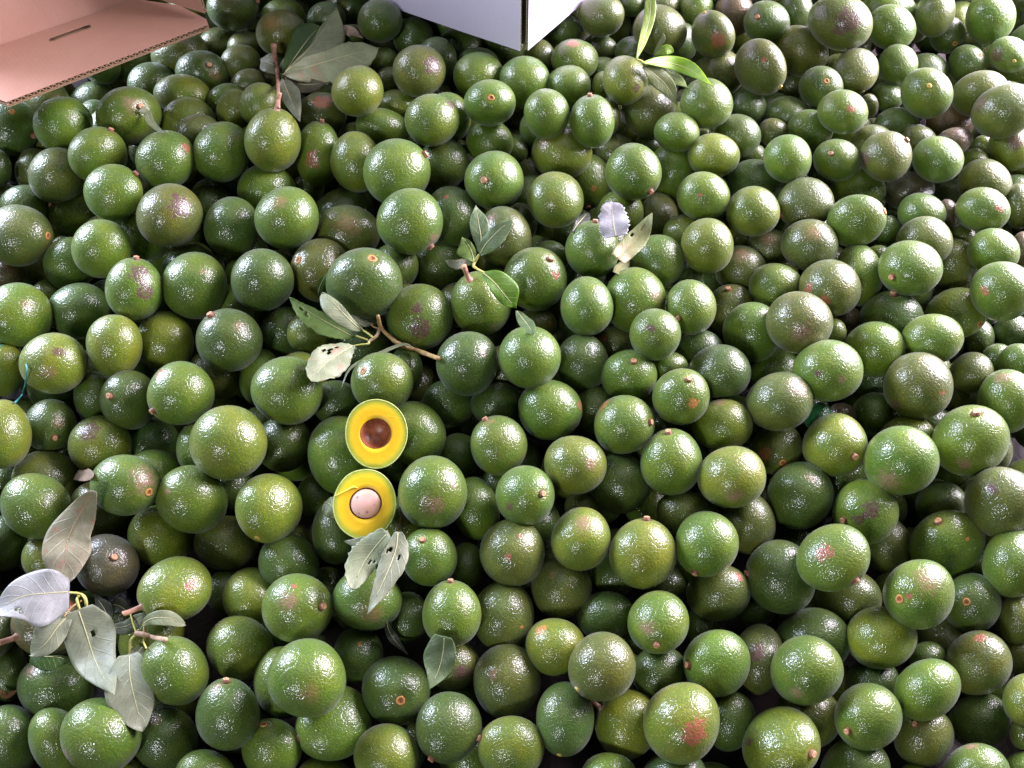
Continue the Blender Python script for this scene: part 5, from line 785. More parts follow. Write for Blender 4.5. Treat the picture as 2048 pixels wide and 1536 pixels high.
1.194 1.7551 0.3866 0.119 0.673 0.437 0.585 0.042 0.042 0.0452 d
1.2741 1.7563 0.378 -0.919 0.31 0.074 0.234 0.0417 0.0417 0.0448 o
1.3684 1.7574 0.3759 0.268 0.668 -0.091 0.688 0.0432 0.0432 0.0442 o
-1.4183 1.8408 0.3984 -0.233 -0.031 0.76 -0.606 0.0397 0.0397 0.0422 o
-1.3179 1.8343 0.3859 -0.599 0.413 0.507 -0.463 0.0435 0.0435 0.0458 g
-1.2362 1.8312 0.3889 -0.15 0.636 0.606 0.453 0.0411 0.0411 0.046 d
-1.1491 1.8396 0.3969 0.095 -0.35 0.856 0.369 0.0413 0.0413 0.0451 d
-1.0586 1.8339 0.3856 -0.032 -0.466 -0.882 -0.055 0.0422 0.0422 0.047 d
-0.964 1.855 0.3936 0.083 -0.727 -0.681 -0.014 0.0414 0.0414 0.0453 g
-0.8783 1.8392 0.3943 0.437 0.315 -0.52 -0.663 0.041 0.041 0.0447 d
-0.8019 1.833 0.4028 -0.789 0.168 -0.588 0.057 0.0438 0.0438 0.0479 y
-0.7053 1.8337 0.4002 0.107 -0.671 0.711 0.18 0.0436 0.0436 0.0475 g
-0.6134 1.8309 0.3991 0.304 0.177 -0.676 0.647 0.0431 0.0431 0.0474 o
-0.4346 1.8369 0.3941 -0.775 0.03 0.603 -0.187 0.0391 0.0391 0.0405 o
-0.3585 1.8307 0.3936 0.629 -0.24 -0.182 0.717 0.0435 0.0435 0.0466 d
-0.1674 1.8376 0.3959 -0.222 -0.366 -0.595 0.681 0.0383 0.0383 0.0404 y
-0.0879 1.8313 0.4064 -0.391 0.054 0.852 -0.344 0.0392 0.0392 0.0421 d
0.01 1.8417 0.4036 0.103 0.477 -0.091 -0.868 0.0381 0.0381 0.0422 g
0.0812 1.8398 0.399 -0.352 0.088 0.243 -0.899 0.042 0.042 0.044 g
0.1757 1.8327 0.3913 0.335 0.596 0.612 -0.398 0.0397 0.0397 0.0424 d
0.2714 1.8336 0.4003 0.345 -0.494 0.069 -0.795 0.0413 0.0413 0.0426 d
0.3468 1.8349 0.391 -0.86 -0.376 0.195 0.286 0.0431 0.0431 0.0451 g
0.4413 1.8348 0.3877 0.659 0.354 0.515 0.42 0.0396 0.0396 0.0412 g
0.5337 1.8345 0.3951 -0.413 0.822 -0.374 -0.115 0.0413 0.0413 0.0454 d
0.6084 1.8355 0.4015 0.063 0.791 0.072 -0.604 0.0414 0.0414 0.0438 y
0.6988 1.8373 0.3976 0.525 0.63 0.428 0.38 0.0435 0.0435 0.047 d
0.793 1.838 0.3927 -0.922 0.261 0.051 0.282 0.0406 0.0406 0.0439 o
0.8824 1.841 0.407 0.116 0.221 0.938 -0.241 0.0416 0.0416 0.044 o
0.9743 1.8403 0.3986 -0.869 0.346 0.094 0.342 0.0398 0.0398 0.0437 d
1.0607 1.8474 0.3936 0.529 0.091 -0.797 0.275 0.0413 0.0413 0.0434 d
1.143 1.8334 0.4045 0.231 0.202 -0.369 -0.878 0.0421 0.0421 0.045 d
1.2258 1.8339 0.399 0.104 -0.063 -0.991 0.063 0.044 0.044 0.0461 d
1.3249 1.8352 0.3989 0.451 -0.195 0.44 0.751 0.0412 0.0412 0.0455 d
1.4186 1.8364 0.3959 0.911 -0.353 0.149 -0.152 0.0423 0.0423 0.0443 g
-1.4466 1.9133 0.4085 -0.01 -0.462 0.653 -0.601 0.0421 0.0421 0.0469 o
-1.3729 1.9074 0.4234 -0.244 0.432 0.15 -0.855 0.0435 0.0435 0.0479 g
-1.2737 1.9067 0.4154 0.94 -0.04 -0.026 0.338 0.042 0.042 0.0452 d
-1.1895 1.9008 0.4064 -0.752 0.503 -0.332 0.268 0.0391 0.0391 0.0417 y
-1.1016 1.9149 0.4091 -0.329 0.307 -0.613 0.649 0.0409 0.0409 0.0435 d
-1.0096 1.9132 0.4082 -0.312 0.599 0.396 -0.622 0.0412 0.0412 0.0449 g
-0.8501 1.9105 0.4076 0.649 -0.124 -0.733 0.164 0.0385 0.0385 0.0416 y
-0.7458 1.9073 0.4139 0.699 -0.439 -0.557 0.091 0.0438 0.0438 0.0466 g
-0.6593 1.9024 0.4054 -0.452 0.497 0.705 -0.228 0.0398 0.0398 0.0419 d
-0.5737 1.9061 0.4099 0.138 0.239 0.585 0.763 0.0427 0.0427 0.0459 o
-0.4826 1.9153 0.4071 0.602 0.643 -0.43 0.2 0.0419 0.0419 0.043 y
-0.3976 1.9127 0.399 0.172 0.972 -0.125 0.098 0.0391 0.0391 0.043 y
-0.3161 1.9172 0.4218 0.968 -0.036 0.245 -0.033 0.0423 0.0423 0.0472 d
-0.2153 1.9069 0.4164 -0.607 0.468 0.634 0.098 0.0397 0.0397 0.0417 d
-0.1285 1.9061 0.4069 0.523 0.559 -0.429 0.48 0.0437 0.0437 0.047 d
-0.0336 1.9083 0.4244 -0.547 -0.379 -0.359 -0.655 0.0417 0.0417 0.045 d
0.1311 1.9077 0.4103 0.409 -0.781 -0.096 -0.462 0.0407 0.0407 0.0449 o
0.2255 1.9123 0.4116 0.403 0.749 0.381 0.362 0.0433 0.0433 0.0451 d
0.3087 1.9141 0.4119 -0.593 -0.111 0.225 -0.765 0.0396 0.0396 0.0405 g
0.3881 1.9136 0.4223 0.831 -0.548 0.092 0.031 0.0418 0.0418 0.0458 y
0.4755 1.919 0.4108 0.335 0.927 -0.164 0.022 0.0431 0.0431 0.0462 g
0.5706 1.9139 0.4142 0.454 0.802 0.347 0.177 0.0415 0.0415 0.0433 d
0.6636 1.9135 0.3999 0.287 0.412 -0.859 -0.102 0.0428 0.0428 0.0458 o
0.749 1.9158 0.406 -0.276 0.206 -0.112 -0.932 0.039 0.039 0.0416 d
0.8387 1.9016 0.398 0.421 0.707 0.566 -0.04 0.0433 0.0433 0.0452 g
0.9254 1.9103 0.3974 -0.367 0.229 -0.121 0.894 0.0418 0.0418 0.0435 d
1.004 1.9147 0.4114 0.003 -0.501 0.454 0.737 0.0411 0.0411 0.0448 d
1.1037 1.9068 0.4156 0.121 0.173 0.406 -0.889 0.0425 0.0425 0.0459 o
1.1903 1.9192 0.409 -0.288 0.658 0.639 0.274 0.0423 0.0423 0.0438 d
1.2775 1.9051 0.4098 0.341 0.442 -0.661 0.501 0.0398 0.0398 0.0408 o
1.3606 1.9102 0.4176 0.21 -0.017 -0.454 0.866 0.0414 0.0414 0.0426 g
1.4527 1.9021 0.4104 0.404 -0.306 -0.851 0.138 0.0394 0.0394 0.0424 y
0.3362 0.1484 0.0405 0.254 0.312 0.28 -0.872 0.0434 0.0434 0.0458 g
0.5189 0.1484 0.0382 -0.705 -0.151 0.66 0.212 0.039 0.039 0.04 o
0.6189 0.1479 0.0408 0.894 -0.2 0.392 -0.089 0.0422 0.0422 0.0441 y
-0.851 0.223 0.0517 -0.835 0.36 -0.341 0.238 0.0435 0.0435 0.0483 y
-0.7595 0.2161 0.043 -0.592 -0.522 -0.223 0.572 0.0423 0.0423 0.0466 d
-0.1517 0.2316 0.042 -0.426 -0.147 -0.508 0.734 0.038 0.038 0.04 d
-0.0558 0.2216 0.0407 -0.107 -0.691 0.715 0.025 0.0401 0.0401 0.0438 g
0.7307 0.2191 0.0479 -0.093 0.656 -0.094 0.744 0.0399 0.0399 0.0424 d
0.8135 0.2382 0.0506 -0.442 0.685 0.277 0.509 0.0383 0.0383 0.041 d
-0.8993 0.3077 0.0651 -0.157 -0.67 -0.526 0.5 0.0436 0.0436 0.0469 d
-0.8032 0.2993 0.0656 -0.155 -0.237 -0.928 0.244 0.0392 0.0392 0.0407 y
-0.4506 0.3055 0.0637 -0.583 0.408 0.224 0.665 0.0403 0.0403 0.0449 y
0.7739 0.3094 0.069 -0.198 0.253 0.753 0.574 0.0411 0.0411 0.0426 d
0.8773 0.2869 0.0527 0.55 -0.361 0.478 0.582 0.0383 0.0383 0.0401 d
-0.8453 0.3756 0.0697 0.201 0.421 0.197 -0.862 0.0426 0.0426 0.0452 d
-0.4972 0.3682 0.0781 0.767 -0.474 0.377 0.214 0.0415 0.0415 0.0451 y
0.7453 0.3778 0.0881 -0.375 -0.565 0.108 -0.727 0.0428 0.0428 0.0475 d
0.8283 0.3817 0.0701 -0.111 0.097 -0.91 -0.386 0.0431 0.0431 0.0453 y
-0.9067 0.4595 0.0831 0.248 0.965 -0.012 -0.088 0.0398 0.0398 0.0427 y
0.6954 0.449 0.0857 -0.052 -0.543 -0.333 -0.769 0.0431 0.0431 0.0445 d
0.7869 0.4509 0.0897 0.314 -0.172 -0.503 -0.787 0.0427 0.0427 0.0439 y
0.9498 0.4556 0.1034 0.375 0.307 -0.23 0.844 0.038 0.038 0.0396 d
-0.8482 0.5266 0.1002 0.131 -0.812 -0.565 0.059 0.0389 0.0389 0.0417 d
-0.1526 0.5263 0.1137 0.754 -0.137 -0.399 0.503 0.0402 0.0402 0.0413 y
0.0325 0.527 0.1085 0.392 -0.776 0.444 0.217 0.0415 0.0415 0.0429 d
0.7339 0.5217 0.1029 0.93 -0.17 0.325 0.02 0.0422 0.0422 0.0468 o
0.9083 0.5287 0.0977 -0.401 0.145 -0.817 -0.388 0.0413 0.0413 0.0447 o
0.9906 0.5262 0.101 0.849 -0.512 -0.119 -0.056 0.043 0.043 0.046 d
-0.9846 0.605 0.127 0.233 0.66 0.631 -0.334 0.0402 0.0402 0.0431 d
-0.8892 0.6053 0.1124 -0.595 0.235 0.388 -0.664 0.0411 0.0411 0.0449 g
-0.5389 0.5944 0.1231 0.892 -0.117 -0.223 0.375 0.0425 0.0425 0.0448 g
0.0823 0.6079 0.1152 -0.683 -0.702 0.179 -0.097 0.0384 0.0384 0.041 y
0.333 0.5878 0.1206 0.263 0.117 0.727 0.623 0.0411 0.0411 0.0446 g
0.4985 0.5978 0.1118 0.872 -0.469 0.14 0.015 0.0431 0.0431 0.0466 g
0.7788 0.5866 0.1203 0.135 0.793 -0.314 -0.504 0.0386 0.0386 0.0416 y
0.9509 0.599 0.1098 -0.426 -0.507 -0.432 -0.613 0.0387 0.0387 0.0407 g
1.0292 0.6075 0.1118 -0.29 0.825 -0.485 0.032 0.0404 0.0404 0.0444 y
-1.0299 0.6777 0.136 -0.389 0.27 -0.761 0.444 0.0414 0.0414 0.0433 y
0.8251 0.6785 0.1313 0.375 -0.47 0.795 0.081 0.0384 0.0384 0.0399 d
-0.9861 0.7471 0.1354 0.459 0.313 -0.453 0.697 0.0425 0.0425 0.0474 d
-0.7278 0.7471 0.146 0.587 -0.529 -0.597 -0.137 0.0428 0.0428 0.0471 g
0.778 0.7404 0.1295 -0.646 -0.607 -0.106 0.451 0.0405 0.0405 0.0426 o
0.965 0.7443 0.1475 -0.454 0.582 -0.657 0.152 0.0414 0.0414 0.0436 g
-0.9381 0.8213 0.1613 0.172 -0.631 0.23 -0.72 0.0418 0.0418 0.0456 d
-0.8495 0.824 0.1523 0.466 -0.448 -0.191 -0.739 0.0439 0.0439 0.0476 y
-0.2457 0.8238 0.156 0.26 -0.318 -0.496 0.765 0.0439 0.0439 0.0487 d
1.0806 0.8194 0.155 -0.982 -0.17 0.059 -0.057 0.0419 0.0419 0.0441 y
-1.0702 0.9026 0.1617 -0.175 -0.172 0.584 -0.774 0.0425 0.0425 0.0458 d
-0.9854 0.8984 0.1605 -0.325 -0.082 -0.887 0.318 0.0389 0.0389 0.0415 g
-0.6066 0.9025 0.1765 -0.466 -0.69 -0.421 0.36 0.041 0.041 0.0424 g
-0.4496 0.8886 0.1709 0.928 -0.037 -0.371 0.001 0.0435 0.0435 0.0469 g
0.257 0.8941 0.1565 -0.084 -0.875 0.476 0.037 0.039 0.039 0.0411 y
0.5104 0.8947 0.1665 -0.155 0.959 -0.23 0.062 0.0385 0.0385 0.0404 g
0.7764 0.8982 0.1711 -0.33 -0.147 0.833 0.419 0.0398 0.0398 0.0439 o
0.8578 0.9092 0.1696 0.161 -0.98 -0.045 0.105 0.0432 0.0432 0.0442 g
0.9402 0.8822 0.1634 0.07 0.635 -0.137 0.757 0.0385 0.0385 0.0416 d
1.0322 0.8986 0.1587 0.748 0.407 0.525 0.023 0.0437 0.0437 0.0457 y
1.1325 0.8991 0.1787 -0.67 -0.315 0.667 0.081 0.0424 0.0424 0.0473 g
-1.1135 0.9704 0.1769 -0.659 -0.013 0.311 -0.685 0.0395 0.0395 0.0413 d
-1.0192 0.971 0.1765 -0.418 -0.246 -0.69 -0.538 0.0402 0.0402 0.0421 g
-0.4136 0.9677 0.1697 0.582 0.203 0.782 0.093 0.0434 0.0434 0.047 g
0.1216 0.9645 0.1724 -0.43 -0.081 0.881 -0.182 0.0383 0.0383 0.0424 d
0.9132 0.9758 0.1831 -0.492 -0.607 0.043 -0.623 0.0392 0.0392 0.0419 d
1.0837 0.9822 0.182 -0.729 0.423 -0.308 -0.441 0.0405 0.0405 0.045 g
1.1723 0.9698 0.1733 -0.595 0.801 0.063 -0.008 0.0419 0.0419 0.0458 g
-1.1575 1.0398 0.1829 0.366 0.608 -0.29 -0.642 0.0414 0.0414 0.0458 o
-0.7095 1.0418 0.1912 0.367 -0.77 -0.175 0.491 0.0431 0.0431 0.0481 y
-0.3636 1.045 0.1984 -0.511 -0.741 0.431 -0.073 0.0413 0.0413 0.0426 y
-0.1918 1.0426 0.1915 0.234 0.183 -0.529 0.795 0.0399 0.0399 0.0412 d
0.9581 1.0494 0.1949 0.317 0.864 -0.381 -0.091 0.0409 0.0409 0.0417 o
-1.1991 1.1224 0.2104 -0.629 -0.436 0.507 0.397 0.0387 0.0387 0.0433 y
-1.0171 1.1158 0.2016 -0.21 -0.142 -0.062 0.965 0.0382 0.0382 0.0408 d
-0.9355 1.1241 0.197 -0.014 0.067 0.837 0.543 0.0388 0.0388 0.0426 o
-0.6717 1.1204 0.2107 -0.498 0.237 -0.461 0.695 0.0404 0.0404 0.0431 g
-0.0468 1.1148 0.2109 -0.02 0.822 -0.045 -0.568 0.0411 0.0411 0.0428 y
0.0331 1.1222 0.2045 -0.103 0.294 0.104 0.944 0.0434 0.0434 0.0467 d
0.9079 1.1176 0.2145 0.845 -0.115 -0.48 -0.206 0.0391 0.0391 0.0411 d
1.086 1.1202 0.1986 -0.644 0.599 0.39 0.272 0.0418 0.0418 0.0451 o
-1.2514 1.1912 0.2181 0.844 -0.385 -0.246 0.282 0.0392 0.0392 0.0417 o
-1.1578 1.195 0.211 -0.323 -0.613 0.171 0.7 0.0435 0.0435 0.0486 o
-0.9846 1.2003 0.2187 0.269 -0.741 0.106 0.606 0.0436 0.0436 0.0451 d
-0.7989 1.1862 0.2153 0.497 0.031 -0.841 0.212 0.0395 0.0395 0.0403 y
-0.6293 1.2011 0.2231 -0.321 0.72 0.488 0.374 0.044 0.044 0.0483 y
-0.1944 1.1984 0.2212 -0.574 0.315 0.586 0.478 0.0392 0.0392 0.0433 o
0.5946 1.1872 0.2328 0.156 -0.793 -0.526 -0.265 0.0383 0.0383 0.0397 g
0.6927 1.1972 0.2198 0.663 0.236 0.27 -0.657 0.0417 0.0417 0.0438 d
0.7713 1.1974 0.2223 -0.485 0.855 -0.078 0.165 0.0387 0.0387 0.0428 d
0.9589 1.1904 0.2239 -0.139 -0.603 0.611 0.494 0.0432 0.0432 0.0454 y
1.0474 1.1941 0.2041 -0.611 0.465 0.536 -0.35 0.0391 0.0391 0.0405 d
1.2186 1.1913 0.2235 0.598 0.173 0.29 -0.726 0.0382 0.0382 0.0395 d
-1.1998 1.2712 0.2334 -0.459 0.235 0.18 0.838 0.0408 0.0408 0.0451 d
-1.1081 1.2742 0.2326 0.83 0.382 -0.257 0.316 0.0419 0.0419 0.0442 y
-0.7634 1.2771 0.2361 0.014 0.66 0.624 -0.418 0.0416 0.0416 0.0446 g
0.1293 1.2725 0.2327 -0.141 0.878 0.378 0.258 0.0401 0.0401 0.0442 g
0.3834 1.2748 0.2293 0.342 -0.809 -0.077 0.471 0.0407 0.0407 0.0429 d
0.638 1.2682 0.2365 -0.472 -0.857 -0.158 0.136 0.0388 0.0388 0.0434 y
0.9168 1.2634 0.2404 0.142 0.16 -0.914 0.345 0.0411 0.0411 0.0423 o
0.9924 1.2682 0.2307 -0.439 -0.187 -0.873 -0.102 0.0383 0.0383 0.0411 d
1.1824 1.2692 0.2212 -0.877 0.417 0.084 0.222 0.042 0.042 0.0447 o
1.261 1.275 0.2332 0.293 -0.589 0.506 0.558 0.0425 0.0425 0.0441 y
-1.2412 1.3561 0.248 0.433 -0.782 0.385 0.23 0.0433 0.0433 0.0446 d
-1.0685 1.3476 0.2457 -0.5 0.628 -0.596 0.001 0.0438 0.0438 0.0483 y
-0.9856 1.3493 0.2432 0.5 -0.548 0.622 0.25 0.0413 0.0413 0.0425 d
-0.8933 1.3446 0.252 -0.476 -0.794 0.293 -0.238 0.0395 0.0395 0.0442 o
-0.3574 1.356 0.2404 0.097 0.294 -0.934 0.178 0.039 0.039 0.0407 g
0.0719 1.3532 0.245 -0.045 0.01 -0.957 0.285 0.0421 0.0421 0.047 y
0.2538 1.3535 0.2532 -0.599 0.341 -0.148 0.709 0.04 0.04 0.0437 d
0.5953 1.3361 0.2478 0.035 -0.426 -0.685 0.59 0.0399 0.0399 0.0442 d
0.947 1.3458 0.2494 -0.09 -0.531 -0.144 0.83 0.0437 0.0437 0.048 g
1.2205 1.3535 0.2513 0.478 0.467 -0.357 0.652 0.0397 0.0397 0.0426 d
1.3001 1.3529 0.2509 0.761 0.216 0.596 -0.137 0.0401 0.0401 0.0444 g
-1.2909 1.4228 0.2589 -0.54 0.099 -0.541 0.637 0.0381 0.0381 0.041 y
-1.2127 1.4387 0.261 0.13 0.474 0.002 0.871 0.0403 0.0403 0.0434 d
-1.1169 1.4189 0.2641 0.427 0.718 0.461 0.3 0.0431 0.0431 0.0459 y
-1.0286 1.4151 0.2553 -0.437 -0.536 -0.079 -0.718 0.0399 0.0399 0.0426 d
-0.9273 1.4155 0.2545 0.032 0.473 -0.875 0.095 0.0404 0.0404 0.0415 g
-0.4146 1.4255 0.2661 -0.257 -0.838 0.097 -0.472 0.0403 0.0403 0.0411 o
-0.3267 1.4249 0.2779 -0.278 -0.099 -0.836 0.463 0.0416 0.0416 0.0443 o
0.4603 1.4234 0.248 0.178 0.674 0.053 0.715 0.0406 0.0406 0.0423 y
0.6441 1.4239 0.2615 -0.978 -0.098 0.113 -0.143 0.0388 0.0388 0.0402 y
0.8129 1.4202 0.2634 0.506 -0.111 0.598 -0.612 0.0416 0.0416 0.0442 d
1.0111 1.4208 0.2583 0.362 0.73 -0.308 0.491 0.0399 0.0399 0.0439 y
1.083 1.4256 0.2489 0.703 -0.067 0.567 0.424 0.0381 0.0381 0.0419 g
1.2606 1.416 0.2511 0.325 -0.601 -0.418 -0.599 0.0422 0.0422 0.0466 o
-1.3367 1.4977 0.2708 0.594 0.756 0.27 0.057 0.041 0.041 0.0418 g
-1.1629 1.4961 0.2828 -0.099 -0.526 -0.433 -0.725 0.0381 0.0381 0.0399 y
-0.9934 1.4993 0.2731 -0.084 -0.512 -0.437 0.734 0.0424 0.0424 0.046 o
-0.8936 1.4924 0.2608 -0.253 -0.654 0.69 -0.177 0.0437 0.0437 0.0462 y
-0.0075 1.4951 0.2725 0.852 0.045 -0.424 -0.305 0.0406 0.0406 0.0426 d
0.3356 1.5073 0.2784 -0.449 0.194 0.2 0.849 0.0389 0.0389 0.0401 d
0.6837 1.5002 0.2777 -0.219 -0.07 -0.314 -0.921 0.0385 0.0385 0.0411 o
0.9511 1.4955 0.2766 -0.64 0.43 -0.506 -0.386 0.0429 0.0429 0.0464 y
1.0465 1.5029 0.2776 -0.527 -0.107 0.545 -0.643 0.0427 0.0427 0.0443 d
1.2278 1.4857 0.2755 -0.37 0.76 -0.349 0.405 0.042 0.042 0.043 d
1.3044 1.5124 0.2782 -0.558 -0.153 -0.783 0.228 0.0414 0.0414 0.0447 d
-1.3732 1.5659 0.2939 0.923 0.376 -0.005 0.086 0.0399 0.0399 0.0441 o
-1.2846 1.562 0.2753 0.197 0.257 -0.044 -0.945 0.0428 0.0428 0.0464 d
-1.1159 1.5682 0.2838 0.593 0.392 -0.432 -0.555 0.0421 0.0421 0.0441 d
-1.0333 1.581 0.2764 -0.14 -0.133 -0.96 0.205 0.0387 0.0387 0.0428 g
-0.9464 1.5744 0.2946 -0.553 -0.003 -0.463 -0.692 0.0425 0.0425 0.0456 y
-0.8456 1.5731 0.2778 0.173 0.844 -0.458 0.219 0.0404 0.0404 0.0418 o
-0.7552 1.5703 0.2778 0.31 0.894 0.154 0.283 0.0422 0.0422 0.0464 y
-0.6722 1.5725 0.2955 -0.101 -0.814 -0.532 0.21 0.0401 0.0401 0.0443 y
-0.2339 1.5759 0.3 -0.111 -0.803 -0.555 0.185 0.0401 0.0401 0.0448 d
-0.1328 1.5742 0.287 -0.636 -0.578 -0.5 -0.109 0.0394 0.0394 0.0409 d
-0.0599 1.5579 0.2867 -0.241 -0.332 0.255 -0.875 0.0433 0.0433 0.0471 g
0.0411 1.5688 0.2947 0.018 -0.482 0.362 -0.797 0.0431 0.0431 0.0446 g
0.1306 1.5696 0.2929 -0.363 0.895 0.028 -0.256 0.0423 0.0423 0.0464 o
0.6637 1.5722 0.2873 -0.146 -0.803 0.572 0.078 0.0398 0.0398 0.0427 o
0.8174 1.574 0.2849 0.608 0.702 0.186 0.321 0.0432 0.0432 0.0482 o
0.9129 1.5713 0.2868 0.062 0.336 0.37 -0.864 0.0427 0.0427 0.0467 y
1.0946 1.5786 0.2911 -0.352 -0.62 -0.675 -0.188 0.0403 0.0403 0.0435 g
1.3584 1.5722 0.2943 0.212 0.213 -0.73 0.614 0.0418 0.0418 0.0465 g
-1.4164 1.653 0.2943 0.655 -0.636 -0.378 0.152 0.0435 0.0435 0.0458 g
-1.0683 1.6534 0.3029 0.86 0.132 -0.349 0.347 0.0431 0.0431 0.0474 g
-0.9878 1.6531 0.2944 0.336 -0.577 0.704 0.24 0.0386 0.0386 0.042 g
-0.7167 1.6484 0.3053 -0.795 0.595 -0.099 0.065 0.0402 0.0402 0.0439 g
-0.5494 1.6422 0.3077 -0.665 0.217 -0.235 0.675 0.0389 0.0389 0.042 d
-0.288 1.6482 0.3122 -0.171 0.109 0.172 -0.964 0.0414 0.0414 0.0442 y
-0.1924 1.6432 0.2982 0.85 -0.201 0.192 0.447 0.0382 0.0382 0.0415 d
-0.0209 1.6408 0.2925 -0.28 0.939 0.089 0.18 0.0419 0.0419 0.0466 o
0.0759 1.6616 0.3078 0.133 -0.497 0.499 -0.697 0.0433 0.0433 0.0468 o
0.1707 1.642 0.3032 0.346 -0.575 0.276 0.689 0.0387 0.0387 0.0415 y
0.2548 1.6496 0.3002 -0.04 0.76 0.057 -0.646 0.0401 0.0401 0.0431 d
0.3371 1.6425 0.3054 0.879 -0.454 -0.028 -0.143 0.0381 0.0381 0.039 y
0.5044 1.6392 0.2966 -0.621 -0.421 -0.338 -0.568 0.0394 0.0394 0.0404 d
0.6804 1.643 0.2885 -0.171 -0.807 -0.04 -0.564 0.0398 0.0398 0.0423 d
0.7617 1.643 0.2954 0.83 -0.377 -0.296 0.286 0.0416 0.0416 0.0457 g
0.8609 1.6542 0.301 -0.073 -0.941 0.316 -0.092 0.0404 0.0404 0.0448 d
1.1295 1.6536 0.3024 -0.894 0.27 0.35 -0.078 0.0439 0.0439 0.0459 o
1.4095 1.6454 0.3008 0.712 0.549 0.375 0.225 0.0423 0.0423 0.0453 d
-1.3847 1.7198 0.3187 0.53 -0.334 0.733 0.264 0.0421 0.0421 0.0454 o
-1.2932 1.7233 0.3172 -0.246 0.399 -0.287 -0.836 0.0394 0.0394 0.0413 d
-1.0262 1.7358 0.3127 -0.569 -0.491 -0.035 -0.658 0.0426 0.0426 0.045 d
-0.9427 1.7188 0.3091 -0.762 -0.268 -0.368 -0.46 0.0427 0.0427 0.0459 d
-0.8534 1.7235 0.3167 -0.538 -0.278 -0.258 -0.753 0.0386 0.0386 0.043 d
-0.5973 1.7301 0.3172 0.687 -0.468 -0.479 0.281 0.0397 0.0397 0.0421 d
-0.3264 1.723 0.3143 0.497 -0.342 0.517 0.607 0.0403 0.0403 0.0436 d
-0.0594 1.7271 0.3071 -0.547 0.671 0.139 -0.482 0.0409 0.0409 0.0425 d
0.0327 1.7251 0.3133 0.366 0.716 -0.012 0.595 0.0395 0.0395 0.0416 d
0.1139 1.7265 0.3077 -0.124 0.692 -0.516 -0.49 0.0385 0.0385 0.0411 d
0.2952 1.722 0.3145 0.618 -0.387 0.218 0.648 0.0386 0.0386 0.0431 d
0.3752 1.7186 0.3127 -0.633 -0.553 0.537 -0.074 0.0429 0.0429 0.0462 y
0.6435 1.7111 0.309 0.112 0.277 0.405 -0.864 0.0412 0.0412 0.0447 o
0.9101 1.7215 0.3097 -0.622 0.284 0.672 0.284 0.0395 0.0395 0.0408 d
0.9998 1.7227 0.3195 -0.346 -0.86 -0.374 -0.021 0.0426 0.0426 0.0468 g
1.0846 1.72 0.3046 0.296 -0.213 -0.293 0.884 0.0422 0.0422 0.0465 y
1.4343 1.7227 0.3109 0.362 -0.702 0.575 0.215 0.0424 0.0424 0.0453 d
-1.4139 1.7969 0.3235 0.029 0.634 0.749 -0.189 0.042 0.042 0.0463 d
-1.3381 1.7945 0.3184 -0.711 -0.078 -0.652 -0.251 0.0423 0.0423 0.0446 o
-1.157 1.8027 0.3344 0.526 -0.52 0.475 0.476 0.0412 0.0412 0.0458 d
-1.074 1.7901 0.3222 0.266 0.399 0.817 -0.321 0.0383 0.0383 0.0414 d
-0.9063 1.7914 0.3191 -0.555 -0.513 0.134 -0.641 0.0419 0.0419 0.046 d
-0.711 1.8044 0.3316 0.309 0.612 0.571 0.452 0.0399 0.0399 0.0416 o
-0.63 1.7955 0.3209 0.345 0.741 0.002 0.576 0.0411 0.0411 0.0438 d
-0.4603 1.7921 0.3346 0.118 0.368 -0.903 0.188 0.0419 0.0419 0.0444 d
-0.3575 1.791 0.319 0.751 -0.119 0.647 -0.05 0.0418 0.0418 0.0459 d
-0.2733 1.7919 0.3313 -0.549 -0.276 0.386 0.688 0.0436 0.0436 0.0467 y
0.9405 1.7901 0.3227 0.617 0.727 -0.18 0.242 0.0382 0.0382 0.0425 y
1.0433 1.7932 0.3184 -0.791 -0.149 -0.509 -0.305 0.0427 0.0427 0.0463 d
1.128 1.8024 0.3261 0.042 -0.384 0.888 -0.251 0.0387 0.0387 0.0408 y
1.2126 1.798 0.3291 -0.763 0.074 0.037 -0.641 0.0399 0.0399 0.0411 y
-1.4622 1.8803 0.3428 0.869 0.461 0.131 -0.121 0.0391 0.0391 0.0432 d
-1.3725 1.8716 0.3382 -0.776 0.281 0.537 0.173 0.043 0.043 0.0477 g
-1.1993 1.8792 0.3401 0.159 0.314 0.383 -0.854 0.039 0.039 0.0403 g
-0.767 1.8633 0.3361 0.501 -0.106 -0.771 -0.378 0.0387 0.0387 0.0397 o
-0.5841 1.861 0.3366 0.144 0.258 -0.872 -0.391 0.0404 0.0404 0.0447 g
-0.5012 1.8752 0.3373 -0.702 0.642 -0.175 -0.253 0.0417 0.0417 0.0463 d
-0.3222 1.8841 0.3374 0.249 -0.326 -0.624 -0.665 0.0401 0.0401 0.0422 o
-0.2339 1.8697 0.3432 -0.217 -0.062 -0.119 -0.967 0.043 0.043 0.046 o
-0.0642 1.8613 0.3362 -0.082 0.467 0.309 0.825 0.0397 0.0397 0.0407 g
0.1307 1.8714 0.3455 0.049 -0.436 -0.794 0.42 0.0388 0.0388 0.0417 g
0.2009 1.8663 0.3359 0.077 -0.64 0.702 0.303 0.0386 0.0386 0.0393 y
0.2958 1.8705 0.3415 -0.077 0.039 -0.179 0.98 0.04 0.04 0.0434 d
0.7452 1.875 0.3358 -0.073 -0.762 -0.41 -0.495 0.0427 0.0427 0.0449 d
1.1647 1.8678 0.3411 0.637 0.163 -0.561 -0.502 0.0393 0.0393 0.043 g
-1.5072 1.935 0.3599 0.299 -0.17 0.549 -0.761 0.0402 0.0402 0.0444 o
-1.2508 1.9476 0.3548 0.195 0.891 0.239 -0.332 0.0405 0.0405 0.0449 y
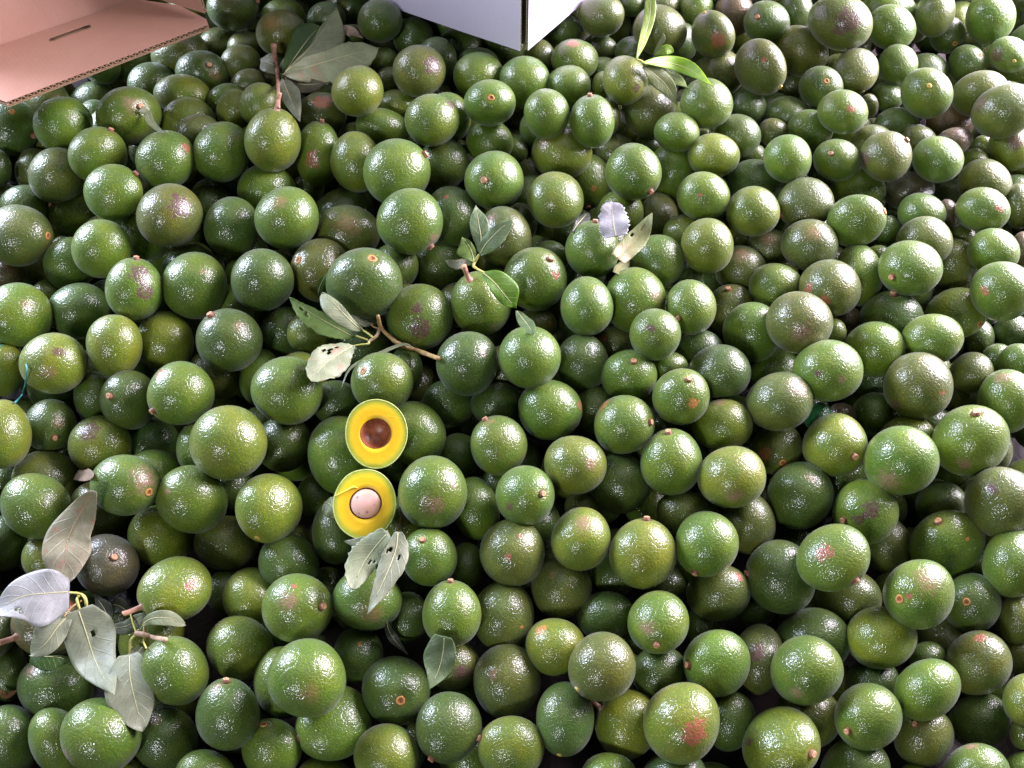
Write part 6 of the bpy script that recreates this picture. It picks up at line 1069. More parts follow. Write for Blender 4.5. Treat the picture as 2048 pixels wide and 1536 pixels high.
-1.1602 1.9506 0.3616 0.372 0.726 0.577 -0.038 0.043 0.043 0.0454 g
-0.897 1.9401 0.358 0.695 -0.182 -0.289 0.632 0.0417 0.0417 0.044 g
-0.8036 1.9444 0.3599 -0.593 -0.376 0.625 0.342 0.0403 0.0403 0.0416 o
-0.5421 1.9516 0.3584 0.123 -0.406 0.426 0.799 0.0402 0.0402 0.0431 y
-0.2804 1.9476 0.3577 0.132 0.36 0.21 0.899 0.0391 0.0391 0.0408 d
-0.188 1.9448 0.3547 0.654 -0.068 -0.652 0.379 0.0427 0.0427 0.0453 g
-0.013 1.9519 0.361 0.511 0.044 0.135 -0.848 0.0399 0.0399 0.0415 g
0.0737 1.9454 0.3673 0.533 -0.151 -0.828 -0.09 0.0396 0.0396 0.0433 o
0.1726 1.9521 0.3537 0.516 -0.544 0.071 0.658 0.0393 0.0393 0.0429 d
0.3457 1.9473 0.3556 0.224 -0.302 0.045 0.926 0.0412 0.0412 0.0449 d
0.4281 1.9467 0.3585 0.753 -0.546 -0.364 -0.043 0.0381 0.0381 0.0415 d
0.6121 1.9415 0.337 0.689 -0.264 -0.252 0.627 0.0393 0.0393 0.0428 g
0.786 1.9516 0.3489 -0.572 0.226 0.414 0.671 0.0407 0.0407 0.0438 y
0.8792 1.9549 0.3567 0.416 -0.082 0.248 0.871 0.0427 0.0427 0.0453 d
1.0346 1.9579 0.3579 -0.772 -0.339 0.532 -0.077 0.0386 0.0386 0.0408 g
1.3008 1.9476 0.3509 -0.199 -0.462 -0.567 0.652 0.0425 0.0425 0.0465 g
1.3932 1.9515 0.3604 0.711 0.357 -0.039 0.604 0.0403 0.0403 0.0445 o
1.494 1.9422 0.3541 0.011 0.52 0.732 0.44 0.0415 0.0415 0.0449 y
-0.7107 0.5128 0.0452 -0.004 0.277 -0.76 0.589 0.0423 0.0423 0.0445 d
-0.3424 0.5135 0.0413 0.171 0.414 0.447 0.775 0.0401 0.0401 0.0438 o
0.1613 0.5052 0.0437 -0.42 -0.599 -0.559 -0.391 0.0397 0.0397 0.0408 o
0.4301 0.5129 0.0437 -0.073 0.421 0.904 0.017 0.04 0.04 0.0421 d
0.6138 0.507 0.0441 0.207 -0.925 -0.167 0.273 0.0424 0.0424 0.0451 y
0.797 0.5131 0.0478 -0.11 -0.532 0.168 0.823 0.0405 0.0405 0.0453 d
-0.5763 0.5787 0.0555 0.04 -0.145 -0.977 0.15 0.0433 0.0433 0.0471 o
-0.4865 0.5779 0.0433 0.835 0.395 -0.383 0.012 0.0419 0.0419 0.0434 g
-0.3967 0.5738 0.0428 0.676 0.237 0.157 -0.68 0.0383 0.0383 0.0419 y
-0.2235 0.5764 0.052 0.52 0.582 -0.624 -0.032 0.0439 0.0439 0.0473 d
-0.1384 0.5772 0.048 -0.467 0.226 0.499 -0.695 0.0433 0.0433 0.047 d
-0.0553 0.592 0.0436 0.97 -0.11 0.215 -0.004 0.0422 0.0422 0.0461 y
0.0454 0.5834 0.0518 0.108 -0.92 -0.374 -0.052 0.042 0.042 0.0451 o
0.131 0.5951 0.0484 0.438 -0.252 0.536 -0.676 0.0406 0.0406 0.0437 g
0.214 0.5837 0.0557 0.398 0.441 0.554 -0.583 0.04 0.04 0.0435 g
0.3094 0.5733 0.041 -0.968 0.186 -0.127 -0.11 0.0384 0.0384 0.0406 y
0.4007 0.59 0.0454 0.882 -0.401 -0.216 -0.125 0.0396 0.0396 0.0422 y
0.5789 0.5817 0.047 -0.985 -0.11 0.027 -0.131 0.0408 0.0408 0.0433 g
0.6564 0.5826 0.0538 0.301 0.579 0.631 -0.419 0.0403 0.0403 0.0441 d
0.7418 0.5887 0.0561 -0.781 -0.469 0.284 -0.3 0.0424 0.0424 0.0436 o
0.8339 0.5859 0.0402 -0.512 -0.633 -0.514 0.271 0.0403 0.0403 0.0417 d
-0.7888 0.6518 0.0652 -0.144 0.319 -0.678 -0.646 0.042 0.042 0.0453 o
-0.7078 0.6474 0.0574 -0.417 -0.671 -0.578 0.203 0.0406 0.0406 0.0415 g
-0.4371 0.6493 0.0631 0.62 -0.568 0.355 -0.409 0.0413 0.0413 0.0454 g
-0.3519 0.6692 0.0626 0.462 -0.123 0.654 -0.586 0.0406 0.0406 0.043 g
-0.2715 0.6606 0.0606 -0.642 -0.626 0.372 0.239 0.0439 0.0439 0.0488 o
-0.184 0.6609 0.0666 0.82 -0.432 0.374 0.03 0.0407 0.0407 0.0417 g
0.0067 0.6499 0.0637 -0.493 -0.501 0.616 -0.357 0.043 0.043 0.0469 g
0.0952 0.6583 0.0589 -0.269 -0.37 -0.156 -0.875 0.0424 0.0424 0.0469 o
0.1814 0.6598 0.061 -0.248 -0.861 0.067 0.439 0.0427 0.0427 0.0476 y
0.2654 0.659 0.0709 0.351 -0.401 -0.694 0.483 0.0429 0.0429 0.0461 d
0.357 0.657 0.0628 -0.803 -0.527 -0.166 0.224 0.0437 0.0437 0.0458 y
0.4394 0.6643 0.066 0.316 0.373 -0.195 0.85 0.0385 0.0385 0.0403 y
0.5275 0.6591 0.066 0.538 -0.226 -0.652 0.484 0.041 0.041 0.0432 d
0.6155 0.6673 0.0585 0.831 -0.004 -0.31 -0.462 0.0402 0.0402 0.0441 d
0.7006 0.6532 0.0674 0.415 0.645 -0.635 0.094 0.0386 0.0386 0.042 g
-0.8389 0.7313 0.0675 -0.302 -0.12 0.846 0.422 0.0387 0.0387 0.04 o
-0.6611 0.735 0.0848 0.216 0.507 -0.353 -0.756 0.0436 0.0436 0.0466 y
-0.5698 0.734 0.0778 -0.429 -0.322 0.288 0.793 0.0428 0.0428 0.0446 o
-0.4812 0.7379 0.0669 -0.711 0.677 -0.145 -0.121 0.0407 0.0407 0.0419 g
-0.3105 0.7457 0.0809 -0.295 -0.481 -0.788 0.246 0.0429 0.0429 0.045 d
-0.2176 0.7417 0.078 0.064 0.826 -0.56 -0.014 0.0408 0.0408 0.0454 g
-0.1206 0.7402 0.0753 0.66 0.184 -0.705 -0.182 0.0389 0.0389 0.0412 o
-0.0489 0.7386 0.0817 0.797 -0.346 0.409 0.277 0.0409 0.0409 0.0457 g
0.0503 0.7303 0.0882 0.901 0.089 0.376 -0.197 0.0407 0.0407 0.0454 d
0.1423 0.7324 0.0714 -0.02 0.516 0.856 -0.031 0.0409 0.0409 0.0441 y
0.2247 0.7276 0.0848 0.179 0.404 -0.257 0.859 0.043 0.043 0.0478 d
0.3134 0.7287 0.0733 -0.709 -0.571 -0.188 -0.368 0.0407 0.0407 0.0423 d
0.4012 0.7277 0.0788 -0.09 0.629 -0.278 0.721 0.0436 0.0436 0.0457 d
0.4897 0.7346 0.0761 -0.086 -0.692 0.204 -0.687 0.0398 0.0398 0.044 g
0.5798 0.733 0.0851 -0.593 -0.526 -0.483 0.373 0.0386 0.0386 0.0417 d
0.6625 0.7289 0.0782 0.188 -0.351 -0.736 -0.548 0.0399 0.0399 0.0426 y
0.8358 0.7385 0.08 -0.358 0.722 -0.531 0.263 0.04 0.04 0.044 g
-0.8846 0.8084 0.0891 0.364 -0.613 0.598 0.367 0.0383 0.0383 0.04 g
-0.7853 0.8059 0.0992 0.654 0.437 -0.579 0.214 0.0431 0.0431 0.0469 y
-0.7109 0.8167 0.0834 0.176 0.978 0.011 -0.108 0.0417 0.0417 0.0465 o
-0.6138 0.8065 0.0768 0.717 -0.15 0.676 0.076 0.0421 0.0421 0.0443 y
-0.5358 0.8176 0.0844 -0.612 -0.573 0.526 0.145 0.0403 0.0403 0.0433 d
-0.437 0.8097 0.092 -0.214 -0.483 0.796 -0.295 0.0419 0.0419 0.0451 g
-0.1687 0.8001 0.084 -0.32 0.608 0.05 -0.725 0.0406 0.0406 0.0423 o
-0.0808 0.8041 0.0935 -0.768 -0.482 -0.082 0.413 0.0404 0.0404 0.043 g
-0.0086 0.8116 0.0838 0.038 0.428 0.661 -0.615 0.0386 0.0386 0.0411 o
0.0929 0.8186 0.0858 -0.149 0.378 -0.178 0.896 0.0392 0.0392 0.0412 g
0.2578 0.8131 0.0828 0.732 0.416 0.515 0.16 0.039 0.039 0.0414 d
0.353 0.8142 0.0861 -0.153 -0.467 -0.273 0.827 0.0388 0.0388 0.0411 d
0.5347 0.8138 0.0932 0.175 0.169 0.29 0.925 0.0415 0.0415 0.0453 d
0.6086 0.8114 0.0799 0.353 -0.353 -0.089 0.862 0.0388 0.0388 0.041 o
0.7011 0.8151 0.0885 -0.45 -0.358 0.19 -0.795 0.0397 0.0397 0.0415 o
0.7914 0.8085 0.0931 0.982 -0.124 -0.034 -0.136 0.0397 0.0397 0.0405 y
-0.9041 0.8885 0.1037 0.481 0.271 0.738 0.387 0.0421 0.0421 0.0452 g
-0.7523 0.8827 0.1015 -0.781 -0.531 0.303 0.128 0.0406 0.0406 0.0433 d
-0.6584 0.8903 0.1066 -0.627 -0.072 0.048 -0.774 0.0421 0.0421 0.0452 y
-0.5658 0.881 0.1046 0.371 0.128 0.611 -0.687 0.0405 0.0405 0.0445 d
-0.4801 0.8829 0.1022 -0.623 -0.545 -0.413 0.38 0.0414 0.0414 0.0463 o
-0.3109 0.8841 0.1096 0.136 0.183 -0.2 -0.953 0.0397 0.0397 0.041 d
-0.221 0.8803 0.1048 0.768 -0.103 -0.177 0.607 0.0389 0.0389 0.0433 y
-0.1374 0.882 0.114 0.759 0.348 -0.462 -0.299 0.0387 0.0387 0.0396 d
-0.0521 0.8881 0.096 -0.251 0.045 0.92 0.297 0.0394 0.0394 0.043 o
0.0353 0.8777 0.0993 -0.699 -0.441 -0.084 -0.557 0.0432 0.0432 0.0454 g
0.1368 0.8877 0.1059 0.126 -0.659 -0.286 0.684 0.0432 0.0432 0.0441 g
0.31 0.8905 0.1121 0.13 -0.733 0.65 -0.156 0.0397 0.0397 0.0427 y
0.5613 0.8892 0.1053 -0.793 -0.172 0.372 0.451 0.0395 0.0395 0.0404 d
0.6578 0.8818 0.1103 -0.298 0.514 0.743 0.308 0.043 0.043 0.0453 d
-0.8844 0.9635 0.1182 0.524 -0.553 0.576 0.297 0.0394 0.0394 0.0429 d
-0.784 0.9585 0.1125 -0.17 -0.692 0.17 0.681 0.0381 0.0381 0.0418 d
-0.7075 0.9468 0.1245 -0.639 0.194 0.743 -0.044 0.0405 0.0405 0.0418 d
-0.6022 0.956 0.1199 -0.592 -0.59 -0.545 0.065 0.0396 0.0396 0.044 o
-0.5281 0.9654 0.1181 -0.508 0.403 0.707 -0.282 0.0395 0.0395 0.0426 g
-0.3421 0.9624 0.1222 0.045 -0.501 0.649 -0.571 0.0405 0.0405 0.0425 d
-0.2648 0.9694 0.1176 0.295 0.944 0.132 0.063 0.0409 0.0409 0.0429 y
-0.172 0.9664 0.1189 -0.724 -0.123 0.339 -0.588 0.0406 0.0406 0.0431 d
0.002 0.9731 0.1114 -0.091 -0.539 0.628 -0.553 0.0402 0.0402 0.0411 d
0.09 0.9618 0.11 0.506 -0.16 0.358 0.768 0.0384 0.0384 0.0394 d
0.1752 0.9548 0.1126 -0.1 -0.327 -0.392 0.854 0.0419 0.0419 0.0446 d
0.265 0.9556 0.111 -0.09 -0.465 -0.845 0.248 0.0382 0.0382 0.0393 g
0.352 0.9714 0.1167 -0.083 -0.984 -0.155 -0.007 0.0439 0.0439 0.0472 g
0.4504 0.9577 0.1226 0.524 -0.229 0.798 0.191 0.0415 0.0415 0.0462 o
0.5287 0.9699 0.1131 -0.532 -0.14 -0.718 -0.428 0.0383 0.0383 0.0419 y
0.6062 0.9582 0.1226 -0.225 0.612 -0.743 -0.155 0.0381 0.0381 0.0392 d
0.7091 0.9544 0.1229 0.868 -0.114 0.393 0.28 0.0395 0.0395 0.041 o
0.7896 0.9692 0.1187 -0.154 -0.386 -0.57 -0.709 0.0412 0.0412 0.0454 y
0.8811 0.9637 0.1186 0.703 -0.455 -0.546 0.0 0.0407 0.0407 0.0453 d
-0.933 1.0249 0.12 -0.053 -0.544 -0.358 0.757 0.0421 0.0421 0.0445 d
-0.8444 1.0284 0.1293 -0.539 -0.433 0.451 -0.565 0.0429 0.0429 0.0446 o
-0.6545 1.0427 0.1313 0.149 -0.885 0.209 0.389 0.0419 0.0419 0.0461 g
-0.582 1.0337 0.1264 0.616 0.73 0.148 -0.258 0.0406 0.0406 0.043 d
-0.48 1.0417 0.1377 -0.318 0.546 -0.273 -0.726 0.043 0.043 0.0466 d
-0.3929 1.0356 0.128 0.021 -0.842 -0.019 -0.539 0.0395 0.0395 0.0423 o
-0.3134 1.0367 0.1299 -0.147 -0.293 0.656 -0.68 0.0431 0.0431 0.0473 y
-0.1245 1.0321 0.1221 0.131 0.839 0.488 0.202 0.0416 0.0416 0.0444 o
-0.0382 1.0447 0.1258 -0.321 -0.709 0.569 -0.267 0.0426 0.0426 0.0454 y
0.0415 1.0422 0.1354 0.841 -0.383 0.2 0.327 0.041 0.041 0.0431 g
0.1361 1.0325 0.1284 -0.055 -0.421 -0.095 -0.9 0.0425 0.0425 0.0452 d
0.2171 1.0326 0.1316 0.071 -0.603 0.563 0.561 0.0433 0.0433 0.0471 g
0.3165 1.0393 0.1303 -0.571 0.061 -0.76 -0.303 0.0402 0.0402 0.0436 d
0.4818 1.0356 0.1264 -0.829 0.3 0.339 -0.328 0.0397 0.0397 0.0442 y
0.5714 1.0312 0.1242 -0.151 -0.172 -0.953 -0.197 0.0426 0.0426 0.045 o
0.6614 1.0304 0.1172 -0.188 0.141 -0.633 0.738 0.0429 0.0429 0.0451 d
0.8366 1.0293 0.1323 -0.609 -0.669 0.031 0.425 0.038 0.038 0.0407 d
-0.9636 1.0932 0.1392 0.223 0.45 0.488 -0.714 0.0393 0.0393 0.042 y
-0.8812 1.1101 0.1356 0.635 -0.513 -0.569 0.098 0.0409 0.0409 0.0451 o
-0.6131 1.1012 0.149 0.276 0.319 0.354 -0.835 0.0397 0.0397 0.0407 g
-0.4362 1.1162 0.1436 -0.461 -0.007 -0.76 -0.459 0.0428 0.0428 0.0466 y
-0.1719 1.1053 0.1361 0.245 -0.231 -0.702 0.628 0.0438 0.0438 0.0471 o
-0.092 1.1083 0.144 -0.614 -0.123 0.609 0.487 0.0402 0.0402 0.0443 o
0.0751 1.1159 0.1295 0.289 0.531 -0.796 0.028 0.042 0.042 0.0439 g
0.1719 1.1057 0.1422 -0.255 -0.204 0.562 0.76 0.0436 0.0436 0.0488 y
0.3558 1.1111 0.1418 -0.164 0.726 0.643 0.181 0.0426 0.0426 0.0464 g
0.4371 1.1126 0.152 0.586 -0.003 -0.796 -0.155 0.0423 0.0423 0.0451 o
0.5219 1.1077 0.1427 0.068 -0.844 0.424 -0.322 0.039 0.039 0.0407 d
0.6094 1.1197 0.1534 -0.904 -0.341 0.224 0.132 0.0411 0.0411 0.0456 g
0.7012 1.1102 0.1361 -0.266 -0.178 0.789 -0.524 0.0396 0.0396 0.0419 d
0.7961 1.1174 0.1494 0.297 0.251 -0.178 0.904 0.0423 0.0423 0.0469 d
0.8738 1.0897 0.1474 -0.317 0.402 0.015 0.859 0.0396 0.0396 0.0428 d
0.9673 1.1193 0.1392 -0.68 -0.43 -0.392 0.446 0.0415 0.0415 0.0445 g
-0.7385 1.1875 0.1628 -0.31 0.696 -0.521 -0.384 0.0427 0.0427 0.0447 o
-0.5633 1.1779 0.158 -0.725 -0.233 0.648 -0.025 0.0415 0.0415 0.0454 d
-0.476 1.1779 0.157 -0.127 0.945 0.3 0.03 0.0391 0.0391 0.0417 d
-0.2954 1.1879 0.1564 -0.052 -0.861 0.436 0.256 0.0393 0.0393 0.042 g
-0.2192 1.1811 0.1553 0.253 -0.958 -0.033 0.135 0.0427 0.0427 0.0443 y
-0.1366 1.187 0.1635 -0.309 0.616 -0.719 -0.085 0.043 0.043 0.0459 g
-0.0371 1.1908 0.1617 0.161 0.788 0.366 0.468 0.0391 0.0391 0.0425 d
0.2307 1.1891 0.1587 -0.27 0.47 -0.361 -0.759 0.0427 0.0427 0.0453 y
0.3896 1.1818 0.1524 -0.155 -0.918 0.183 -0.315 0.0411 0.0411 0.0438 o
0.4673 1.1839 0.1657 0.399 0.194 0.261 -0.857 0.0436 0.0436 0.0477 d
0.5723 1.1868 0.151 0.126 -0.76 -0.593 0.233 0.0381 0.0381 0.0398 d
0.6554 1.1814 0.1575 -0.439 0.78 -0.413 -0.168 0.041 0.041 0.0427 d
0.8411 1.1826 0.1492 -0.079 0.378 0.902 -0.192 0.0403 0.0403 0.0437 d
0.918 1.1813 0.1551 0.221 -0.742 0.518 -0.364 0.0422 0.0422 0.0463 d
-0.9747 1.2666 0.1699 0.57 -0.264 -0.772 0.098 0.0391 0.0391 0.0416 y
-0.8803 1.2777 0.1692 0.156 0.586 0.677 -0.418 0.0402 0.0402 0.044 g
-0.8075 1.2584 0.1742 0.744 -0.377 -0.279 -0.475 0.0422 0.0422 0.0458 y
-0.62 1.2624 0.1616 -0.392 -0.764 0.508 -0.076 0.0431 0.0431 0.0457 y
-0.5314 1.2667 0.1693 0.528 -0.229 0.765 0.289 0.0404 0.0404 0.045 o
-0.4303 1.2525 0.1763 0.497 -0.801 -0.123 0.311 0.0397 0.0397 0.0417 o
-0.3572 1.2528 0.1753 -0.24 0.686 -0.662 0.185 0.0388 0.0388 0.0428 d
-0.1741 1.2669 0.1512 -0.172 0.765 -0.206 -0.585 0.0397 0.0397 0.0428 o
-0.087 1.2601 0.1663 -0.058 -0.025 0.645 -0.762 0.0419 0.0419 0.0466 d
-0.0044 1.2563 0.1615 -0.692 -0.041 -0.355 -0.627 0.0403 0.0403 0.044 d
0.0837 1.2545 0.1772 -0.92 0.273 -0.041 -0.278 0.0425 0.0425 0.0456 g
0.3544 1.2596 0.1545 0.851 0.522 -0.047 0.029 0.0432 0.0432 0.047 d
0.4468 1.2565 0.1777 -0.931 0.302 -0.024 -0.203 0.0407 0.0407 0.0454 y
0.5357 1.2591 0.175 0.489 0.811 -0.003 0.32 0.043 0.043 0.0443 d
0.7906 1.2582 0.1621 0.639 -0.057 0.746 0.177 0.0405 0.0405 0.0415 g
0.8709 1.2602 0.1693 -0.108 -0.136 0.785 0.595 0.0426 0.0426 0.0442 y
0.9605 1.2571 0.1653 0.521 -0.155 -0.071 -0.836 0.0405 0.0405 0.0448 d
-0.9206 1.3338 0.1793 0.3 -0.116 -0.016 -0.947 0.0382 0.0382 0.0392 d
-0.6592 1.3377 0.1681 0.482 0.414 0.623 0.456 0.0414 0.0414 0.0444 o
-0.5782 1.3379 0.1761 0.128 0.385 0.881 -0.243 0.0405 0.0405 0.0442 g
-0.4873 1.3309 0.1915 0.458 -0.637 -0.138 0.605 0.04 0.04 0.0437 d
-0.4043 1.3294 0.1831 0.982 -0.071 -0.115 -0.133 0.0389 0.0389 0.0417 d
-0.3032 1.3316 0.1709 0.526 -0.545 0.651 -0.043 0.0417 0.0417 0.0446 d
-0.2212 1.3362 0.1876 -0.083 -0.552 -0.805 -0.199 0.0405 0.0405 0.0426 g
-0.1306 1.3318 0.1868 -0.742 -0.187 0.459 0.45 0.0405 0.0405 0.0433 d
-0.0469 1.33 0.1877 0.285 -0.064 -0.575 -0.764 0.0385 0.0385 0.0406 d
0.1299 1.3386 0.1754 -0.163 0.358 -0.818 -0.419 0.0439 0.0439 0.0467 d
0.2155 1.3426 0.1908 0.181 -0.746 -0.093 0.634 0.0436 0.0436 0.0478 y
0.3088 1.3342 0.1847 0.851 0.07 -0.51 0.1 0.0415 0.0415 0.0464 g
0.4863 1.3332 0.1909 0.464 0.486 0.589 0.449 0.0394 0.0394 0.0405 d
0.6726 1.3381 0.1884 -0.132 0.034 0.988 0.067 0.0408 0.0408 0.044 d
0.7506 1.3404 0.1875 -0.486 0.694 0.528 0.052 0.0413 0.0413 0.0433 d
0.9241 1.3442 0.1741 0.695 -0.574 0.201 0.383 0.0421 0.0421 0.0458 y
1.0162 1.3398 0.1766 -0.13 0.432 -0.867 0.212 0.0417 0.0417 0.0449 y
-0.9681 1.424 0.1921 -0.142 -0.17 0.607 -0.763 0.0436 0.0436 0.0472 g
-0.5307 1.408 0.1877 -0.346 -0.837 -0.177 0.385 0.0426 0.0426 0.0451 o
-0.3494 1.4166 0.196 0.714 -0.53 0.148 0.433 0.0393 0.0393 0.0407 d
-0.2493 1.4111 0.2006 0.274 -0.63 -0.543 -0.482 0.0425 0.0425 0.0469 d
-0.0857 1.4048 0.19 -0.264 0.096 0.956 -0.085 0.0396 0.0396 0.0437 g
-0.0014 1.4182 0.1961 -0.617 -0.278 0.724 -0.132 0.0411 0.0411 0.0437 y
0.3519 1.4115 0.1899 -0.138 0.063 -0.563 -0.812 0.0387 0.0387 0.0402 o
0.5301 1.4022 0.1864 -0.607 -0.331 0.479 0.541 0.0422 0.0422 0.0458 d
0.6122 1.4052 0.1933 -0.264 -0.435 -0.373 -0.776 0.0397 0.0397 0.0418 d
0.7007 1.4148 0.1929 0.28 -0.895 0.142 0.318 0.0428 0.0428 0.0454 d
0.7998 1.4209 0.1859 -0.656 -0.697 -0.277 -0.087 0.0431 0.0431 0.0453 y
0.9623 1.4134 0.2009 0.15 -0.061 -0.842 -0.515 0.0382 0.0382 0.0406 o
-0.8344 1.4812 0.2094 -0.626 -0.106 0.661 0.4 0.0388 0.0388 0.0421 o
-0.6505 1.481 0.1992 -0.46 0.005 -0.564 -0.686 0.0394 0.0394 0.0429 g
-0.5723 1.4815 0.1975 0.623 -0.476 0.621 -0.017 0.0424 0.0424 0.0449 o
-0.4904 1.489 0.2115 0.986 -0.102 0.062 0.12 0.0411 0.0411 0.0446 g
-0.4037 1.4816 0.2127 -0.788 -0.555 0.264 -0.023 0.0411 0.0411 0.0453 d
-0.3017 1.4831 0.2132 0.269 -0.314 -0.249 -0.876 0.0421 0.0421 0.0448 d
-0.2235 1.4909 0.2125 -0.631 -0.638 0.299 -0.326 0.0432 0.0432 0.0456 d
-0.1385 1.4771 0.2068 -0.068 0.791 -0.484 -0.369 0.0405 0.0405 0.0442 g
0.0371 1.4897 0.2062 0.038 0.344 0.355 0.869 0.0413 0.0413 0.0445 d
0.1323 1.4822 0.2151 -0.236 0.394 0.781 0.424 0.0416 0.0416 0.0463 d
0.2224 1.4922 0.2093 0.792 -0.123 -0.005 0.598 0.0419 0.0419 0.0437 d
0.3048 1.4795 0.2165 -0.255 0.04 0.055 0.964 0.0422 0.0422 0.0469 d
0.3986 1.4769 0.2183 -0.65 0.491 0.425 0.393 0.0407 0.0407 0.0422 d
0.48 1.4826 0.213 -0.507 0.62 0.472 -0.368 0.0407 0.0407 0.0446 g
0.5807 1.4776 0.2054 -0.134 0.55 -0.693 0.447 0.0438 0.0438 0.0458 d
0.743 1.4783 0.2075 0.137 -0.25 0.13 -0.95 0.043 0.043 0.0472 d
0.8415 1.4833 0.2075 0.069 0.358 0.011 0.931 0.0407 0.0407 0.0424 d
0.9223 1.476 0.2079 0.247 0.373 0.145 0.883 0.0432 0.0432 0.0446 o
1.0125 1.4867 0.2084 0.757 0.166 0.103 -0.624 0.0381 0.0381 0.0419 d
-0.9765 1.5614 0.2176 0.79 0.499 0.355 -0.016 0.0435 0.0435 0.0468 y
-0.5213 1.5611 0.2188 0.943 0.191 -0.265 -0.071 0.0406 0.0406 0.043 o
-0.4418 1.556 0.2198 -0.431 0.818 -0.316 0.211 0.0396 0.0396 0.041 o
-0.3589 1.5645 0.2164 -0.811 -0.422 0.281 0.293 0.0387 0.0387 0.0412 g
-0.2586 1.5612 0.2315 0.003 0.175 0.279 0.944 0.0425 0.0425 0.046 d
-0.18 1.565 0.2228 -0.362 0.27 -0.72 0.527 0.0404 0.0404 0.0434 d
-0.0932 1.563 0.2086 0.061 0.868 -0.324 0.372 0.0427 0.0427 0.0469 d
-0.0121 1.565 0.2139 0.699 -0.557 -0.44 -0.084 0.0383 0.0383 0.0416 g
0.1027 1.5578 0.215 0.629 -0.068 -0.75 0.193 0.0387 0.0387 0.0407 o
0.3568 1.5643 0.2229 -0.093 0.309 -0.295 0.899 0.0405 0.0405 0.043 o
0.4305 1.5617 0.2185 0.685 -0.492 0.323 0.429 0.0405 0.0405 0.0446 g
0.534 1.5607 0.2097 0.258 0.446 0.796 -0.317 0.0407 0.0407 0.045 g
0.7032 1.5589 0.2124 -0.751 0.007 0.641 -0.155 0.0435 0.0435 0.0486 y
0.9638 1.566 0.223 0.667 0.564 -0.4 -0.278 0.0393 0.0393 0.042 d
1.0614 1.5601 0.2207 0.337 -0.602 0.252 0.679 0.0385 0.0385 0.0423 o
-0.9182 1.6281 0.224 0.195 0.479 0.026 0.855 0.0383 0.0383 0.0414 y
-0.8285 1.633 0.2368 -0.221 0.137 0.459 0.85 0.0434 0.0434 0.0474 y
-0.7484 1.6335 0.2269 -0.538 -0.02 0.351 -0.766 0.0429 0.0429 0.0469 d
-0.661 1.6418 0.2274 0.246 0.518 -0.102 -0.813 0.043 0.043 0.045 g
-0.4759 1.6412 0.2352 0.357 0.296 0.489 0.739 0.0382 0.0382 0.0417 y
-0.3997 1.6296 0.2362 -0.456 0.778 -0.328 -0.281 0.0388 0.0388 0.0414 g
-0.303 1.6211 0.2402 -0.554 -0.656 0.189 -0.476 0.04 0.04 0.0445 o
-0.2113 1.641 0.2298 0.441 -0.875 -0.053 0.193 0.0411 0.0411 0.0426 d
-0.1281 1.6292 0.2302 -0.25 -0.001 0.362 -0.898 0.039 0.039 0.0401 d
0.0527 1.6392 0.232 0.043 0.317 -0.943 -0.096 0.0413 0.0413 0.0451 y
0.1336 1.6375 0.2388 -0.494 -0.519 -0.32 -0.62 0.0429 0.0429 0.0454 o
0.2144 1.6407 0.2359 0.924 0.268 -0.169 0.214 0.0439 0.0439 0.0467 y
0.3011 1.6318 0.2313 0.436 -0.014 -0.541 -0.719 0.044 0.044 0.0465 o
0.4033 1.6322 0.2236 -0.427 -0.524 0.508 0.534 0.0439 0.0439 0.0486 d
0.4847 1.628 0.2254 0.083 0.402 -0.907 -0.096 0.0426 0.0426 0.0453 y
0.5707 1.6335 0.2379 -0.371 -0.86 -0.298 -0.187 0.039 0.039 0.0402 d
0.9134 1.627 0.2355 0.117 0.07 -0.038 0.99 0.0425 0.0425 0.0475 d
1.0165 1.6314 0.2387 -0.285 -0.337 -0.454 0.774 0.038 0.038 0.0408 o
1.0982 1.6376 0.2234 -0.341 0.903 -0.032 0.261 0.0429 0.0429 0.0481 g
-1.1505 1.7078 0.2524 0.387 0.514 0.496 -0.583 0.0381 0.0381 0.0398 o
-0.7921 1.7066 0.2426 -0.659 0.112 0.667 0.329 0.0415 0.0415 0.0461 d
-0.7006 1.7059 0.2456 -0.094 0.791 0.605 0.009 0.0419 0.0419 0.0442 g
-0.6181 1.7125 0.2457 0.139 0.08 0.331 0.93 0.0435 0.0435 0.0465 g
-0.5225 1.7034 0.2516 0.494 0.711 -0.13 0.483 0.0428 0.0428 0.0446 y
-0.3596 1.7139 0.2445 0.398 0.645 0.153 0.634 0.0407 0.0407 0.0445 o
-0.267 1.7091 0.2389 -0.731 0.157 0.645 0.161 0.0435 0.0435 0.0473 o
-0.1717 1.7037 0.2528 0.506 0.758 0.362 0.194 0.0401 0.0401 0.0417 d
-0.002 1.7019 0.2489 -0.064 -0.784 -0.3 0.539 0.0389 0.0389 0.0419 o
0.2595 1.7074 0.252 -0.666 -0.382 -0.356 -0.533 0.0403 0.0403 0.043 o
0.432 1.7069 0.2571 -0.869 0.227 -0.187 -0.397 0.0384 0.0384 0.0393 d
0.5229 1.7083 0.2458 -0.174 0.952 0.072 0.24 0.0409 0.0409 0.0423 y
0.7009 1.7042 0.2469 -0.402 -0.231 -0.221 0.858 0.0414 0.0414 0.0429 y
0.7891 1.7241 0.2528 -0.185 -0.412 -0.428 0.783 0.043 0.043 0.0474 y
0.9641 1.7046 0.241 0.773 -0.371 0.472 -0.205 0.0399 0.0399 0.0433 y
-0.7408 1.7717 0.2575 0.664 -0.363 -0.311 0.575 0.0437 0.0437 0.0478 d
-0.1276 1.7799 0.2507 -0.241 0.942 -0.033 0.231 0.0395 0.0395 0.0435 d
-0.7203 0.9203 0.0509 0.459 0.519 -0.285 -0.662 0.0388 0.0388 0.0406 o
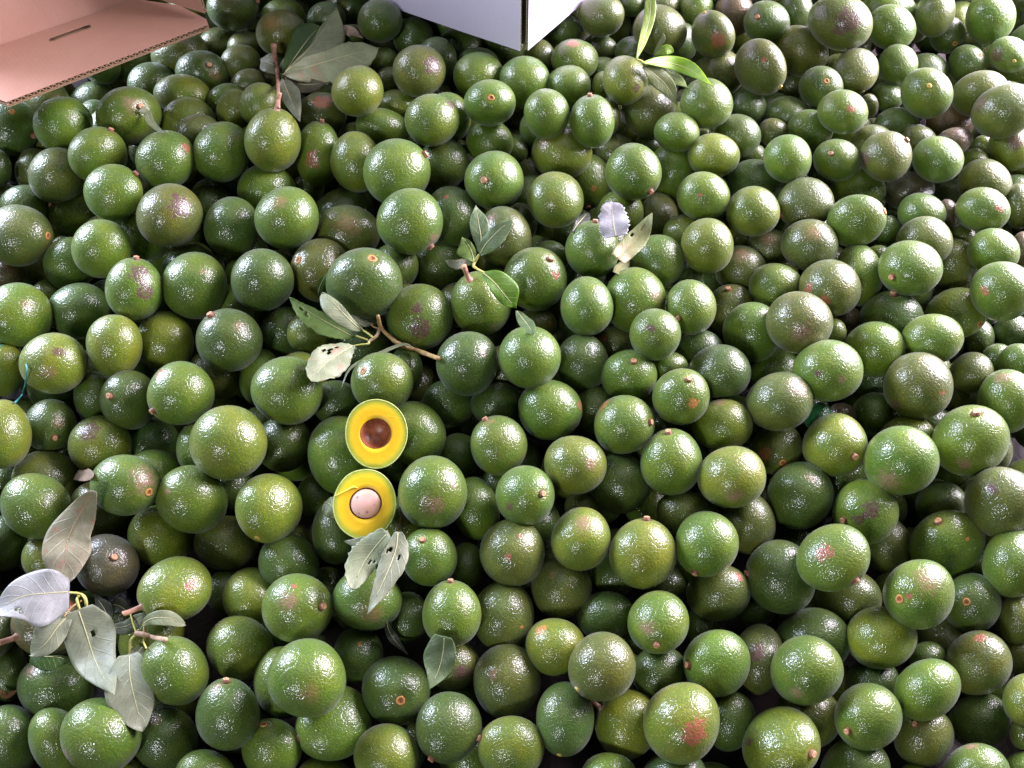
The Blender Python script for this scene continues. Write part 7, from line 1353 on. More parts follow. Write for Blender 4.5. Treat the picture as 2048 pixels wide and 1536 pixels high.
-0.6361 0.929 0.0492 0.687 0.432 0.579 -0.076 0.0396 0.0396 0.0409 y
-0.5437 0.9188 0.0443 0.39 -0.562 0.355 -0.637 0.0414 0.0414 0.0445 o
-0.3725 0.9276 0.0495 -0.904 -0.235 -0.258 0.249 0.0392 0.0392 0.0406 d
-0.2845 0.916 0.0449 0.841 0.522 0.031 -0.137 0.0439 0.0439 0.0457 d
-0.1956 0.9153 0.0459 -0.476 -0.26 0.368 0.755 0.0411 0.0411 0.0443 g
-0.1025 0.92 0.0416 -0.198 0.615 -0.144 -0.749 0.0423 0.0423 0.0473 o
0.0766 0.9227 0.041 0.188 0.389 0.746 0.507 0.0403 0.0403 0.0414 o
0.1631 0.9291 0.0394 -0.232 0.655 -0.055 -0.717 0.0387 0.0387 0.0422 g
0.3329 0.9136 0.0432 -0.429 -0.238 0.428 -0.759 0.0421 0.0421 0.0443 o
0.4176 0.9219 0.0428 0.497 0.862 -0.058 0.084 0.0397 0.0397 0.0431 y
0.5138 0.9157 0.0481 0.055 -0.58 0.782 -0.221 0.0397 0.0397 0.0417 d
0.6943 0.9174 0.0407 -0.412 0.867 -0.259 0.104 0.0432 0.0432 0.0481 d
0.775 0.9216 0.0402 0.34 -0.136 -0.711 -0.6 0.0426 0.0426 0.0462 g
0.8598 0.9147 0.0442 -0.244 0.464 0.792 0.312 0.0431 0.0431 0.0444 d
0.9537 0.9279 0.0413 0.096 0.811 0.537 -0.211 0.0439 0.0439 0.0475 d
-0.9286 0.9986 0.0528 0.586 -0.493 -0.497 -0.408 0.0382 0.0382 0.0409 y
-0.8504 1.0016 0.0557 0.64 0.731 -0.232 0.046 0.041 0.041 0.0454 o
-0.6824 0.9941 0.0618 -0.266 0.815 -0.359 -0.37 0.0387 0.0387 0.0416 g
-0.5749 0.9934 0.0538 0.31 0.059 0.908 0.274 0.0401 0.0401 0.0445 d
-0.3296 0.9948 0.0578 0.716 0.238 -0.596 -0.274 0.0395 0.0395 0.0442 g
-0.0506 0.9933 0.0598 0.258 -0.011 0.046 0.965 0.04 0.04 0.0424 o
0.2072 0.9839 0.0558 -0.728 -0.464 -0.364 0.35 0.0382 0.0382 0.0427 d
0.2997 0.9936 0.0491 -0.325 0.134 0.124 0.928 0.0389 0.0389 0.0431 g
0.5514 0.9949 0.0514 -0.283 0.275 -0.373 -0.84 0.0395 0.0395 0.0414 d
0.6492 0.9804 0.0593 -0.627 -0.515 -0.02 -0.584 0.0428 0.0428 0.0477 d
0.7277 0.9918 0.0558 -0.327 -0.022 -0.943 -0.057 0.0393 0.0393 0.0421 d
-0.9901 1.0667 0.0711 -0.317 0.874 -0.366 -0.044 0.0384 0.0384 0.0405 g
-0.8972 1.0787 0.069 -0.407 -0.629 -0.399 -0.529 0.0389 0.0389 0.0404 d
-0.8075 1.0746 0.0719 0.312 -0.204 0.922 -0.109 0.0437 0.0437 0.0457 y
-0.7272 1.0777 0.0625 0.228 -0.214 -0.774 0.551 0.0422 0.0422 0.0438 o
-0.6194 1.0716 0.071 0.207 0.958 -0.152 0.129 0.0434 0.0434 0.0466 o
-0.5405 1.0679 0.072 -0.397 -0.301 0.497 0.71 0.0397 0.0397 0.0411 d
-0.2844 1.0769 0.0722 0.112 -0.79 0.284 0.532 0.0423 0.0423 0.046 y
-0.192 1.0765 0.0647 -0.434 0.373 0.754 -0.323 0.0412 0.0412 0.0427 d
-0.1099 1.0825 0.071 -0.588 0.035 -0.718 0.371 0.0407 0.0407 0.0416 g
0.2504 1.0738 0.0714 0.221 0.748 -0.623 0.06 0.0383 0.0383 0.0396 d
0.3265 1.0784 0.0648 -0.742 -0.305 -0.491 -0.34 0.0427 0.0427 0.0456 d
0.4242 1.0734 0.07 0.385 -0.547 0.276 -0.691 0.0406 0.0406 0.045 d
0.5183 1.0831 0.0691 -0.217 0.681 0.696 -0.072 0.0385 0.0385 0.0419 d
0.5988 1.0646 0.0622 -0.454 -0.069 0.805 0.377 0.0399 0.0399 0.0426 d
0.6944 1.0684 0.0652 0.485 0.533 0.57 -0.395 0.038 0.038 0.0415 d
0.7735 1.0846 0.0822 -0.143 -0.686 -0.668 0.25 0.038 0.038 0.0394 d
0.8562 1.0681 0.0646 0.571 -0.221 -0.325 -0.721 0.0401 0.0401 0.0437 d
0.9413 1.068 0.0665 -0.761 0.609 -0.006 -0.223 0.0398 0.0398 0.0407 d
-0.8423 1.1546 0.0887 0.513 -0.022 -0.409 -0.754 0.0416 0.0416 0.0445 y
-0.7639 1.1517 0.0976 -0.178 0.493 -0.845 -0.103 0.0391 0.0391 0.043 y
-0.6598 1.1501 0.0795 -0.103 -0.423 -0.681 0.589 0.0418 0.0418 0.0452 o
-0.5841 1.1497 0.0895 0.795 0.248 -0.524 0.18 0.0432 0.0432 0.0448 d
-0.4909 1.1417 0.0847 0.129 0.249 0.854 0.437 0.0421 0.0421 0.0433 g
-0.4057 1.1488 0.081 0.781 -0.199 -0.586 -0.086 0.0411 0.0411 0.0459 d
-0.3164 1.1438 0.0764 -0.594 0.771 0.176 0.147 0.0417 0.0417 0.0434 y
-0.2338 1.14 0.0827 0.634 -0.022 0.769 -0.083 0.0394 0.0394 0.0411 g
0.2952 1.1452 0.0856 -0.515 -0.303 0.518 0.612 0.0408 0.0408 0.0417 y
0.378 1.1378 0.0756 -0.246 -0.352 -0.143 0.892 0.0397 0.0397 0.0416 o
0.4706 1.1507 0.0801 -0.23 0.953 -0.084 0.177 0.0384 0.0384 0.0407 o
0.5633 1.1522 0.0801 0.837 -0.06 -0.205 0.504 0.0429 0.0429 0.044 d
0.6449 1.1424 0.0822 0.745 -0.107 0.16 0.638 0.0394 0.0394 0.0403 d
0.8243 1.1509 0.0797 0.531 -0.536 0.283 -0.592 0.0418 0.0418 0.0463 d
0.9014 1.1383 0.0884 -0.436 -0.016 0.807 -0.398 0.0395 0.0395 0.0413 g
1.0091 1.1496 0.0813 -0.729 0.386 0.251 -0.507 0.0436 0.0436 0.0455 o
-0.9756 1.2165 0.0919 0.049 -0.308 -0.754 -0.578 0.0398 0.0398 0.0424 o
-0.8926 1.2142 0.1015 -0.682 -0.466 -0.154 0.542 0.0439 0.0439 0.0455 d
-0.8014 1.2268 0.1035 -0.048 -0.145 0.491 0.858 0.0414 0.0414 0.0434 g
-0.5464 1.2209 0.0913 -0.017 -0.766 0.341 -0.544 0.0421 0.0421 0.0433 o
-0.4451 1.2156 0.0851 -0.156 0.859 -0.48 -0.085 0.0438 0.0438 0.0466 d
-0.3614 1.2201 0.0941 0.012 0.316 -0.906 0.283 0.042 0.042 0.0456 d
-0.2803 1.226 0.0958 0.241 -0.796 -0.0 0.555 0.0392 0.0392 0.0409 g
-0.1868 1.2145 0.099 0.623 -0.236 -0.22 -0.713 0.0395 0.0395 0.0425 y
-0.1054 1.2217 0.0926 -0.273 -0.024 -0.95 -0.148 0.0435 0.0435 0.0452 d
-0.0146 1.2232 0.0851 0.121 -0.205 0.62 -0.747 0.0428 0.0428 0.0455 d
0.0744 1.2079 0.0959 -0.05 -0.973 -0.197 0.114 0.0399 0.0399 0.0432 g
0.1576 1.2149 0.087 0.572 0.415 0.575 -0.413 0.041 0.041 0.0454 g
0.3388 1.2101 0.0967 -0.667 0.304 -0.301 0.61 0.0423 0.0423 0.0459 o
0.4205 1.2329 0.0954 -0.412 -0.623 0.656 0.109 0.0433 0.0433 0.0482 o
0.5116 1.2206 0.079 -0.767 -0.54 0.343 -0.044 0.043 0.043 0.0478 g
0.5886 1.2284 0.0912 -0.315 -0.883 -0.244 0.247 0.0405 0.0405 0.0419 y
0.705 1.2143 0.0942 0.895 0.0 0.012 -0.445 0.0409 0.0409 0.0422 g
1.0346 1.2156 0.096 0.355 -0.934 0.046 0.019 0.0385 0.0385 0.0394 y
-1.0306 1.2898 0.1113 -0.227 -0.587 -0.734 0.255 0.041 0.041 0.0441 d
-0.928 1.3058 0.1029 -0.299 0.785 -0.272 -0.469 0.0422 0.0422 0.0442 g
-0.7666 1.2916 0.1132 0.571 0.623 -0.506 -0.174 0.0395 0.0395 0.041 d
-0.5835 1.3029 0.0986 -0.871 0.049 -0.43 0.232 0.039 0.039 0.0414 o
-0.503 1.2954 0.1026 0.515 0.572 -0.005 -0.639 0.0431 0.0431 0.0461 y
-0.4085 1.3071 0.1047 -0.066 -0.035 -0.326 0.942 0.0437 0.0437 0.0487 d
-0.227 1.2869 0.1038 0.839 -0.164 0.325 -0.404 0.043 0.043 0.0479 d
-0.056 1.2992 0.1104 0.404 -0.255 0.649 0.592 0.0393 0.0393 0.043 y
0.0371 1.2995 0.112 -0.542 0.34 0.673 -0.37 0.0402 0.0402 0.0415 g
0.1993 1.279 0.1059 0.534 -0.517 0.089 -0.664 0.0422 0.0422 0.045 d
0.284 1.2996 0.1093 -0.021 -0.907 -0.305 0.289 0.0422 0.0422 0.0457 o
0.4757 1.3068 0.1111 0.779 -0.034 0.268 -0.566 0.0401 0.0401 0.0442 o
0.5577 1.2985 0.112 -0.239 0.782 -0.262 -0.512 0.039 0.039 0.0418 o
0.6471 1.2918 0.1131 -0.621 -0.096 0.759 -0.17 0.0407 0.0407 0.0438 y
0.7285 1.2997 0.1143 0.517 -0.387 0.425 0.635 0.0406 0.0406 0.0424 d
0.8257 1.3008 0.1142 0.462 0.725 0.343 0.38 0.0384 0.0384 0.0402 d
0.9057 1.2989 0.1064 0.357 0.356 0.114 0.856 0.0407 0.0407 0.0438 d
0.997 1.2989 0.1111 0.506 -0.061 -0.21 0.834 0.0395 0.0395 0.0408 d
-1.0655 1.3623 0.1197 -0.807 -0.524 0.271 -0.026 0.0414 0.0414 0.0423 d
-0.98 1.3701 0.1335 0.167 0.419 0.124 0.884 0.0431 0.0431 0.0444 d
-0.9014 1.3801 0.1208 0.107 0.524 -0.844 0.039 0.0421 0.0421 0.0466 d
-0.7992 1.3697 0.1128 -0.351 0.742 0.138 0.554 0.0389 0.0389 0.0416 d
-0.715 1.3746 0.1154 -0.162 0.554 0.518 0.631 0.0413 0.0413 0.044 d
-0.4573 1.3778 0.126 0.294 0.71 -0.556 -0.318 0.0393 0.0393 0.0419 d
-0.3638 1.369 0.124 0.078 0.034 -0.879 0.47 0.0422 0.0422 0.0438 d
-0.2014 1.3715 0.1245 0.029 -0.252 0.173 0.952 0.0434 0.0434 0.0465 d
-0.108 1.3718 0.1169 0.131 0.825 0.395 0.382 0.0404 0.0404 0.042 d
-0.0143 1.3684 0.1249 0.024 0.378 0.054 0.924 0.0434 0.0434 0.0463 o
0.074 1.3724 0.133 -0.593 -0.794 0.03 -0.135 0.0399 0.0399 0.0443 o
0.2462 1.3736 0.1257 0.144 0.317 0.594 -0.725 0.0395 0.0395 0.0429 d
0.3231 1.3677 0.112 -0.789 -0.186 0.196 -0.552 0.0438 0.0438 0.0488 g
0.4278 1.3733 0.1264 -0.081 0.16 0.954 0.239 0.0418 0.0418 0.0439 d
0.5166 1.3694 0.1104 0.801 0.498 -0.19 -0.274 0.0405 0.0405 0.0413 g
0.6018 1.367 0.1189 -0.225 -0.088 -0.964 0.107 0.0401 0.0401 0.0432 o
0.7702 1.3649 0.1158 -0.397 -0.446 -0.189 0.78 0.0405 0.0405 0.0446 o
0.8695 1.3783 0.1243 0.954 -0.225 0.162 0.114 0.0392 0.0392 0.0419 d
-1.0326 1.4515 0.1312 0.751 -0.6 0.273 -0.047 0.0383 0.0383 0.0409 d
-0.8562 1.4385 0.1309 -0.584 -0.037 -0.802 0.121 0.0402 0.0402 0.0433 d
-0.754 1.4462 0.1322 -0.481 -0.832 0.276 0.006 0.0387 0.0387 0.043 d
-0.6768 1.4471 0.1402 -0.117 0.046 -0.968 0.218 0.0411 0.0411 0.0442 g
-0.4027 1.4375 0.1392 -0.475 0.566 0.143 0.659 0.0407 0.0407 0.0423 d
-0.3242 1.4467 0.1334 -0.121 0.532 0.499 -0.673 0.0432 0.0432 0.0459 y
-0.1465 1.435 0.1354 0.284 0.878 -0.104 -0.37 0.0413 0.0413 0.0454 o
0.0366 1.444 0.1273 0.111 -0.749 0.122 -0.642 0.0425 0.0425 0.0459 y
0.1177 1.4472 0.1315 -0.064 -0.332 -0.363 0.868 0.0383 0.0383 0.0401 y
0.2185 1.4395 0.1452 0.18 0.666 0.428 -0.584 0.0428 0.0428 0.0461 y
0.2954 1.4459 0.1419 -0.584 -0.223 0.767 0.143 0.038 0.038 0.041 g
0.3781 1.4468 0.1275 -0.427 0.05 0.863 -0.265 0.0394 0.0394 0.0408 d
0.4606 1.4531 0.143 -0.423 0.08 0.896 -0.113 0.0429 0.0429 0.0481 g
0.5611 1.4368 0.1288 -0.296 0.362 0.826 -0.315 0.0404 0.0404 0.0432 g
0.641 1.44 0.1288 0.033 0.385 -0.143 0.911 0.043 0.043 0.0447 o
0.9969 1.4415 0.1358 -0.426 0.559 0.709 -0.052 0.0407 0.0407 0.0427 o
1.0902 1.4412 0.1348 0.613 -0.726 0.149 0.273 0.0437 0.0437 0.0476 o
-1.074 1.5215 0.1559 0.686 0.304 0.581 0.316 0.0436 0.0436 0.0469 y
-0.9753 1.5126 0.1519 -0.312 0.03 -0.806 0.503 0.0384 0.0384 0.0426 y
-0.8914 1.5169 0.1314 -0.746 -0.588 -0.245 0.194 0.0411 0.0411 0.0453 d
-0.8109 1.5263 0.1418 0.677 -0.348 0.009 0.649 0.0394 0.0394 0.0424 d
-0.7205 1.5121 0.1455 0.582 0.224 0.28 -0.73 0.0421 0.0421 0.0443 o
-0.3541 1.5153 0.1552 0.792 -0.325 -0.258 0.448 0.0419 0.0419 0.0432 d
-0.1928 1.519 0.1481 0.548 0.356 0.058 -0.755 0.0426 0.0426 0.0454 g
-0.1006 1.5175 0.1457 -0.885 -0.069 0.419 -0.193 0.038 0.038 0.0418 d
-0.0246 1.5214 0.1522 0.465 0.834 0.263 -0.137 0.0386 0.0386 0.0397 o
0.0675 1.5216 0.1362 0.624 0.296 0.578 -0.435 0.0404 0.0404 0.0444 d
0.168 1.5212 0.1556 0.36 -0.079 -0.51 -0.778 0.0411 0.0411 0.0437 g
0.2552 1.5237 0.1495 0.079 0.257 0.952 -0.146 0.0418 0.0418 0.044 g
0.3281 1.5103 0.1541 0.288 -0.718 -0.521 0.361 0.041 0.041 0.0446 o
0.607 1.5164 0.1469 -0.4 -0.891 0.087 -0.197 0.04 0.04 0.0427 g
0.6814 1.5232 0.1476 0.602 0.215 0.019 -0.769 0.0416 0.0416 0.0427 g
0.8685 1.5254 0.1523 0.452 0.601 0.388 0.533 0.0391 0.0391 0.0401 o
0.958 1.5158 0.1527 -0.879 -0.017 0.433 0.198 0.0388 0.0388 0.0408 g
1.0466 1.5144 0.1445 0.318 0.639 -0.643 0.278 0.0402 0.0402 0.0435 d
1.1319 1.5192 0.1439 -0.341 0.549 0.636 -0.421 0.0413 0.0413 0.0441 o
-1.1069 1.5987 0.1588 0.052 0.795 -0.042 -0.603 0.0396 0.0396 0.0421 d
-1.0295 1.6017 0.1559 0.877 0.074 0.066 -0.47 0.0392 0.0392 0.0401 y
-0.843 1.5992 0.1561 -0.143 0.53 -0.782 0.294 0.0412 0.0412 0.0451 d
-0.6787 1.5932 0.1665 0.683 0.589 0.43 -0.046 0.0421 0.0421 0.0452 y
-0.5775 1.6008 0.1687 0.264 -0.546 0.63 0.485 0.0435 0.0435 0.0468 d
-0.4833 1.5885 0.1583 0.663 0.637 0.392 0.025 0.0424 0.0424 0.0439 y
-0.2304 1.5946 0.1629 -0.32 -0.573 -0.622 0.428 0.043 0.043 0.0465 d
-0.0546 1.6031 0.1566 -0.205 0.277 0.431 0.834 0.0387 0.0387 0.0428 y
0.0248 1.597 0.1572 -0.416 0.2 -0.537 -0.706 0.0387 0.0387 0.0433 o
0.2032 1.5942 0.1708 0.16 -0.237 0.95 0.129 0.0385 0.0385 0.0416 d
0.4626 1.5879 0.1588 -0.164 0.699 0.226 0.658 0.0413 0.0413 0.0441 o
0.6375 1.5897 0.1638 0.056 -0.845 -0.531 0.037 0.0421 0.0421 0.0435 o
0.8273 1.5985 0.1556 0.701 0.623 -0.277 -0.208 0.0416 0.0416 0.0449 y
0.9047 1.5911 0.1612 -0.806 -0.583 -0.057 -0.089 0.0424 0.0424 0.0463 o
0.9953 1.6013 0.1611 0.223 -0.776 -0.569 -0.158 0.0395 0.0395 0.0411 o
1.0842 1.5937 0.1603 -0.367 0.273 0.845 -0.275 0.044 0.044 0.0458 d
-1.159 1.6709 0.1747 -0.415 -0.041 -0.794 -0.442 0.0439 0.0439 0.0451 o
-1.0747 1.6702 0.1721 0.838 0.007 -0.397 0.374 0.0439 0.0439 0.0456 d
-0.9713 1.6726 0.1775 0.0 -0.432 0.7 0.569 0.0418 0.0418 0.0449 d
-0.8 1.6742 0.1742 0.564 0.017 0.118 -0.817 0.0437 0.0437 0.0478 o
-0.4485 1.6773 0.18 -0.244 -0.252 0.27 -0.897 0.042 0.042 0.0451 o
-0.3567 1.6803 0.1707 0.315 -0.597 -0.039 0.737 0.0412 0.0412 0.0423 d
-0.2849 1.6635 0.1819 -0.437 -0.663 -0.485 0.367 0.0408 0.0408 0.0431 o
-0.1024 1.6688 0.1705 -0.904 -0.239 -0.003 0.354 0.041 0.041 0.0449 d
-0.0134 1.6685 0.1822 -0.325 -0.797 0.468 -0.198 0.0389 0.0389 0.043 d
0.1686 1.6739 0.1801 -0.022 -0.906 0.371 -0.202 0.0396 0.0396 0.0429 d
0.2506 1.6823 0.1686 -0.675 0.293 -0.222 0.64 0.0409 0.0409 0.0426 o
0.6949 1.6683 0.1756 -0.771 0.355 -0.514 -0.123 0.0381 0.0381 0.0409 g
0.7741 1.6789 0.1822 -0.984 -0.054 -0.111 -0.125 0.0438 0.0438 0.0467 d
0.8593 1.6722 0.1808 -0.973 -0.221 -0.063 0.016 0.04 0.04 0.0432 d
1.0382 1.6741 0.1732 -0.046 0.335 -0.326 -0.883 0.0419 0.0419 0.0446 y
-1.1952 1.7409 0.1918 -0.801 0.106 0.337 0.483 0.0415 0.0415 0.0441 d
-1.1121 1.7414 0.1948 0.737 0.473 0.453 0.168 0.0402 0.0402 0.045 d
-1.0266 1.7418 0.1931 0.795 -0.575 0.065 0.18 0.0419 0.0419 0.0467 o
-0.9401 1.7522 0.1872 -0.471 -0.198 -0.375 0.773 0.0419 0.0419 0.0436 g
-0.8429 1.7317 0.1897 -0.709 0.43 -0.494 0.262 0.0397 0.0397 0.0423 y
-0.6786 1.7486 0.1877 0.387 0.451 -0.493 0.636 0.0409 0.0409 0.0442 d
-0.5857 1.7485 0.1863 0.45 0.151 0.814 0.334 0.0412 0.0412 0.0432 g
-0.495 1.75 0.1866 0.012 -0.522 0.82 -0.236 0.0438 0.0438 0.0457 d
-0.411 1.7545 0.184 0.334 0.673 -0.602 0.27 0.0382 0.0382 0.0393 o
-0.3178 1.7444 0.1862 0.854 0.186 -0.245 0.42 0.0421 0.0421 0.0461 g
-0.1502 1.7522 0.1876 -0.238 -0.604 0.617 0.445 0.0412 0.0412 0.044 g
-0.0531 1.7396 0.1831 -0.521 -0.107 0.329 0.78 0.0418 0.0418 0.043 y
0.031 1.7498 0.1894 0.591 0.046 0.697 0.403 0.0431 0.0431 0.0453 d
0.1109 1.7429 0.1865 -0.342 -0.436 -0.59 -0.587 0.0385 0.0385 0.0423 o
0.2969 1.7552 0.1818 0.389 -0.46 -0.11 0.791 0.0413 0.0413 0.0429 d
0.3788 1.7532 0.1931 -0.644 0.71 0.17 0.227 0.0424 0.0424 0.0458 g
0.4702 1.75 0.1926 0.452 0.184 0.87 -0.066 0.0397 0.0397 0.0443 d
0.5639 1.7447 0.1762 0.225 0.393 -0.423 -0.785 0.0395 0.0395 0.0428 g
0.6392 1.7457 0.1988 0.076 0.189 0.189 0.961 0.0435 0.0435 0.0481 o
0.8338 1.7415 0.1906 0.402 0.425 0.115 -0.803 0.0417 0.0417 0.0464 d
1.0009 1.7482 0.1829 -0.073 -0.034 -0.354 -0.932 0.043 0.043 0.044 d
1.0896 1.7502 0.1823 0.002 0.838 -0.507 -0.205 0.0383 0.0383 0.0398 d
1.1661 1.7419 0.1966 -0.715 0.603 -0.349 0.058 0.0439 0.0439 0.0479 g
-1.1659 1.8142 0.2057 -0.453 -0.129 0.88 -0.063 0.0382 0.0382 0.0406 g
-1.0692 1.8234 0.2022 0.176 -0.668 -0.434 0.578 0.039 0.039 0.0429 d
-0.9901 1.8177 0.2053 -0.133 -0.121 -0.417 0.891 0.0436 0.0436 0.0473 o
-0.8871 1.816 0.2034 0.628 0.028 -0.665 0.404 0.0417 0.0417 0.0436 g
-0.7218 1.8106 0.1952 -0.594 -0.801 -0.021 -0.076 0.0382 0.0382 0.0406 o
-0.6342 1.8164 0.205 -0.329 -0.181 -0.211 -0.903 0.0395 0.0395 0.0415 g
-0.5393 1.8184 0.1979 0.475 -0.727 -0.083 -0.489 0.0392 0.0392 0.0416 y
-0.4672 1.8209 0.2091 0.499 -0.409 0.732 0.219 0.0406 0.0406 0.0416 d
-0.3718 1.8132 0.2031 0.151 0.655 -0.256 -0.695 0.0388 0.0388 0.0432 y
-0.2796 1.82 0.1922 0.021 -0.318 -0.607 -0.728 0.0382 0.0382 0.0397 y
-0.1913 1.8222 0.1983 0.064 -0.139 0.005 -0.988 0.0405 0.0405 0.0414 d
-0.1009 1.8349 0.2013 0.062 0.684 -0.042 0.726 0.0385 0.0385 0.0431 g
-0.0197 1.8199 0.1966 -0.499 -0.503 0.611 0.352 0.0387 0.0387 0.0396 y
0.0746 1.8187 0.2083 0.882 -0.249 -0.235 -0.325 0.0439 0.0439 0.0469 g
0.158 1.8206 0.1995 -0.171 0.332 -0.644 -0.668 0.0391 0.0391 0.0425 o
0.2374 1.8317 0.203 -0.466 -0.325 -0.593 0.571 0.0386 0.0386 0.0396 g
0.5062 1.8222 0.2077 -0.488 -0.064 0.828 -0.269 0.0413 0.0413 0.0453 d
0.5905 1.8201 0.1995 0.675 0.562 -0.253 -0.406 0.0387 0.0387 0.0402 y
0.6885 1.8224 0.2049 -0.249 0.11 -0.677 -0.684 0.0411 0.0411 0.0444 o
0.7706 1.8143 0.202 -0.042 -0.678 0.729 0.085 0.0388 0.0388 0.0428 d
0.8653 1.8231 0.2032 0.482 0.43 -0.711 0.279 0.0415 0.0415 0.0452 g
0.9545 1.8214 0.1995 -0.429 -0.368 -0.824 -0.041 0.0402 0.0402 0.042 d
1.047 1.8231 0.2068 -0.24 0.879 0.184 -0.368 0.0417 0.0417 0.0448 y
1.1365 1.8191 0.2032 -0.477 0.268 0.45 -0.706 0.0408 0.0408 0.0422 o
1.215 1.8146 0.2037 -0.111 0.326 -0.433 0.833 0.0391 0.0391 0.0425 o
-0.8105 1.4348 0.2749 0.717 0.657 0.23 0.04 0.036 0.036 0.039 d
0.5132 0.5286 0.0514 0.174 0.216 0.3 -0.913 0.0352 0.0352 0.0383 g
-0.5027 0.2705 0.0384 0.116 0.965 -0.041 0.232 0.0388 0.0388 0.0429 o
0.1958 0.2715 0.0392 -0.37 0.081 -0.838 0.393 0.0417 0.0417 0.0457 g
0.776 1.3569 0.2465 -0.75 0.457 0.16 0.451 0.0369 0.0369 0.0402 d
0.9376 0.836 0.074 0.501 -0.21 -0.834 0.09 0.0388 0.0388 0.0418 g
0.4892 0.6057 0.0395 -0.67 -0.219 0.693 -0.152 0.037 0.037 0.0414 g
0.4454 0.3122 0.037 0.365 -0.2 -0.231 -0.879 0.0341 0.0341 0.0363 y
0.145 0.3164 0.054 0.488 -0.119 0.748 0.434 0.0401 0.0401 0.0425 g
0.85 0.8625 0.0902 -0.183 -0.62 -0.654 -0.393 0.0394 0.0394 0.0404 g
0.1683 1.011 0.1972 0.47 0.271 -0.809 -0.227 0.0367 0.0367 0.0391 o
-0.1477 1.3202 0.2505 0.74 0.157 -0.649 -0.082 0.0363 0.0363 0.0391 g
1.0388 1.2756 0.1769 0.469 0.065 0.866 -0.162 0.0393 0.0393 0.0428 d
-0.5414 0.1931 0.037 -0.08 -0.359 0.033 -0.929 0.0396 0.0396 0.0425 y
-0.0958 0.6722 0.0562 -0.84 -0.081 0.536 -0.035 0.0341 0.0341 0.0365 o
0.5609 0.4284 0.0663 0.228 -0.107 0.533 0.808 0.0396 0.0396 0.0424 o
0.279 0.4819 0.0571 0.614 -0.05 0.587 -0.525 0.0413 0.0413 0.043 y
-0.6757 0.2449 0.0338 0.614 0.404 -0.224 -0.64 0.0352 0.0352 0.037 o
0.4771 0.8564 0.0961 -0.906 -0.104 -0.326 -0.248 0.0401 0.0401 0.0413 y
-0.8163 0.5725 0.0512 -0.477 -0.72 0.159 -0.478 0.0343 0.0343 0.0359 d
0.6323 0.4228 0.0359 0.26 0.399 0.489 0.731 0.0382 0.0382 0.0416 d
-0.5933 0.4996 0.054 0.067 0.554 0.078 0.826 0.041 0.041 0.042 d
0.6716 0.7791 0.1404 -0.885 -0.055 -0.451 0.101 0.0353 0.0353 0.0391 y
-0.3669 0.4197 0.0962 0.09 0.347 -0.527 0.771 0.0382 0.0382 0.0425 y
0.316 1.2935 0.24 0.286 0.55 0.773 0.138 0.0401 0.0401 0.0426 y
-0.3623 0.2657 0.0541 -0.569 -0.605 0.404 0.383 0.0413 0.0413 0.0429 d
-0.7784 0.702 0.1109 0.14 0.082 -0.693 0.702 0.0387 0.0387 0.041 d
0.6706 0.9245 0.177 -0.016 -0.213 -0.88 0.424 0.0386 0.0386 0.0409 d
0.5258 1.0531 0.1851 0.334 -0.122 -0.93 0.088 0.0416 0.0416 0.0463 o
-0.3341 0.7519 0.1578 0.179 0.657 -0.73 0.06 0.0417 0.0417 0.0445 y
0.2883 1.4116 0.2079 -0.421 -0.868 -0.247 -0.089 0.0344 0.0344 0.0382 d
-0.1061 0.953 0.1108 0.326 0.167 0.835 0.411 0.0381 0.0381 0.0399 d
0.1162 0.8559 0.1742 -0.114 -0.527 0.745 -0.392 0.0389 0.0389 0.0403 d
-0.0084 0.5854 0.102 0.161 0.963 0.032 0.216 0.04 0.04 0.0446 d
0.1522 1.2506 0.155 -0.136 0.102 -0.091 -0.981 0.0391 0.0391 0.0418 g
-0.0206 0.9244 0.1837 0.304 -0.474 0.756 0.334 0.0361 0.0361 0.0375 o
-0.079 0.4564 0.0476 -0.974 -0.17 0.092 0.119 0.039 0.039 0.04 o
-0.2236 0.4218 0.0629 0.029 0.227 0.95 -0.214 0.0393 0.0393 0.0431 o
-0.7895 0.5025 0.062 -0.461 -0.171 0.314 0.812 0.0382 0.0382 0.0417 d
-0.3934 0.6856 0.1164 0.472 -0.273 0.821 -0.17 0.0353 0.0353 0.0374 d
0.5385 0.2813 0.0374 0.231 0.093 0.964 0.092 0.0385 0.0385 0.0402 y
0.0112 0.346 0.04 -0.153 -0.506 0.831 -0.17 0.0366 0.0366 0.04 d
0.693 1.0014 0.1872 -0.181 0.751 0.232 -0.592 0.0361 0.0361 0.0396 o
0.6596 0.3239 0.0373 -0.135 -0.109 0.692 -0.701 0.0384 0.0384 0.0415 g
0.1745 0.8247 0.0753 -0.209 0.08 -0.8 0.557 0.0364 0.0364 0.0387 g
0.6908 1.2611 0.1544 -0.323 0.512 0.791 -0.086 0.0389 0.0389 0.0417 y
-0.0891 0.9055 0.1656 0.631 -0.708 0.284 -0.141 0.0389 0.0389 0.0408 o
0.3746 1.3391 0.2646 -0.052 0.73 -0.363 -0.577 0.036 0.036 0.0383 d
0.8947 1.3845 0.2287 0.597 -0.258 0.602 -0.463 0.0361 0.0361 0.0399 d
-0.7316 0.3325 0.0478 -0.197 0.878 0.074 -0.431 0.0364 0.0364 0.0379 d
-0.6973 0.4166 0.0538 -0.4 -0.001 -0.877 -0.267 0.0352 0.0352 0.0381 y
-0.1414 0.4802 0.0358 0.605 -0.019 -0.766 0.215 0.038 0.038 0.0403 d
-0.0735 1.3036 0.2451 0.612 0.636 -0.457 -0.107 0.036 0.036 0.04 o
-0.6567 0.5596 0.0584 -0.234 0.083 -0.967 0.055 0.0408 0.0408 0.0419 o
0.8793 0.7852 0.0882 0.351 0.833 -0.38 0.195 0.0346 0.0346 0.0374 d
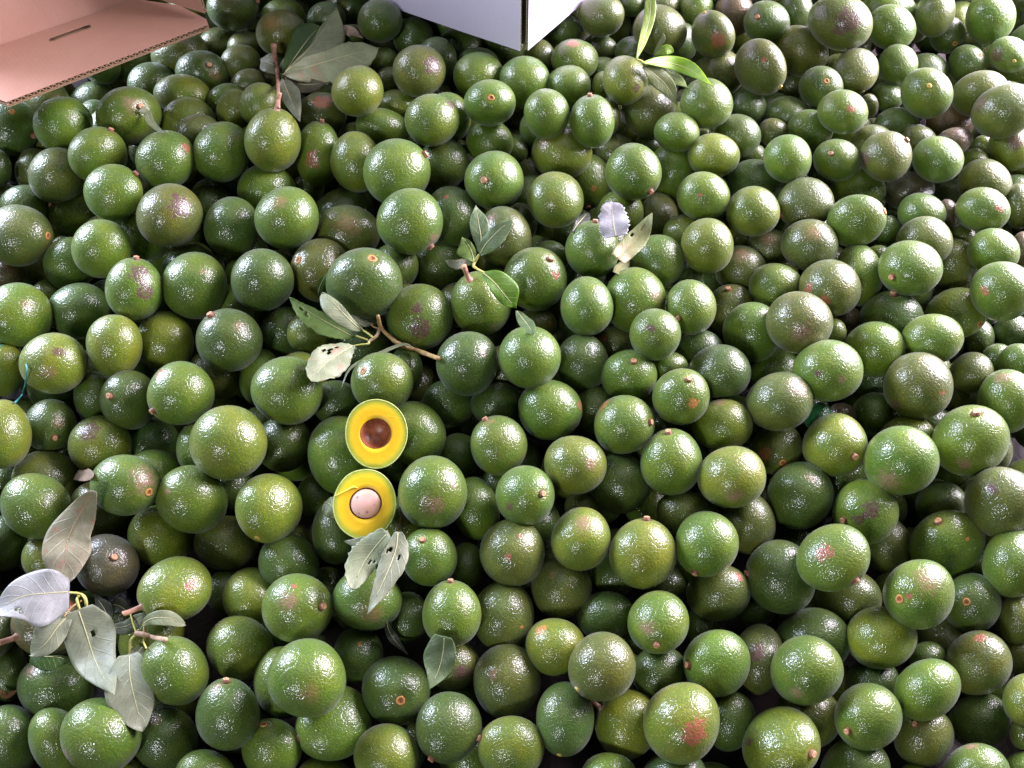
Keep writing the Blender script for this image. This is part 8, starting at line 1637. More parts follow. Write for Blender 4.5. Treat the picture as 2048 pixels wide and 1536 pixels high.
-1.0319 1.2912 0.2131 -0.037 0.027 0.999 -0.015 0.0387 0.0387 0.0417 d
0.0733 0.4773 0.0534 0.542 -0.355 -0.74 -0.18 0.0375 0.0375 0.0388 d
-0.4071 0.1783 0.0433 -0.197 0.53 0.394 -0.725 0.0347 0.0347 0.038 y
0.8188 1.036 0.1976 0.21 -0.036 0.387 -0.897 0.0379 0.0379 0.0403 o
-0.6277 0.7926 0.1423 0.609 -0.359 -0.698 -0.111 0.0345 0.0345 0.0356 d
0.8723 0.8372 0.1609 -0.95 -0.057 0.244 0.188 0.0364 0.0364 0.0405 d
0.4154 0.4219 0.0446 -0.62 -0.437 -0.636 0.143 0.0384 0.0384 0.0413 y
0.8619 0.7658 0.1467 -0.099 0.444 0.819 -0.349 0.0358 0.0358 0.0379 o
0.309 1.1711 0.1486 -0.234 -0.721 0.651 0.021 0.0408 0.0408 0.0435 y
0.113 1.0609 0.1893 -0.71 0.278 -0.631 -0.143 0.0371 0.0371 0.0389 d
-0.4613 0.9727 0.1065 0.223 -0.775 -0.535 -0.253 0.0381 0.0381 0.0419 d
-0.4225 0.5827 0.1172 0.698 0.288 -0.199 0.625 0.0354 0.0354 0.038 d
0.9694 0.9724 0.1119 0.524 -0.42 -0.735 -0.093 0.0368 0.0368 0.0408 d
-0.4778 0.7731 0.1426 0.374 0.58 0.675 0.261 0.041 0.041 0.0449 o
0.3885 1.0535 0.1505 0.464 0.574 0.378 0.559 0.0352 0.0352 0.0387 y
-0.276 1.263 0.1734 0.491 -0.052 -0.811 -0.314 0.0404 0.0404 0.045 g
-0.1966 1.119 0.2054 0.547 0.598 -0.244 -0.533 0.0373 0.0373 0.0413 o
0.7702 0.7165 0.0547 -0.367 -0.308 -0.399 -0.782 0.0387 0.0387 0.0418 g
0.4574 0.2507 0.0411 0.504 -0.116 0.074 0.853 0.0362 0.0362 0.0371 d
0.4409 0.8619 0.1576 0.255 0.615 -0.408 0.624 0.0344 0.0344 0.038 y
0.6523 0.6691 0.1369 0.994 -0.086 -0.048 0.044 0.0357 0.0357 0.038 d
-0.0204 0.519 0.0349 -0.95 -0.186 0.249 -0.027 0.0344 0.0344 0.0371 d
-0.182 1.2723 0.2202 0.657 -0.279 0.438 0.547 0.0401 0.0401 0.0416 g
-0.0138 0.9988 0.1677 0.659 0.574 -0.168 -0.455 0.0341 0.0341 0.0371 g
0.3689 1.1284 0.2062 0.109 -0.104 -0.323 0.934 0.0373 0.0373 0.0399 d
-0.6268 0.4104 0.0397 0.423 0.518 -0.483 0.566 0.0343 0.0343 0.0379 g
0.2112 0.6264 0.1281 0.814 -0.156 -0.522 0.203 0.0349 0.0349 0.0362 g
-0.5254 1.181 0.2125 -0.774 -0.044 0.627 0.073 0.0374 0.0374 0.041 d
-0.0839 0.2915 0.0369 -0.369 0.643 0.505 0.442 0.0368 0.0368 0.0405 g
-0.6173 0.6677 0.052 0.796 -0.464 0.256 -0.292 0.0361 0.0361 0.0374 o
0.7443 1.1642 0.1334 0.954 -0.073 -0.237 0.169 0.0348 0.0348 0.0379 d
-0.2846 0.3512 0.0462 0.07 -0.02 0.022 0.997 0.0344 0.0344 0.0385 y
0.7542 1.0278 0.1533 0.048 -0.527 -0.603 -0.597 0.037 0.037 0.04 g
0.0729 0.2723 0.0521 -0.708 0.394 -0.576 0.11 0.0356 0.0356 0.0389 d
0.5121 1.1464 0.2067 0.881 -0.112 -0.103 -0.449 0.0347 0.0347 0.038 g
0.2651 1.2666 0.1663 0.512 -0.308 0.709 -0.374 0.0342 0.0342 0.0361 o
-0.8306 0.6958 0.15 0.348 -0.54 -0.039 -0.766 0.035 0.035 0.0386 o
-0.2907 0.5968 0.0443 0.134 -0.672 0.55 -0.477 0.0355 0.0355 0.0371 d
-0.2012 0.5026 0.0582 -0.195 -0.875 0.254 0.362 0.038 0.038 0.0399 g
-0.8753 0.8889 0.1756 0.43 0.33 0.84 0.025 0.0341 0.0341 0.0371 o
0.0065 0.454 0.05 0.352 -0.159 0.541 -0.747 0.0349 0.0349 0.0369 d
-0.4726 1.2399 0.2395 -0.246 0.704 0.11 0.657 0.0369 0.0369 0.0383 y
-0.9512 1.2669 0.2302 0.143 0.786 -0.026 0.6 0.0361 0.0361 0.0393 d
-0.1534 1.3808 0.2312 -0.321 0.798 0.372 0.348 0.0392 0.0392 0.0425 y
-0.8565 1.2463 0.2379 -0.07 -0.978 0.024 0.196 0.0357 0.0357 0.039 o
-0.8189 0.6123 0.1279 -0.158 0.242 0.264 -0.92 0.0345 0.0345 0.0378 g
0.745 1.4168 0.2544 0.169 0.035 -0.596 -0.784 0.0356 0.0356 0.0376 o
-0.1805 0.9007 0.1675 0.085 0.03 -0.05 0.995 0.0395 0.0395 0.0406 o
-0.762 0.8163 0.1617 0.781 -0.177 0.566 -0.195 0.0345 0.0345 0.0373 d
-0.3876 0.8889 0.1035 0.893 0.18 -0.402 -0.096 0.0348 0.0348 0.0375 d
0.8924 0.6875 0.048 -0.173 -0.693 -0.153 -0.683 0.0344 0.0344 0.0354 y
0.1789 0.3882 0.0435 -0.041 0.91 -0.406 0.071 0.0368 0.0368 0.0403 o
0.722 0.6867 0.126 -0.35 -0.283 0.735 0.508 0.034 0.034 0.0356 g
-1.0285 1.2066 0.1555 -0.409 0.442 0.713 -0.358 0.0343 0.0343 0.0355 d
-0.2285 0.6816 0.1176 0.286 -0.624 -0.14 0.713 0.0358 0.0358 0.0385 d
-0.96 0.9463 0.1147 -0.579 -0.195 -0.04 -0.79 0.0347 0.0347 0.0358 y
-0.6666 0.3586 0.0338 -0.809 0.543 0.047 0.223 0.0349 0.0349 0.0363 y
0.2209 0.4541 0.0487 0.055 -0.624 -0.768 0.132 0.0357 0.0357 0.0377 d
0.0529 1.2669 0.2514 -0.114 -0.697 -0.493 -0.507 0.0377 0.0377 0.0399 d
-0.7608 1.0615 0.1211 -0.317 0.686 -0.44 -0.485 0.0366 0.0366 0.041 d
-0.7019 1.2675 0.1567 -0.221 0.274 0.932 -0.081 0.0363 0.0363 0.0404 d
1.0774 1.3839 0.1952 0.306 0.456 -0.021 -0.836 0.0368 0.0368 0.0387 g
-0.5127 1.1058 0.1461 0.322 0.742 -0.498 -0.312 0.0363 0.0363 0.04 d
-0.2739 0.5281 0.0635 -0.852 -0.35 0.091 0.378 0.0343 0.0343 0.0365 d
0.4619 0.4822 0.1055 -0.253 0.661 0.54 0.456 0.038 0.038 0.0398 o
0.071 1.4344 0.231 0.977 0.006 0.04 -0.207 0.0342 0.0342 0.0367 g
0.7364 0.8895 0.1159 -0.342 -0.635 -0.561 -0.406 0.0392 0.0392 0.0413 d
-0.7679 0.4094 0.0484 -0.203 -0.96 -0.149 0.121 0.0404 0.0404 0.0428 y
-0.0096 0.7765 0.1557 0.006 0.101 -0.48 0.871 0.0399 0.0399 0.042 o
-0.8727 0.6693 0.0543 0.418 0.536 -0.58 -0.449 0.0397 0.0397 0.0414 o
0.6052 0.3604 0.0672 -0.583 -0.282 -0.415 0.639 0.0391 0.0391 0.04 o
0.4625 0.7217 0.1337 0.306 0.219 -0.372 -0.849 0.0357 0.0357 0.0373 o
0.1774 1.4093 0.2226 0.776 0.387 0.356 0.347 0.0417 0.0417 0.043 d
-0.803 1.177 0.1452 0.269 0.475 0.785 -0.294 0.0344 0.0344 0.0376 y
-1.0856 1.3882 0.175 0.679 -0.626 0.178 0.341 0.0343 0.0343 0.0373 d
-0.6487 1.4154 0.1949 0.274 0.62 -0.091 0.73 0.0364 0.0364 0.039 d
0.2545 0.1775 0.052 0.079 -0.813 -0.178 -0.549 0.0377 0.0377 0.0407 d
0.5481 1.3354 0.169 -0.419 -0.571 -0.329 -0.624 0.0385 0.0385 0.0398 g
-0.8064 0.8822 0.1347 0.357 -0.157 0.918 0.064 0.0343 0.0343 0.0363 d
-0.2394 1.0357 0.1243 0.355 -0.316 -0.874 -0.098 0.0405 0.0405 0.0436 g
0.3527 0.6946 0.128 -0.653 0.192 -0.574 0.455 0.0398 0.0398 0.0438 g
-0.278 0.4486 0.0355 -0.535 0.336 -0.601 -0.491 0.0348 0.0348 0.0381 d
-0.5711 0.3842 0.0511 0.23 -0.252 0.86 -0.38 0.0391 0.0391 0.0403 d'''
LEAVES=[
["leafy_twig","reddish upright twig with pale and dark green leaves beside the open brown carton","leafy twig",[[[[-0.4147,1.3041,0.3419],[-0.383,1.4108,0.3292],[-0.3621,1.4672,0.3357],[-0.3384,1.4947,0.3612]],0.0064,0.0471,"pale",{"hole":[[0.42,0.35]],"peak":0.6}],[[[-0.4176,1.321,0.3326],[-0.4007,1.408,0.3276],[-0.3841,1.4521,0.3317],[-0.3686,1.4679,0.3377]],0.0321,0.015,"green",{"peak":0.6}],[[[-0.4152,1.3134,0.3375],[-0.3684,1.3568,0.3258],[-0.3065,1.3882,0.3269],[-0.2504,1.3992,0.3362]],0.0248,0.0516,"pale",{"ragged":0.16,"peak":0.62,"tip":0.55,"brown":1}],[[[-0.4515,1.4224,0.2726],[-0.4575,1.3979,0.2998],[-0.4759,1.4129,0.297],[-0.4903,1.4222,0.2978]],0.0217,0.0228,"grey",{}],[[[-0.4231,1.3326,0.3172],[-0.4028,1.3231,0.3104],[-0.3749,1.3248,0.3061],[-0.3438,1.3316,0.3065]],0.0133,0.0174,"dark",{}],[[[-0.4208,1.314,0.326],[-0.4135,1.2985,0.3154],[-0.396,1.2553,0.3173],[-0.3587,1.1531,0.3515]],0.0219,0.0159,"grey",{}],[[[-0.3517,1.4883,0.3122],[-0.3302,1.488,0.3205],[-0.3095,1.4723,0.3232],[-0.2858,1.4334,0.3356]],0.0098,0.0131,"tan",{}]],[[[[-0.4505,1.408,0.3364],[-0.4533,1.4051,0.3133],[-0.4517,1.3922,0.2919],[-0.4106,1.2442,0.3486],[-0.3875,1.1514,0.3777]],[0.0053,0.0056,0.0039,0.0028,0.0029],"pink"],[[[-0.4496,1.4132,0.2708],[-0.4531,1.4046,0.2789]],[0.0017,0.0024],"yellow"]]],
["leafy_twig","bright lime twig of young leaves right of the white carton corner","leafy twig",[[[[0.2138,1.2597,0.3984],[0.2373,1.3529,0.3782],[0.2509,1.3989,0.3935],[0.2522,1.4182,0.4163],[0.2507,1.4295,0.4305]],0.0117,0.0107,"limepale",{"peak":0.6}],[[[0.2218,1.2495,0.3978],[0.2772,1.2921,0.3704],[0.3154,1.2743,0.367],[0.3367,1.1915,0.3915]],0.0152,0.0123,"lime",{"peak":0.5}],[[[0.2659,1.3825,0.329],[0.2777,1.3782,0.3414],[0.2884,1.3771,0.3455],[0.3028,1.3776,0.339]],0.0092,0.0113,"lime",{"peak":0.6,"tip":0.5}],[[[0.2634,1.3772,0.3337],[0.2718,1.3782,0.3551],[0.2766,1.3788,0.3655],[0.277,1.3825,0.374]],0.0031,0.0071,"pale",{}],[[[0.2297,1.2652,0.3807],[0.254,1.2732,0.3584],[0.2752,1.2596,0.3443],[0.2904,1.2218,0.3343]],0.0181,0.0191,"olive",{}],[[[0.2837,1.3507,0.3153],[0.2977,1.3432,0.3103],[0.3086,1.3117,0.321],[0.3037,1.2183,0.3685]],0.0091,0.0161,"limegrey",{}]],[[[[0.2182,1.2775,0.3861],[0.2268,1.2759,0.3831],[0.2365,1.2784,0.375]],[0.0019,0.0023,0.0019],"yellow"]]],
["leafy_twig","brown twig with pale chewed leaves above the upper avocado half","leafy twig",[[[[-0.2381,0.7555,0.2417],[-0.2558,0.7355,0.2478],[-0.2723,0.6998,0.2642],[-0.2822,0.666,0.2738]],0.0285,0.0255,"pale",{"ragged":0.1,"peak":0.55,"tip":0.75,"hole":[[0.42,-0.5],[0.5,-0.62],[0.3,-0.5],[0.47,-0.35]],"pink":1}],[[[-0.2274,0.7831,0.2416],[-0.2444,0.7833,0.2695],[-0.2648,0.7967,0.2898],[-0.2854,0.8174,0.2911]],0.0208,0.0069,"pale",{"peak":0.6,"tip":0.7}],[[[-0.2456,0.7932,0.2144],[-0.2809,0.8062,0.2289],[-0.3146,0.82,0.2445],[-0.3452,0.8369,0.2582]],0.0248,0.0112,"palegreen",{"peak":0.45,"ragged":0.12,"tip":0.4,"hole":[[0.68,0.3],[0.76,0.2]]}],[[[-0.315,0.8733,0.2161],[-0.3101,0.8791,0.2314],[-0.299,0.8789,0.2547],[-0.279,0.8603,0.2926]],0.005,0.0074,"green",{}],[[[-0.2184,0.8257,0.21],[-0.2301,0.8204,0.2162],[-0.2401,0.8142,0.2315],[-0.2503,0.8118,0.2461]],0.0072,0.0064,"grey",{}],[[[-0.1528,0.7763,0.2095],[-0.1689,0.7775,0.2166],[-0.2061,0.7606,0.2139],[-0.2446,0.7368,0.2115],[-0.2588,0.7015,0.2021]],0.0035,0.0025,"pale",{"peak":0.5}]],[[[[-0.205,0.8036,0.2536],[-0.2046,0.8053,0.2241],[-0.1898,0.7932,0.2143],[-0.1735,0.7804,0.2117],[-0.1445,0.7756,0.201],[-0.1084,0.7242,0.2493]],[0.0028,0.0032,0.0033,0.0039,0.0036,0.0033],"tan"],[[[-0.2072,0.8093,0.2172],[-0.2114,0.7961,0.2148],[-0.2223,0.7859,0.213]],[0.0029,0.0027,0.0024],"pinkish"],[[[-0.222,0.7847,0.2145],[-0.2236,0.7804,0.2138],[-0.2388,0.7782,0.2134],[-0.2477,0.776,0.213]],[0.0019,0.0017,0.0015,0.0014],"yellow"],[[[-0.215,0.7893,0.2171],[-0.2246,0.7973,0.2185],[-0.2356,0.8046,0.2199]],[0.0017,0.0016,0.0014],"yellow"],[[[-0.2244,0.7881,0.2134],[-0.2338,0.7917,0.2141],[-0.2432,0.7954,0.2147]],[0.0016,0.0015,0.0013],"yellow"],[[[-0.2092,0.8093,0.2172],[-0.2158,0.8108,0.2175],[-0.2221,0.816,0.2184]],[0.0014,0.0013,0.0011],"tan"]]],
["leafy_twig","small sprig of five grey green leaves with one bright green leaf, below centre top","leafy twig",[[[[-0.052,0.9254,0.2651],[-0.0495,0.9401,0.2835],[-0.054,0.9641,0.3009],[-0.0572,0.9871,0.3115]],0.0155,0.0163,"greygreen",{"peak":0.55}],[[[-0.0524,0.9161,0.2702],[-0.0416,0.9223,0.2885],[-0.0224,0.9337,0.3055],[-0.0006,0.9475,0.3171]],0.012,0.0209,"greygreen",{"peak":0.5,"tip":0.6,"ragged":0.08}],[[[-0.0612,0.9182,0.2535],[-0.0653,0.9362,0.2585],[-0.0732,0.9528,0.261],[-0.0808,0.9613,0.2673]],0.0248,0.0074,"palegreen",{"peak":0.45,"ragged":0.08}],[[[-0.0636,0.9398,0.2263],[-0.0769,0.9387,0.2371],[-0.0931,0.9318,0.2419],[-0.1086,0.9294,0.2464]],0.0158,0.0025,"grey",{"peak":0.6,"tip":0.6,"ragged":0.14}],[[[-0.0459,0.8577,0.2937],[-0.0274,0.8417,0.2872],[-0.0076,0.8257,0.2692],[0.0073,0.8205,0.2505]],0.027,0.0139,"limetop",{"peak":0.55}],[[[0.0066,0.8214,0.2463],[0.0151,0.8011,0.2522],[0.0242,0.7657,0.2744],[0.0303,0.7376,0.2912]],0.0106,0.0113,"greygreen",{"peak":0.6,"tip":0.7}]],[[[[-0.0522,0.9151,0.2732],[-0.0612,0.9034,0.2622],[-0.0551,0.8719,0.2862],[-0.0431,0.8574,0.292]],[0.0021,0.0024,0.0019,0.0015],"yellow"]]],
["torn_leaf","torn leaf with a pale lilac upper flap and olive lower half, right of centre","leaf",[[[[0.1617,0.9179,0.3112],[0.1597,0.9352,0.314],[0.1589,0.9578,0.3178],[0.1581,0.9767,0.3293]],0.025,0.0267,"lilac",{"peak":0.45,"tip":0.95,"base":0.72,"ragged":0.16}],[[[0.1641,0.8919,0.289],[0.1794,0.9144,0.2866],[0.2017,0.94,0.2916],[0.2218,0.9664,0.3148]],0.0155,0.0195,"oliveleaf",{"peak":0.55,"tip":0.4,"base":0.7,"hole":[[0.78,0.1],[0.6,0.55]],"brown":1}],[[[0.1632,0.8857,0.2636],[0.1717,0.9095,0.2494],[0.1849,0.9297,0.2408],[0.1921,0.9382,0.2397]],0.0066,0.0116,"oliveleaf",{"base":0.6}],[[[0.0967,0.9504,0.2888],[0.1084,0.9741,0.2864],[0.1203,1.0024,0.2747],[0.1279,1.0172,0.2714]],0.0067,0.0126,"darkgrey",{}]],[]],
["dry_leaf","long dry tan leaf hanging down with red specks at the left","leaf",[[[[-0.5498,0.5006,0.2515],[-0.5826,0.4901,0.2059],[-0.5978,0.4684,0.1885],[-0.5952,0.4398,0.1832],[-0.5862,0.4078,0.1735]],0.0325,0.0309,"tanleaf",{"peak":0.66,"base":0.12,"tip":0.55,"pink":1,"fold":0.12}]],[]],
["dry_leaf","small pinkish tan leaf scrap poking out beside the red flushed fruit at left","leaf",[[[[-0.6512,0.5889,0.1391],[-0.6278,0.5783,0.1595],[-0.5631,0.5314,0.2409]],0.0108,0.01,"tan",{"peak":0.6,"base":0.5,"tip":0.8,"ragged":0.1}]],[]],
["leafy_twig","twig with a big whitish leaf and three grey leaves in the lower left corner","leafy twig",[[[[-0.5734,0.3921,0.1847],[-0.5945,0.3851,0.1964],[-0.6214,0.3763,0.2054],[-0.6537,0.3542,0.206]],0.0426,0.0319,"white",{"peak":0.42,"base":0.5,"hole":[[0.72,0.55]]}],[[[-0.5623,0.3721,0.1715],[-0.5538,0.3515,0.154],[-0.5274,0.3102,0.1532],[-0.475,0.2619,0.1975]],0.0354,0.0286,"greyleaf",{"peak":0.42,"base":0.5,"hole":[[0.4,0.2]]}],[[[-0.574,0.3656,0.1698],[-0.5829,0.3497,0.1696],[-0.5937,0.3302,0.1654],[-0.6107,0.3169,0.1616]],0.0168,0.0229,"greyleaf",{"peak":0.55,"tip":0.55,"base":0.4}],[[[-0.6148,0.3195,0.1516],[-0.5969,0.3191,0.1507],[-0.5816,0.3194,0.1465],[-0.5674,0.3164,0.1411]],0.0015,0.0185,"green",{"peak":0.5,"base":0.4,"tip":0.3}]],[[[[-0.5912,0.3894,0.1879],[-0.5813,0.3934,0.1777],[-0.57,0.3963,0.1654],[-0.5609,0.3894,0.1642],[-0.5601,0.3757,0.1519]],[0.0013,0.0015,0.0018,0.0021,0.0018],"yellow"],[[[-0.5752,0.3965,0.1577],[-0.5713,0.3876,0.1642],[-0.5632,0.3714,0.1588]],[0.0017,0.0017,0.0015],"yellow"],[[[-0.5696,0.3901,0.1577],[-0.5737,0.3773,0.1673],[-0.5773,0.3629,0.1723]],[0.0012,0.0012,0.0011],"tan"]]],
["leafy_twig","cut pink twig end with grey leaves and yellow petiole at the lower left","leafy twig",[[[[-0.4793,0.3159,0.173],[-0.4718,0.2899,0.1713],[-0.4599,0.2599,0.163],[-0.4468,0.2291,0.1515]],0.0259,0.0316,"greyleaf",{"peak":0.5,"base":0.4,"tip":0.5}],[[[-0.4903,0.3417,0.1193],[-0.4951,0.3314,0.118],[-0.488,0.3155,0.1297],[-0.4634,0.2937,0.1696]],0.0121,0.0106,"grey",{}],[[[-0.5304,0.3637,0.1291],[-0.5149,0.3656,0.1287],[-0.4988,0.3717,0.1374],[-0.4812,0.3723,0.161]],0.0084,0.0115,"grey",{"base":0.6}],[[[-0.4797,0.3585,0.1596],[-0.4623,0.3615,0.1711],[-0.443,0.3629,0.1674],[-0.4283,0.3618,0.1449]],0.0095,0.0103,"pale",{"peak":0.6,"tip":0.6,"base":0.3}],[[[-0.543,0.3759,0.1205],[-0.5488,0.3849,0.1216],[-0.5581,0.3966,0.1255],[-0.5678,0.4066,0.1316]],0.011,0.0102,"darkgrey",{}],[[[-0.5192,0.386,0.1184],[-0.5319,0.3947,0.1205],[-0.5418,0.3982,0.1213],[-0.5485,0.3983,0.121]],0.011,0.011,"darkgrey",{}]],[[[[-0.4945,0.3528,0.1397],[-0.4835,0.3511,0.1394],[-0.4685,0.3469,0.1386],[-0.4304,0.3272,0.1914]],[0.0032,0.0033,0.0031,0.0031],"pinkish"],[[[-0.4934,0.3526,0.1378],[-0.4994,0.3433,0.1362],[-0.4977,0.3266,0.1332],[-0.4914,0.3053,0.1294],[-0.4839,0.286,0.126],[-0.4621,0.2558,0.1607]],[0.002,0.0021,0.002,0.0018,0.0015,0.0011],"yellow"],[[[-0.4944,0.354,0.1363],[-0.5013,0.3659,0.1384],[-0.5075,0.378,0.1406]],[0.0017,0.0015,0.0012],"yellow"],[[[-0.4853,0.3532,0.1361],[-0.486,0.3608,0.1374],[-0.489,0.3668,0.1385]],[0.0014,0.0013,0.0011],"tan"],[[[-0.4837,0.3518,0.1321],[-0.485,0.345,0.1309],[-0.453,0.3178,0.1882]],[0.0014,0.0013,0.0011],"yellow"]]],
["leafy_twig","bunch of pale holed leaves under the lower avocado half","leafy twig",[[[[-0.1627,0.4537,0.227],[-0.1812,0.4388,0.2103],[-0.194,0.418,0.2067],[-0.2024,0.3851,0.2099]],0.0181,0.0255,"pale",{"peak":0.55,"tip":0.7,"base":0.4,"ragged":0.12,"hole":[[0.55,0.35],[0.5,0.62]]}],[[[-0.1497,0.4609,0.2175],[-0.1522,0.4374,0.2095],[-0.1636,0.3997,0.2063],[-0.1818,0.3555,0.2011]],0.0201,0.0161,"greyleaf",{"peak":0.45,"base":0.25,"ragged":0.1,"hole":[[0.33,-0.4],[0.4,0.35],[0.36,-0.6]]}],[[[-0.1635,0.465,0.2033],[-0.1828,0.4557,0.2001],[-0.2027,0.4536,0.197],[-0.2251,0.4582,0.1947]],0.0089,0.0096,"grey",{"base":0.6}],[[[-0.2396,0.5072,0.1886],[-0.2462,0.5121,0.1864],[-0.2531,0.5189,0.1837],[-0.263,0.5254,0.1803]],0.0172,0.0158,"olive",{"base":0.8,"tip":0.6}]],[[[[-0.157,0.5123,0.1558],[-0.1582,0.5035,0.1542],[-0.1597,0.4904,0.1518]],[0.0012,0.0014,0.0013],"tan"]]],
["curled_leaf","dark curled leaf with a white edge deep between fruit below the holed leaves","leaf",[[[[-0.1626,0.361,0.1609],[-0.1646,0.3622,0.1195],[-0.1567,0.3523,0.109],[-0.137,0.3306,0.123]],0.007,0.0063,"darkgrey",{"fold":0.4}]],[]],
["fallen_leaf","single glossy grey green leaf pointing down, left of the purple scarred fruit","leaf",[[[[-0.0845,0.3309,0.1885],[-0.0867,0.3182,0.1701],[-0.0921,0.3003,0.1584],[-0.1018,0.2768,0.1593]],0.018,0.0246,"greygreen",{"peak":0.45,"base":0.5}]],[]],
["leaf_strip","pale withered strip hanging from a fruit below the brown carton","leaf",[[[[-0.642,1.2001,0.3426],[-0.6361,1.2,0.3326],[-0.6225,1.1766,0.3291],[-0.5807,1.1202,0.3505]],0.007,0.007,"pale",{"base":0.6,"tip":0.7}]],[]],
["leaf_strip","thin curved green sliver between two fruits at the far left top","leaf",[[[[-0.7463,1.2015,0.3386],[-0.7412,1.2038,0.3279],[-0.7313,1.1878,0.3272],[-0.708,1.1418,0.3445]],0.0041,0.0031,"green",{}]],[]],
["dry_leaf","small orange brown withered scrap at the left edge near the bottom","leaf",[[[[-0.6618,0.2885,0.1134],[-0.6553,0.2831,0.1051],[-0.6449,0.292,0.1005]],0.004,0.004,"rust",{}]],[]],
["leaf_scrap","small white leaf scrap in a gap near the right edge","leaf scrap",[[[[0.6857,1.0395,0.2854],[0.7154,1.0745,0.2629],[0.7306,1.083,0.2567]],0.005,0.005,"white",{"base":0.6,"tip":0.6,"ragged":0.2}]],[]],
["leaf_scrap","small white leaf scrap beside the long dark ridged fruit, upper right","leaf scrap",[[[[0.9246,1.3404,0.3049],[0.9069,1.3048,0.3237],[0.8478,1.2065,0.3783]],0.0056,0.0056,"white",{"base":0.6,"tip":0.6,"ragged":0.2}]],[]],
["leaf_scrap","tiny white scrap between fruits under the yellow stemmed fruit, right","leaf scrap",[[[[0.7219,1.2118,0.2974],[0.7277,1.2058,0.2997],[0.7322,1.1936,0.3002]],0.0052,0.0052,"white",{"base":0.6,"tip":0.6,"ragged":0.2}]],[]]]
HALVES=[["H1",[-0.1923,0.6108,0.2236],[0.9941,0.0689,-0.0837],[-0.0183,0.8677,0.4967],[0.1069,-0.4922,0.8639],0.0436,0.0495],["H2",[-0.2028,0.5143,0.1942],[0.9959,0.0718,-0.0547],[-0.0475,0.9323,0.3587],[0.0768,-0.3546,0.9319],0.043,0.0487]]
CARTON={"normal":[0.0,0.0,1.0],"panel":[[-0.9289,1.0693,0.3939],[-0.8281,1.143,0.3939],[-0.5495,1.3758,0.3939],[-0.5564,1.3941,0.3939],[-0.6169,1.4405,0.3939],[-0.7011,1.4634,0.3939],[-0.9991,1.2321,0.3939]],"slot":[[-0.815,1.327,0.3939],[-0.7644,1.3691,0.3939]],"fold":[[-0.9991,1.2321,0.3939],[-0.7011,1.4634,0.3939],[-0.5354,1.5943,0.3939]],"side":[[-0.6356,1.4324,0.4059],[-0.5547,1.3913,0.4059]]}
WHITEBOX={"c":[0.021,1.3533,0.3558],"lc":[0.0146,1.3533,0.3558],"rc":[0.0293,1.355,0.3558],"l":[-0.2942,1.5417,0.3558],"r":[0.1483,1.536,0.3558]}
CORD=[[-0.7884,0.7694,0.2271],[-0.7753,0.7645,0.2221],[-0.7619,0.7611,0.2066],[-0.7006,0.7002,0.2636],[-0.707,0.6887,0.2438],[-0.7437,0.7002,0.1897],[-0.7128,0.6529,0.238]]

GROUP = "green avocados heaped on the stand"
rt = random.Random(5)
for n_, (P, q, S, c, st, marks, label) in enumerate(AVOCADOS):
    o = obj("avocado", FRUIT[n_ % len(FRUIT)], label=label, category="avocado", group=GROUP)
    o.location = P; o.rotation_mode = 'QUATERNION'; o.rotation_quaternion = q; o.scale = [k * 1.025 for k in S]
    t = TINT[c]; v = rt.uniform(.90, 1.15); h = rt.uniform(-.06, .09)
    o['tint'] = [t[0] * v * (1 + h), t[1] * v, t[2] * v * (1 - h)]
    o['seed'] = [rt.uniform(0, 50), rt.uniform(0, 50), rt.uniform(0, 50)]
    for k, (ty, x, y, z, s) in enumerate(marks, 1):
        o['mark%d' % k] = [x, y, z]; o['size%d' % k] = s; o['hue%d' % k] = list(MARK[ty]); o['soft%d' % k] = 1. if ty in 'kb' else .1
    if st: obj("stalk" if st == 4 else "stem", STEM[st], parent=o).location = (0, 0, .022)

# everything of the heap past the 300 that show largest, and the layers under them: one mesh
def heap_rest():
    sv, sf = fruit_shape(3, 26, 15); sv = np.array(sv); V = []; Fq = []; Ft = []; T = []; base = 0; rr = random.Random(9)
    fq = np.array([f for f in sf if len(f) == 4]); ft = np.array([f for f in sf if len(f) == 3])
    for ln in FILL.strip().split('\n'):
        a = ln.split(); x = [float(k) for k in a[:10]]; t = TINT[a[10]]; k = rr.uniform(.85, 1.15)
        Rm = np.array(Quaternion(x[3:7]).normalized().to_matrix())
        V.append((sv * np.array(x[7:10])) @ Rm.T + np.array(x[:3])); Fq.append(fq + base); Ft.append(ft + base); base += len(sv)
        T.append(np.tile(np.array([t[0] * k, t[1] * k, t[2] * k, 1.]), (len(sv), 1)))
    me = mesh("avocados", np.concatenate(V).tolist(), np.concatenate(Fq).tolist() + np.concatenate(Ft).tolist())
    ca = me.attributes.new("tint", 'FLOAT_COLOR', 'POINT'); ca.data.foreach_set('color', np.concatenate(T).ravel())
    return me
obj("avocado_heap", heap_rest(), SKIN_HEAP, label="deeper and outer avocados filling the gaps of the heap", category="avocado heap", kind="stuff")

# ---------------------------------------------------------------- the stand under the heap
m, nt, p = new_mat("dark_tarp"); g = G(nt); co = g.n('ShaderNodeTexCoord').outputs['Object']
f = g.noise(co, 6, 5, .6); g.put(p.inputs['Base Color'], g.mix(f, (.016, .007, .009, 1), (.034, .016, .018, 1))); p.inputs['Roughness'].default_value = .55
b = g.n('ShaderNodeBump'); b.inputs['Strength'].default_value = .5; b.inputs['Distance'].default_value = .02; g.put(b.inputs['Height'], g.noise(co, 9, 4, .6, .8)); nt.links.new(b.outputs[0], p.inputs['Normal'])
obj("ground", mesh("ground", [(-4, -3, 0), (4, -3, 0), (4, 5, 0), (-4, 5, 0)], [(0, 1, 2, 3)], False), m, kind="structure", label="dark brown tarp under the heap")

